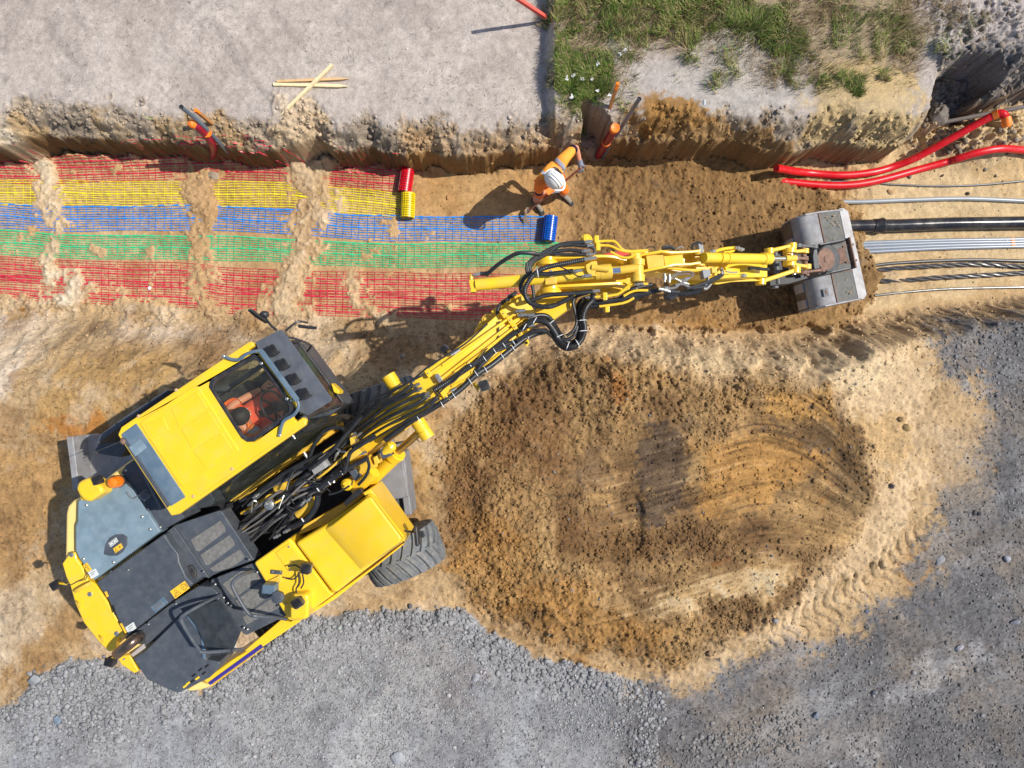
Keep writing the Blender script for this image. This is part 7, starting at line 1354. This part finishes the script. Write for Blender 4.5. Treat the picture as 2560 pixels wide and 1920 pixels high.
ringband('cuff', elE.lerp(shE, .24), elE-shE, .066, .022, NAVY, wk); ringband('cuff', elW.lerp(shW, .18), elW-shW, .068, .022, NAVY, wk); ringband('collar', nek+UP*.0+FD*.01, (nek-ches)+FD*.05, .082, .035, NAVY, wk, .075)
# trousers with bands
def trpaint(p): 
    return 1 if (-.70 < p.z < -.66 or -.60 < p.z < -.56) else 0
tn = [(pel+UP*.02, (.155, .125)), (hipE, .115), (hipE.lerp(knE, .55), .098), (knE, .088), (knE.lerp(anE, .5), .082), (knE.lerp(anE, .86), .070), (hipW, .115), (hipW.lerp(knW, .55), .098), (knW, .088), (knW.lerp(anW, .5), .082), (knW.lerp(anW, .86), .070)]
skinned('trousers', tn, [(0, 1), (1, 2), (2, 3), (3, 4), (4, 5), (0, 6), (6, 7), (7, 8), (8, 9), (9, 10)], [HV, REF], wk, 3, paintf=trpaint)
# boots
def boot(an, toe, nm='boot'):
    an = Vector(an); toe = Vector(toe); g = max(gz(toe.x, toe.y), gz(an.x, an.y)); d_ = (toe-an); d_.z = 0; L = d_.length; d_.normalize(); b = Vector((an.x, an.y, g))
    skinned(nm, [(b+UP*.20, .052), (b+UP*.09-d_*.01, .052), (b+UP*.048-d_*.035, .044), (b+UP*.048+d_*.06, .046), (b+UP*.040+d_*.15, .046), (b+UP*.036+d_*.20, .034)], [(0, 1), (1, 2), (1, 3), (3, 4), (4, 5)], BOOT, wk, 2)
    s_ = d_.cross(UP); mb = MB(); mb.prism(rounded([b-d_*.085+s_*.04, b+d_*.10+s_*.05, b+d_*.245+s_*.03, b+d_*.245-s_*.03, b+d_*.10-s_*.05, b-d_*.085-s_*.04], .03), g, zt=g+.022); mb.build('sole', BLK_, wk)
boot(anE, z7(1005, 1105, -.95)); boot(anW, z7(605, 1225, -.95))
# helmet with brim, ridges and a small knob band
hc = z7(822, 815, .57); hup = (UP*.93-FD*.05+FD*.0).normalized(); hup = (UP+FD*.28).normalized(); hf = (FD-hup*FD.dot(hup)).normalized()
mb = MB(); mb.ell(hc-hup*.05, (.148, .118, .135), d=hf, up=hup, nu=16, nv=36, zmin=-.05); hs = hf.cross(hup)
hm_ = mb.build('helmet', HELM, wk)
rim_ = [hc-hup*.052+(hf*math.cos(a)*(.158+.035*max(0, math.cos(a))**2)+hs*math.sin(a)*.128) for a in [6.2832*k/40 for k in range(40)]]
mb = MB(); mb.add([p+hup*.004 for p in rim_]+[p-hup*.006 for p in rim_]+[hc-hup*.045+(p-hc+hup*.05)*.86 for p in rim_], [(i, (i+1) % 40, 40+(i+1) % 40, 40+i) for i in range(40)]+[(80+i, 80+(i+1) % 40, (i+1) % 40, i) for i in range(40)]+[(40+i, 40+(i+1) % 40, 80+(i+1) % 40, 80+i) for i in range(40)]); mb.build('brim', HELM, hm_)
for o_ in (-.038, 0, .038):
    MB().tube([hc-hup*.05+hf*(.150*math.cos(a))+hs*o_+hup*(.139*math.sin(a))*math.sqrt(max(.1, 1-(o_/.118)**2)) for a in [R(38+k*9) for k in range(11)]], .006 if o_ else .009, 8, sm=2).build('ridge', HELM, hm_)
MB().lathe(hc-hup*.062, hup, [(0, .098), (.02, .108)], 30).build('headband', NAVY, hm_)
hr = MB(); hr.ell(hed+UP*.035-FD*.012, (.097, .092, .095), d=FD, nu=10, nv=16, zmin=-.2); hr.build('hair', HAIR, wk)
# gloved hands round the handle
HD = (HB0-HA0).normalized()
hand('glove', haE, (haE-elE).normalized()+HD*.2, -FD*.2-UP*.9+HD*.1, None, [GLV], wk, 1.22, 1, 1.25)
hand('glove', haW-(Vector((.9, .3, -.35)).normalized())*.045, Vector((.92, .25, -.30)), Vector((.15, .2, -.95)), None, [GLV], wk, 1.22, 1, 1.15)
ringband('glove_cuff', haE.lerp(elE, .07), haE-elE, .040, .075, GLV, wk, .043); ringband('glove_cuff', haW.lerp(elW, .10), haW-elW, .042, .085, GLV, wk, .044)
# mattock
mt = empty('mattock', HB0); tag(mt, 'wooden handled mattock with a curved rusty blade held by the trench worker', 'tool')
hw = MB(); hw.tube([HA0-HD*.02, HA0.lerp(HB0, .3), HA0.lerp(HB0, .7), HB0+HD*.01], lambda t: .017+.004*t, 12, sm=3); hw.build('handle', mat('old_handle', S(150, 96, 72), .6, var=.25, scale=12, dust=.3), mt)
bl = MB(); q = [z7(436, 1195, -.88), z7(425, 1240, -.87), z7(416, 1280, -.86), z7(405, 1330, -.90), z7(404, 1390, -.95), z7(420, 1435, -.985), z7(436, 1450, -1.0)]
q = smooth(q, 4); vs = []; wv_ = [.012+.028*min(1, max(0, (i/(len(q)-1)-.35)/.5)) for i in range(len(q))]; e = Vector((1, .1, .1)).normalized()
for p, w_ in zip(q, wv_): vs += [p-e*w_+UP*.004, p+e*w_+UP*.004, p+e*w_-UP*.006, p-e*w_-UP*.006]
bl.add(vs, [(i*4+k, i*4+(k+1) % 4, i*4+4+(k+1) % 4, i*4+4+k) for i in range(len(q)-1) for k in range(4)]+[(3, 2, 1, 0), tuple(len(vs)-4+k for k in range(4))]); bl.build('blade', mat('rusted_blade', (.34, .27, .22), .6, metal=.4, var=.3, scale=16), mt)
MB().lathe(HB0-HD*.05, HD, [(0, .022), (.0, .03), (.07, .034), (.07, .02)], 14).build('socket', RST, mt)

# ---- the operator in the cab
def w5(x, y, h): return zw(x, y, h)
op = empty('person', Vector((*z1(1400, 850, 2.2)[:2], 2.2))); tag(op, 'dark haired excavator driver in orange seen through the cab skylight', 'person')
oh = w5(385, 655, 2.70); onk = w5(375, 700, 2.56)-U*.02; och = Vector((onk.x, onk.y, 2.42))-U*.03+V*.0
osL = w5(255, 590, 2.50); osR = w5(440, 800, 2.50); oel = w5(365, 520, 2.42); ohl = w5(560, 410, 2.35)
opl = Vector((och.x, och.y, 2.28))+U*.02; kL = w5(640, 480, 2.32); kR = w5(640, 720, 2.32); aL = kL+U*.12-UP*.24; aR = kR+U*.12-UP*.24; oer = w5(560, 810, 2.36); ohr = w5(700, 700, 2.42)
nd = [(opl, (.13, .1)), (och, (.14, .1)), (onk, .055), (oh, .09), (oh+UP*.05, .09), (osL, .055), (oel, .044), (oel.lerp(ohl, .5), .042), (ohl, .028), (osR, .055), (oer, .044), (ohr, .028), (opl+V*.1, .08), (kL, .06), (aL, .045), (opl-V*.1, .08), (kR, .06), (aR, .045)]
ed = [(0, 1), (1, 2), (2, 3), (3, 4), (1, 5), (5, 6), (6, 7), (7, 8), (1, 9), (9, 10), (10, 11), (0, 12), (12, 13), (13, 14), (0, 15), (15, 16), (16, 17)]
skinned('body', nd, ed, SKIN, op, 2)
ofd = (U*.9-UP*.43).normalized(); ofu = (UP*.9+U*.43).normalized(); face(oh+UP*.02, ofd, ofu, ofd.cross(ofu), op)
def oppaint(p): q = (p-onk).dot(V); return 1 if abs(q+.16) < .022 and (p-onk).dot(U) > .02 else 0
skinned('jacket', [(opl, (.165, .13)), (och, (.18, .13)), (onk-UP*.04, .08), (osL, .088), (osL.lerp(oel, .9), .070), (osR, .098), (osR.lerp(oer, .9), .080)], [(0, 1), (1, 2), (1, 3), (3, 4), (1, 5), (5, 6)], [mat('hivis_glow', (1.0, .24, .03), .7, var=.06, bump=.3), REF], op, 2, paintf=oppaint)
skinned('trousers', [(opl-UP*.02, (.15, .12)), (opl+V*.11, .10), (kL, .088), (aL, .08), (opl-V*.11, .10), (kR, .088), (aR, .08)], [(0, 1), (1, 2), (2, 3), (0, 4), (4, 5), (5, 6)], mat('trouser_red', (.72, .10, .04), .8, bump=.3), op, 2)
mb = MB(); mb.ell(oh+UP*.02-U*.012, (.108, .10, .115), d=U, nu=12, nv=20, zmin=-.1); mb.build('hair', HAIR, op)
hand('hand', ohl, (U*.9+V*.1-UP*.4), -UP, None, [SKIN], op, 1.0, -1, 1.0); hand('hand', ohr, (U*.9+V*.2-UP*.3), -UP, None, [SKIN], op, 1.0, 1, 1.0)
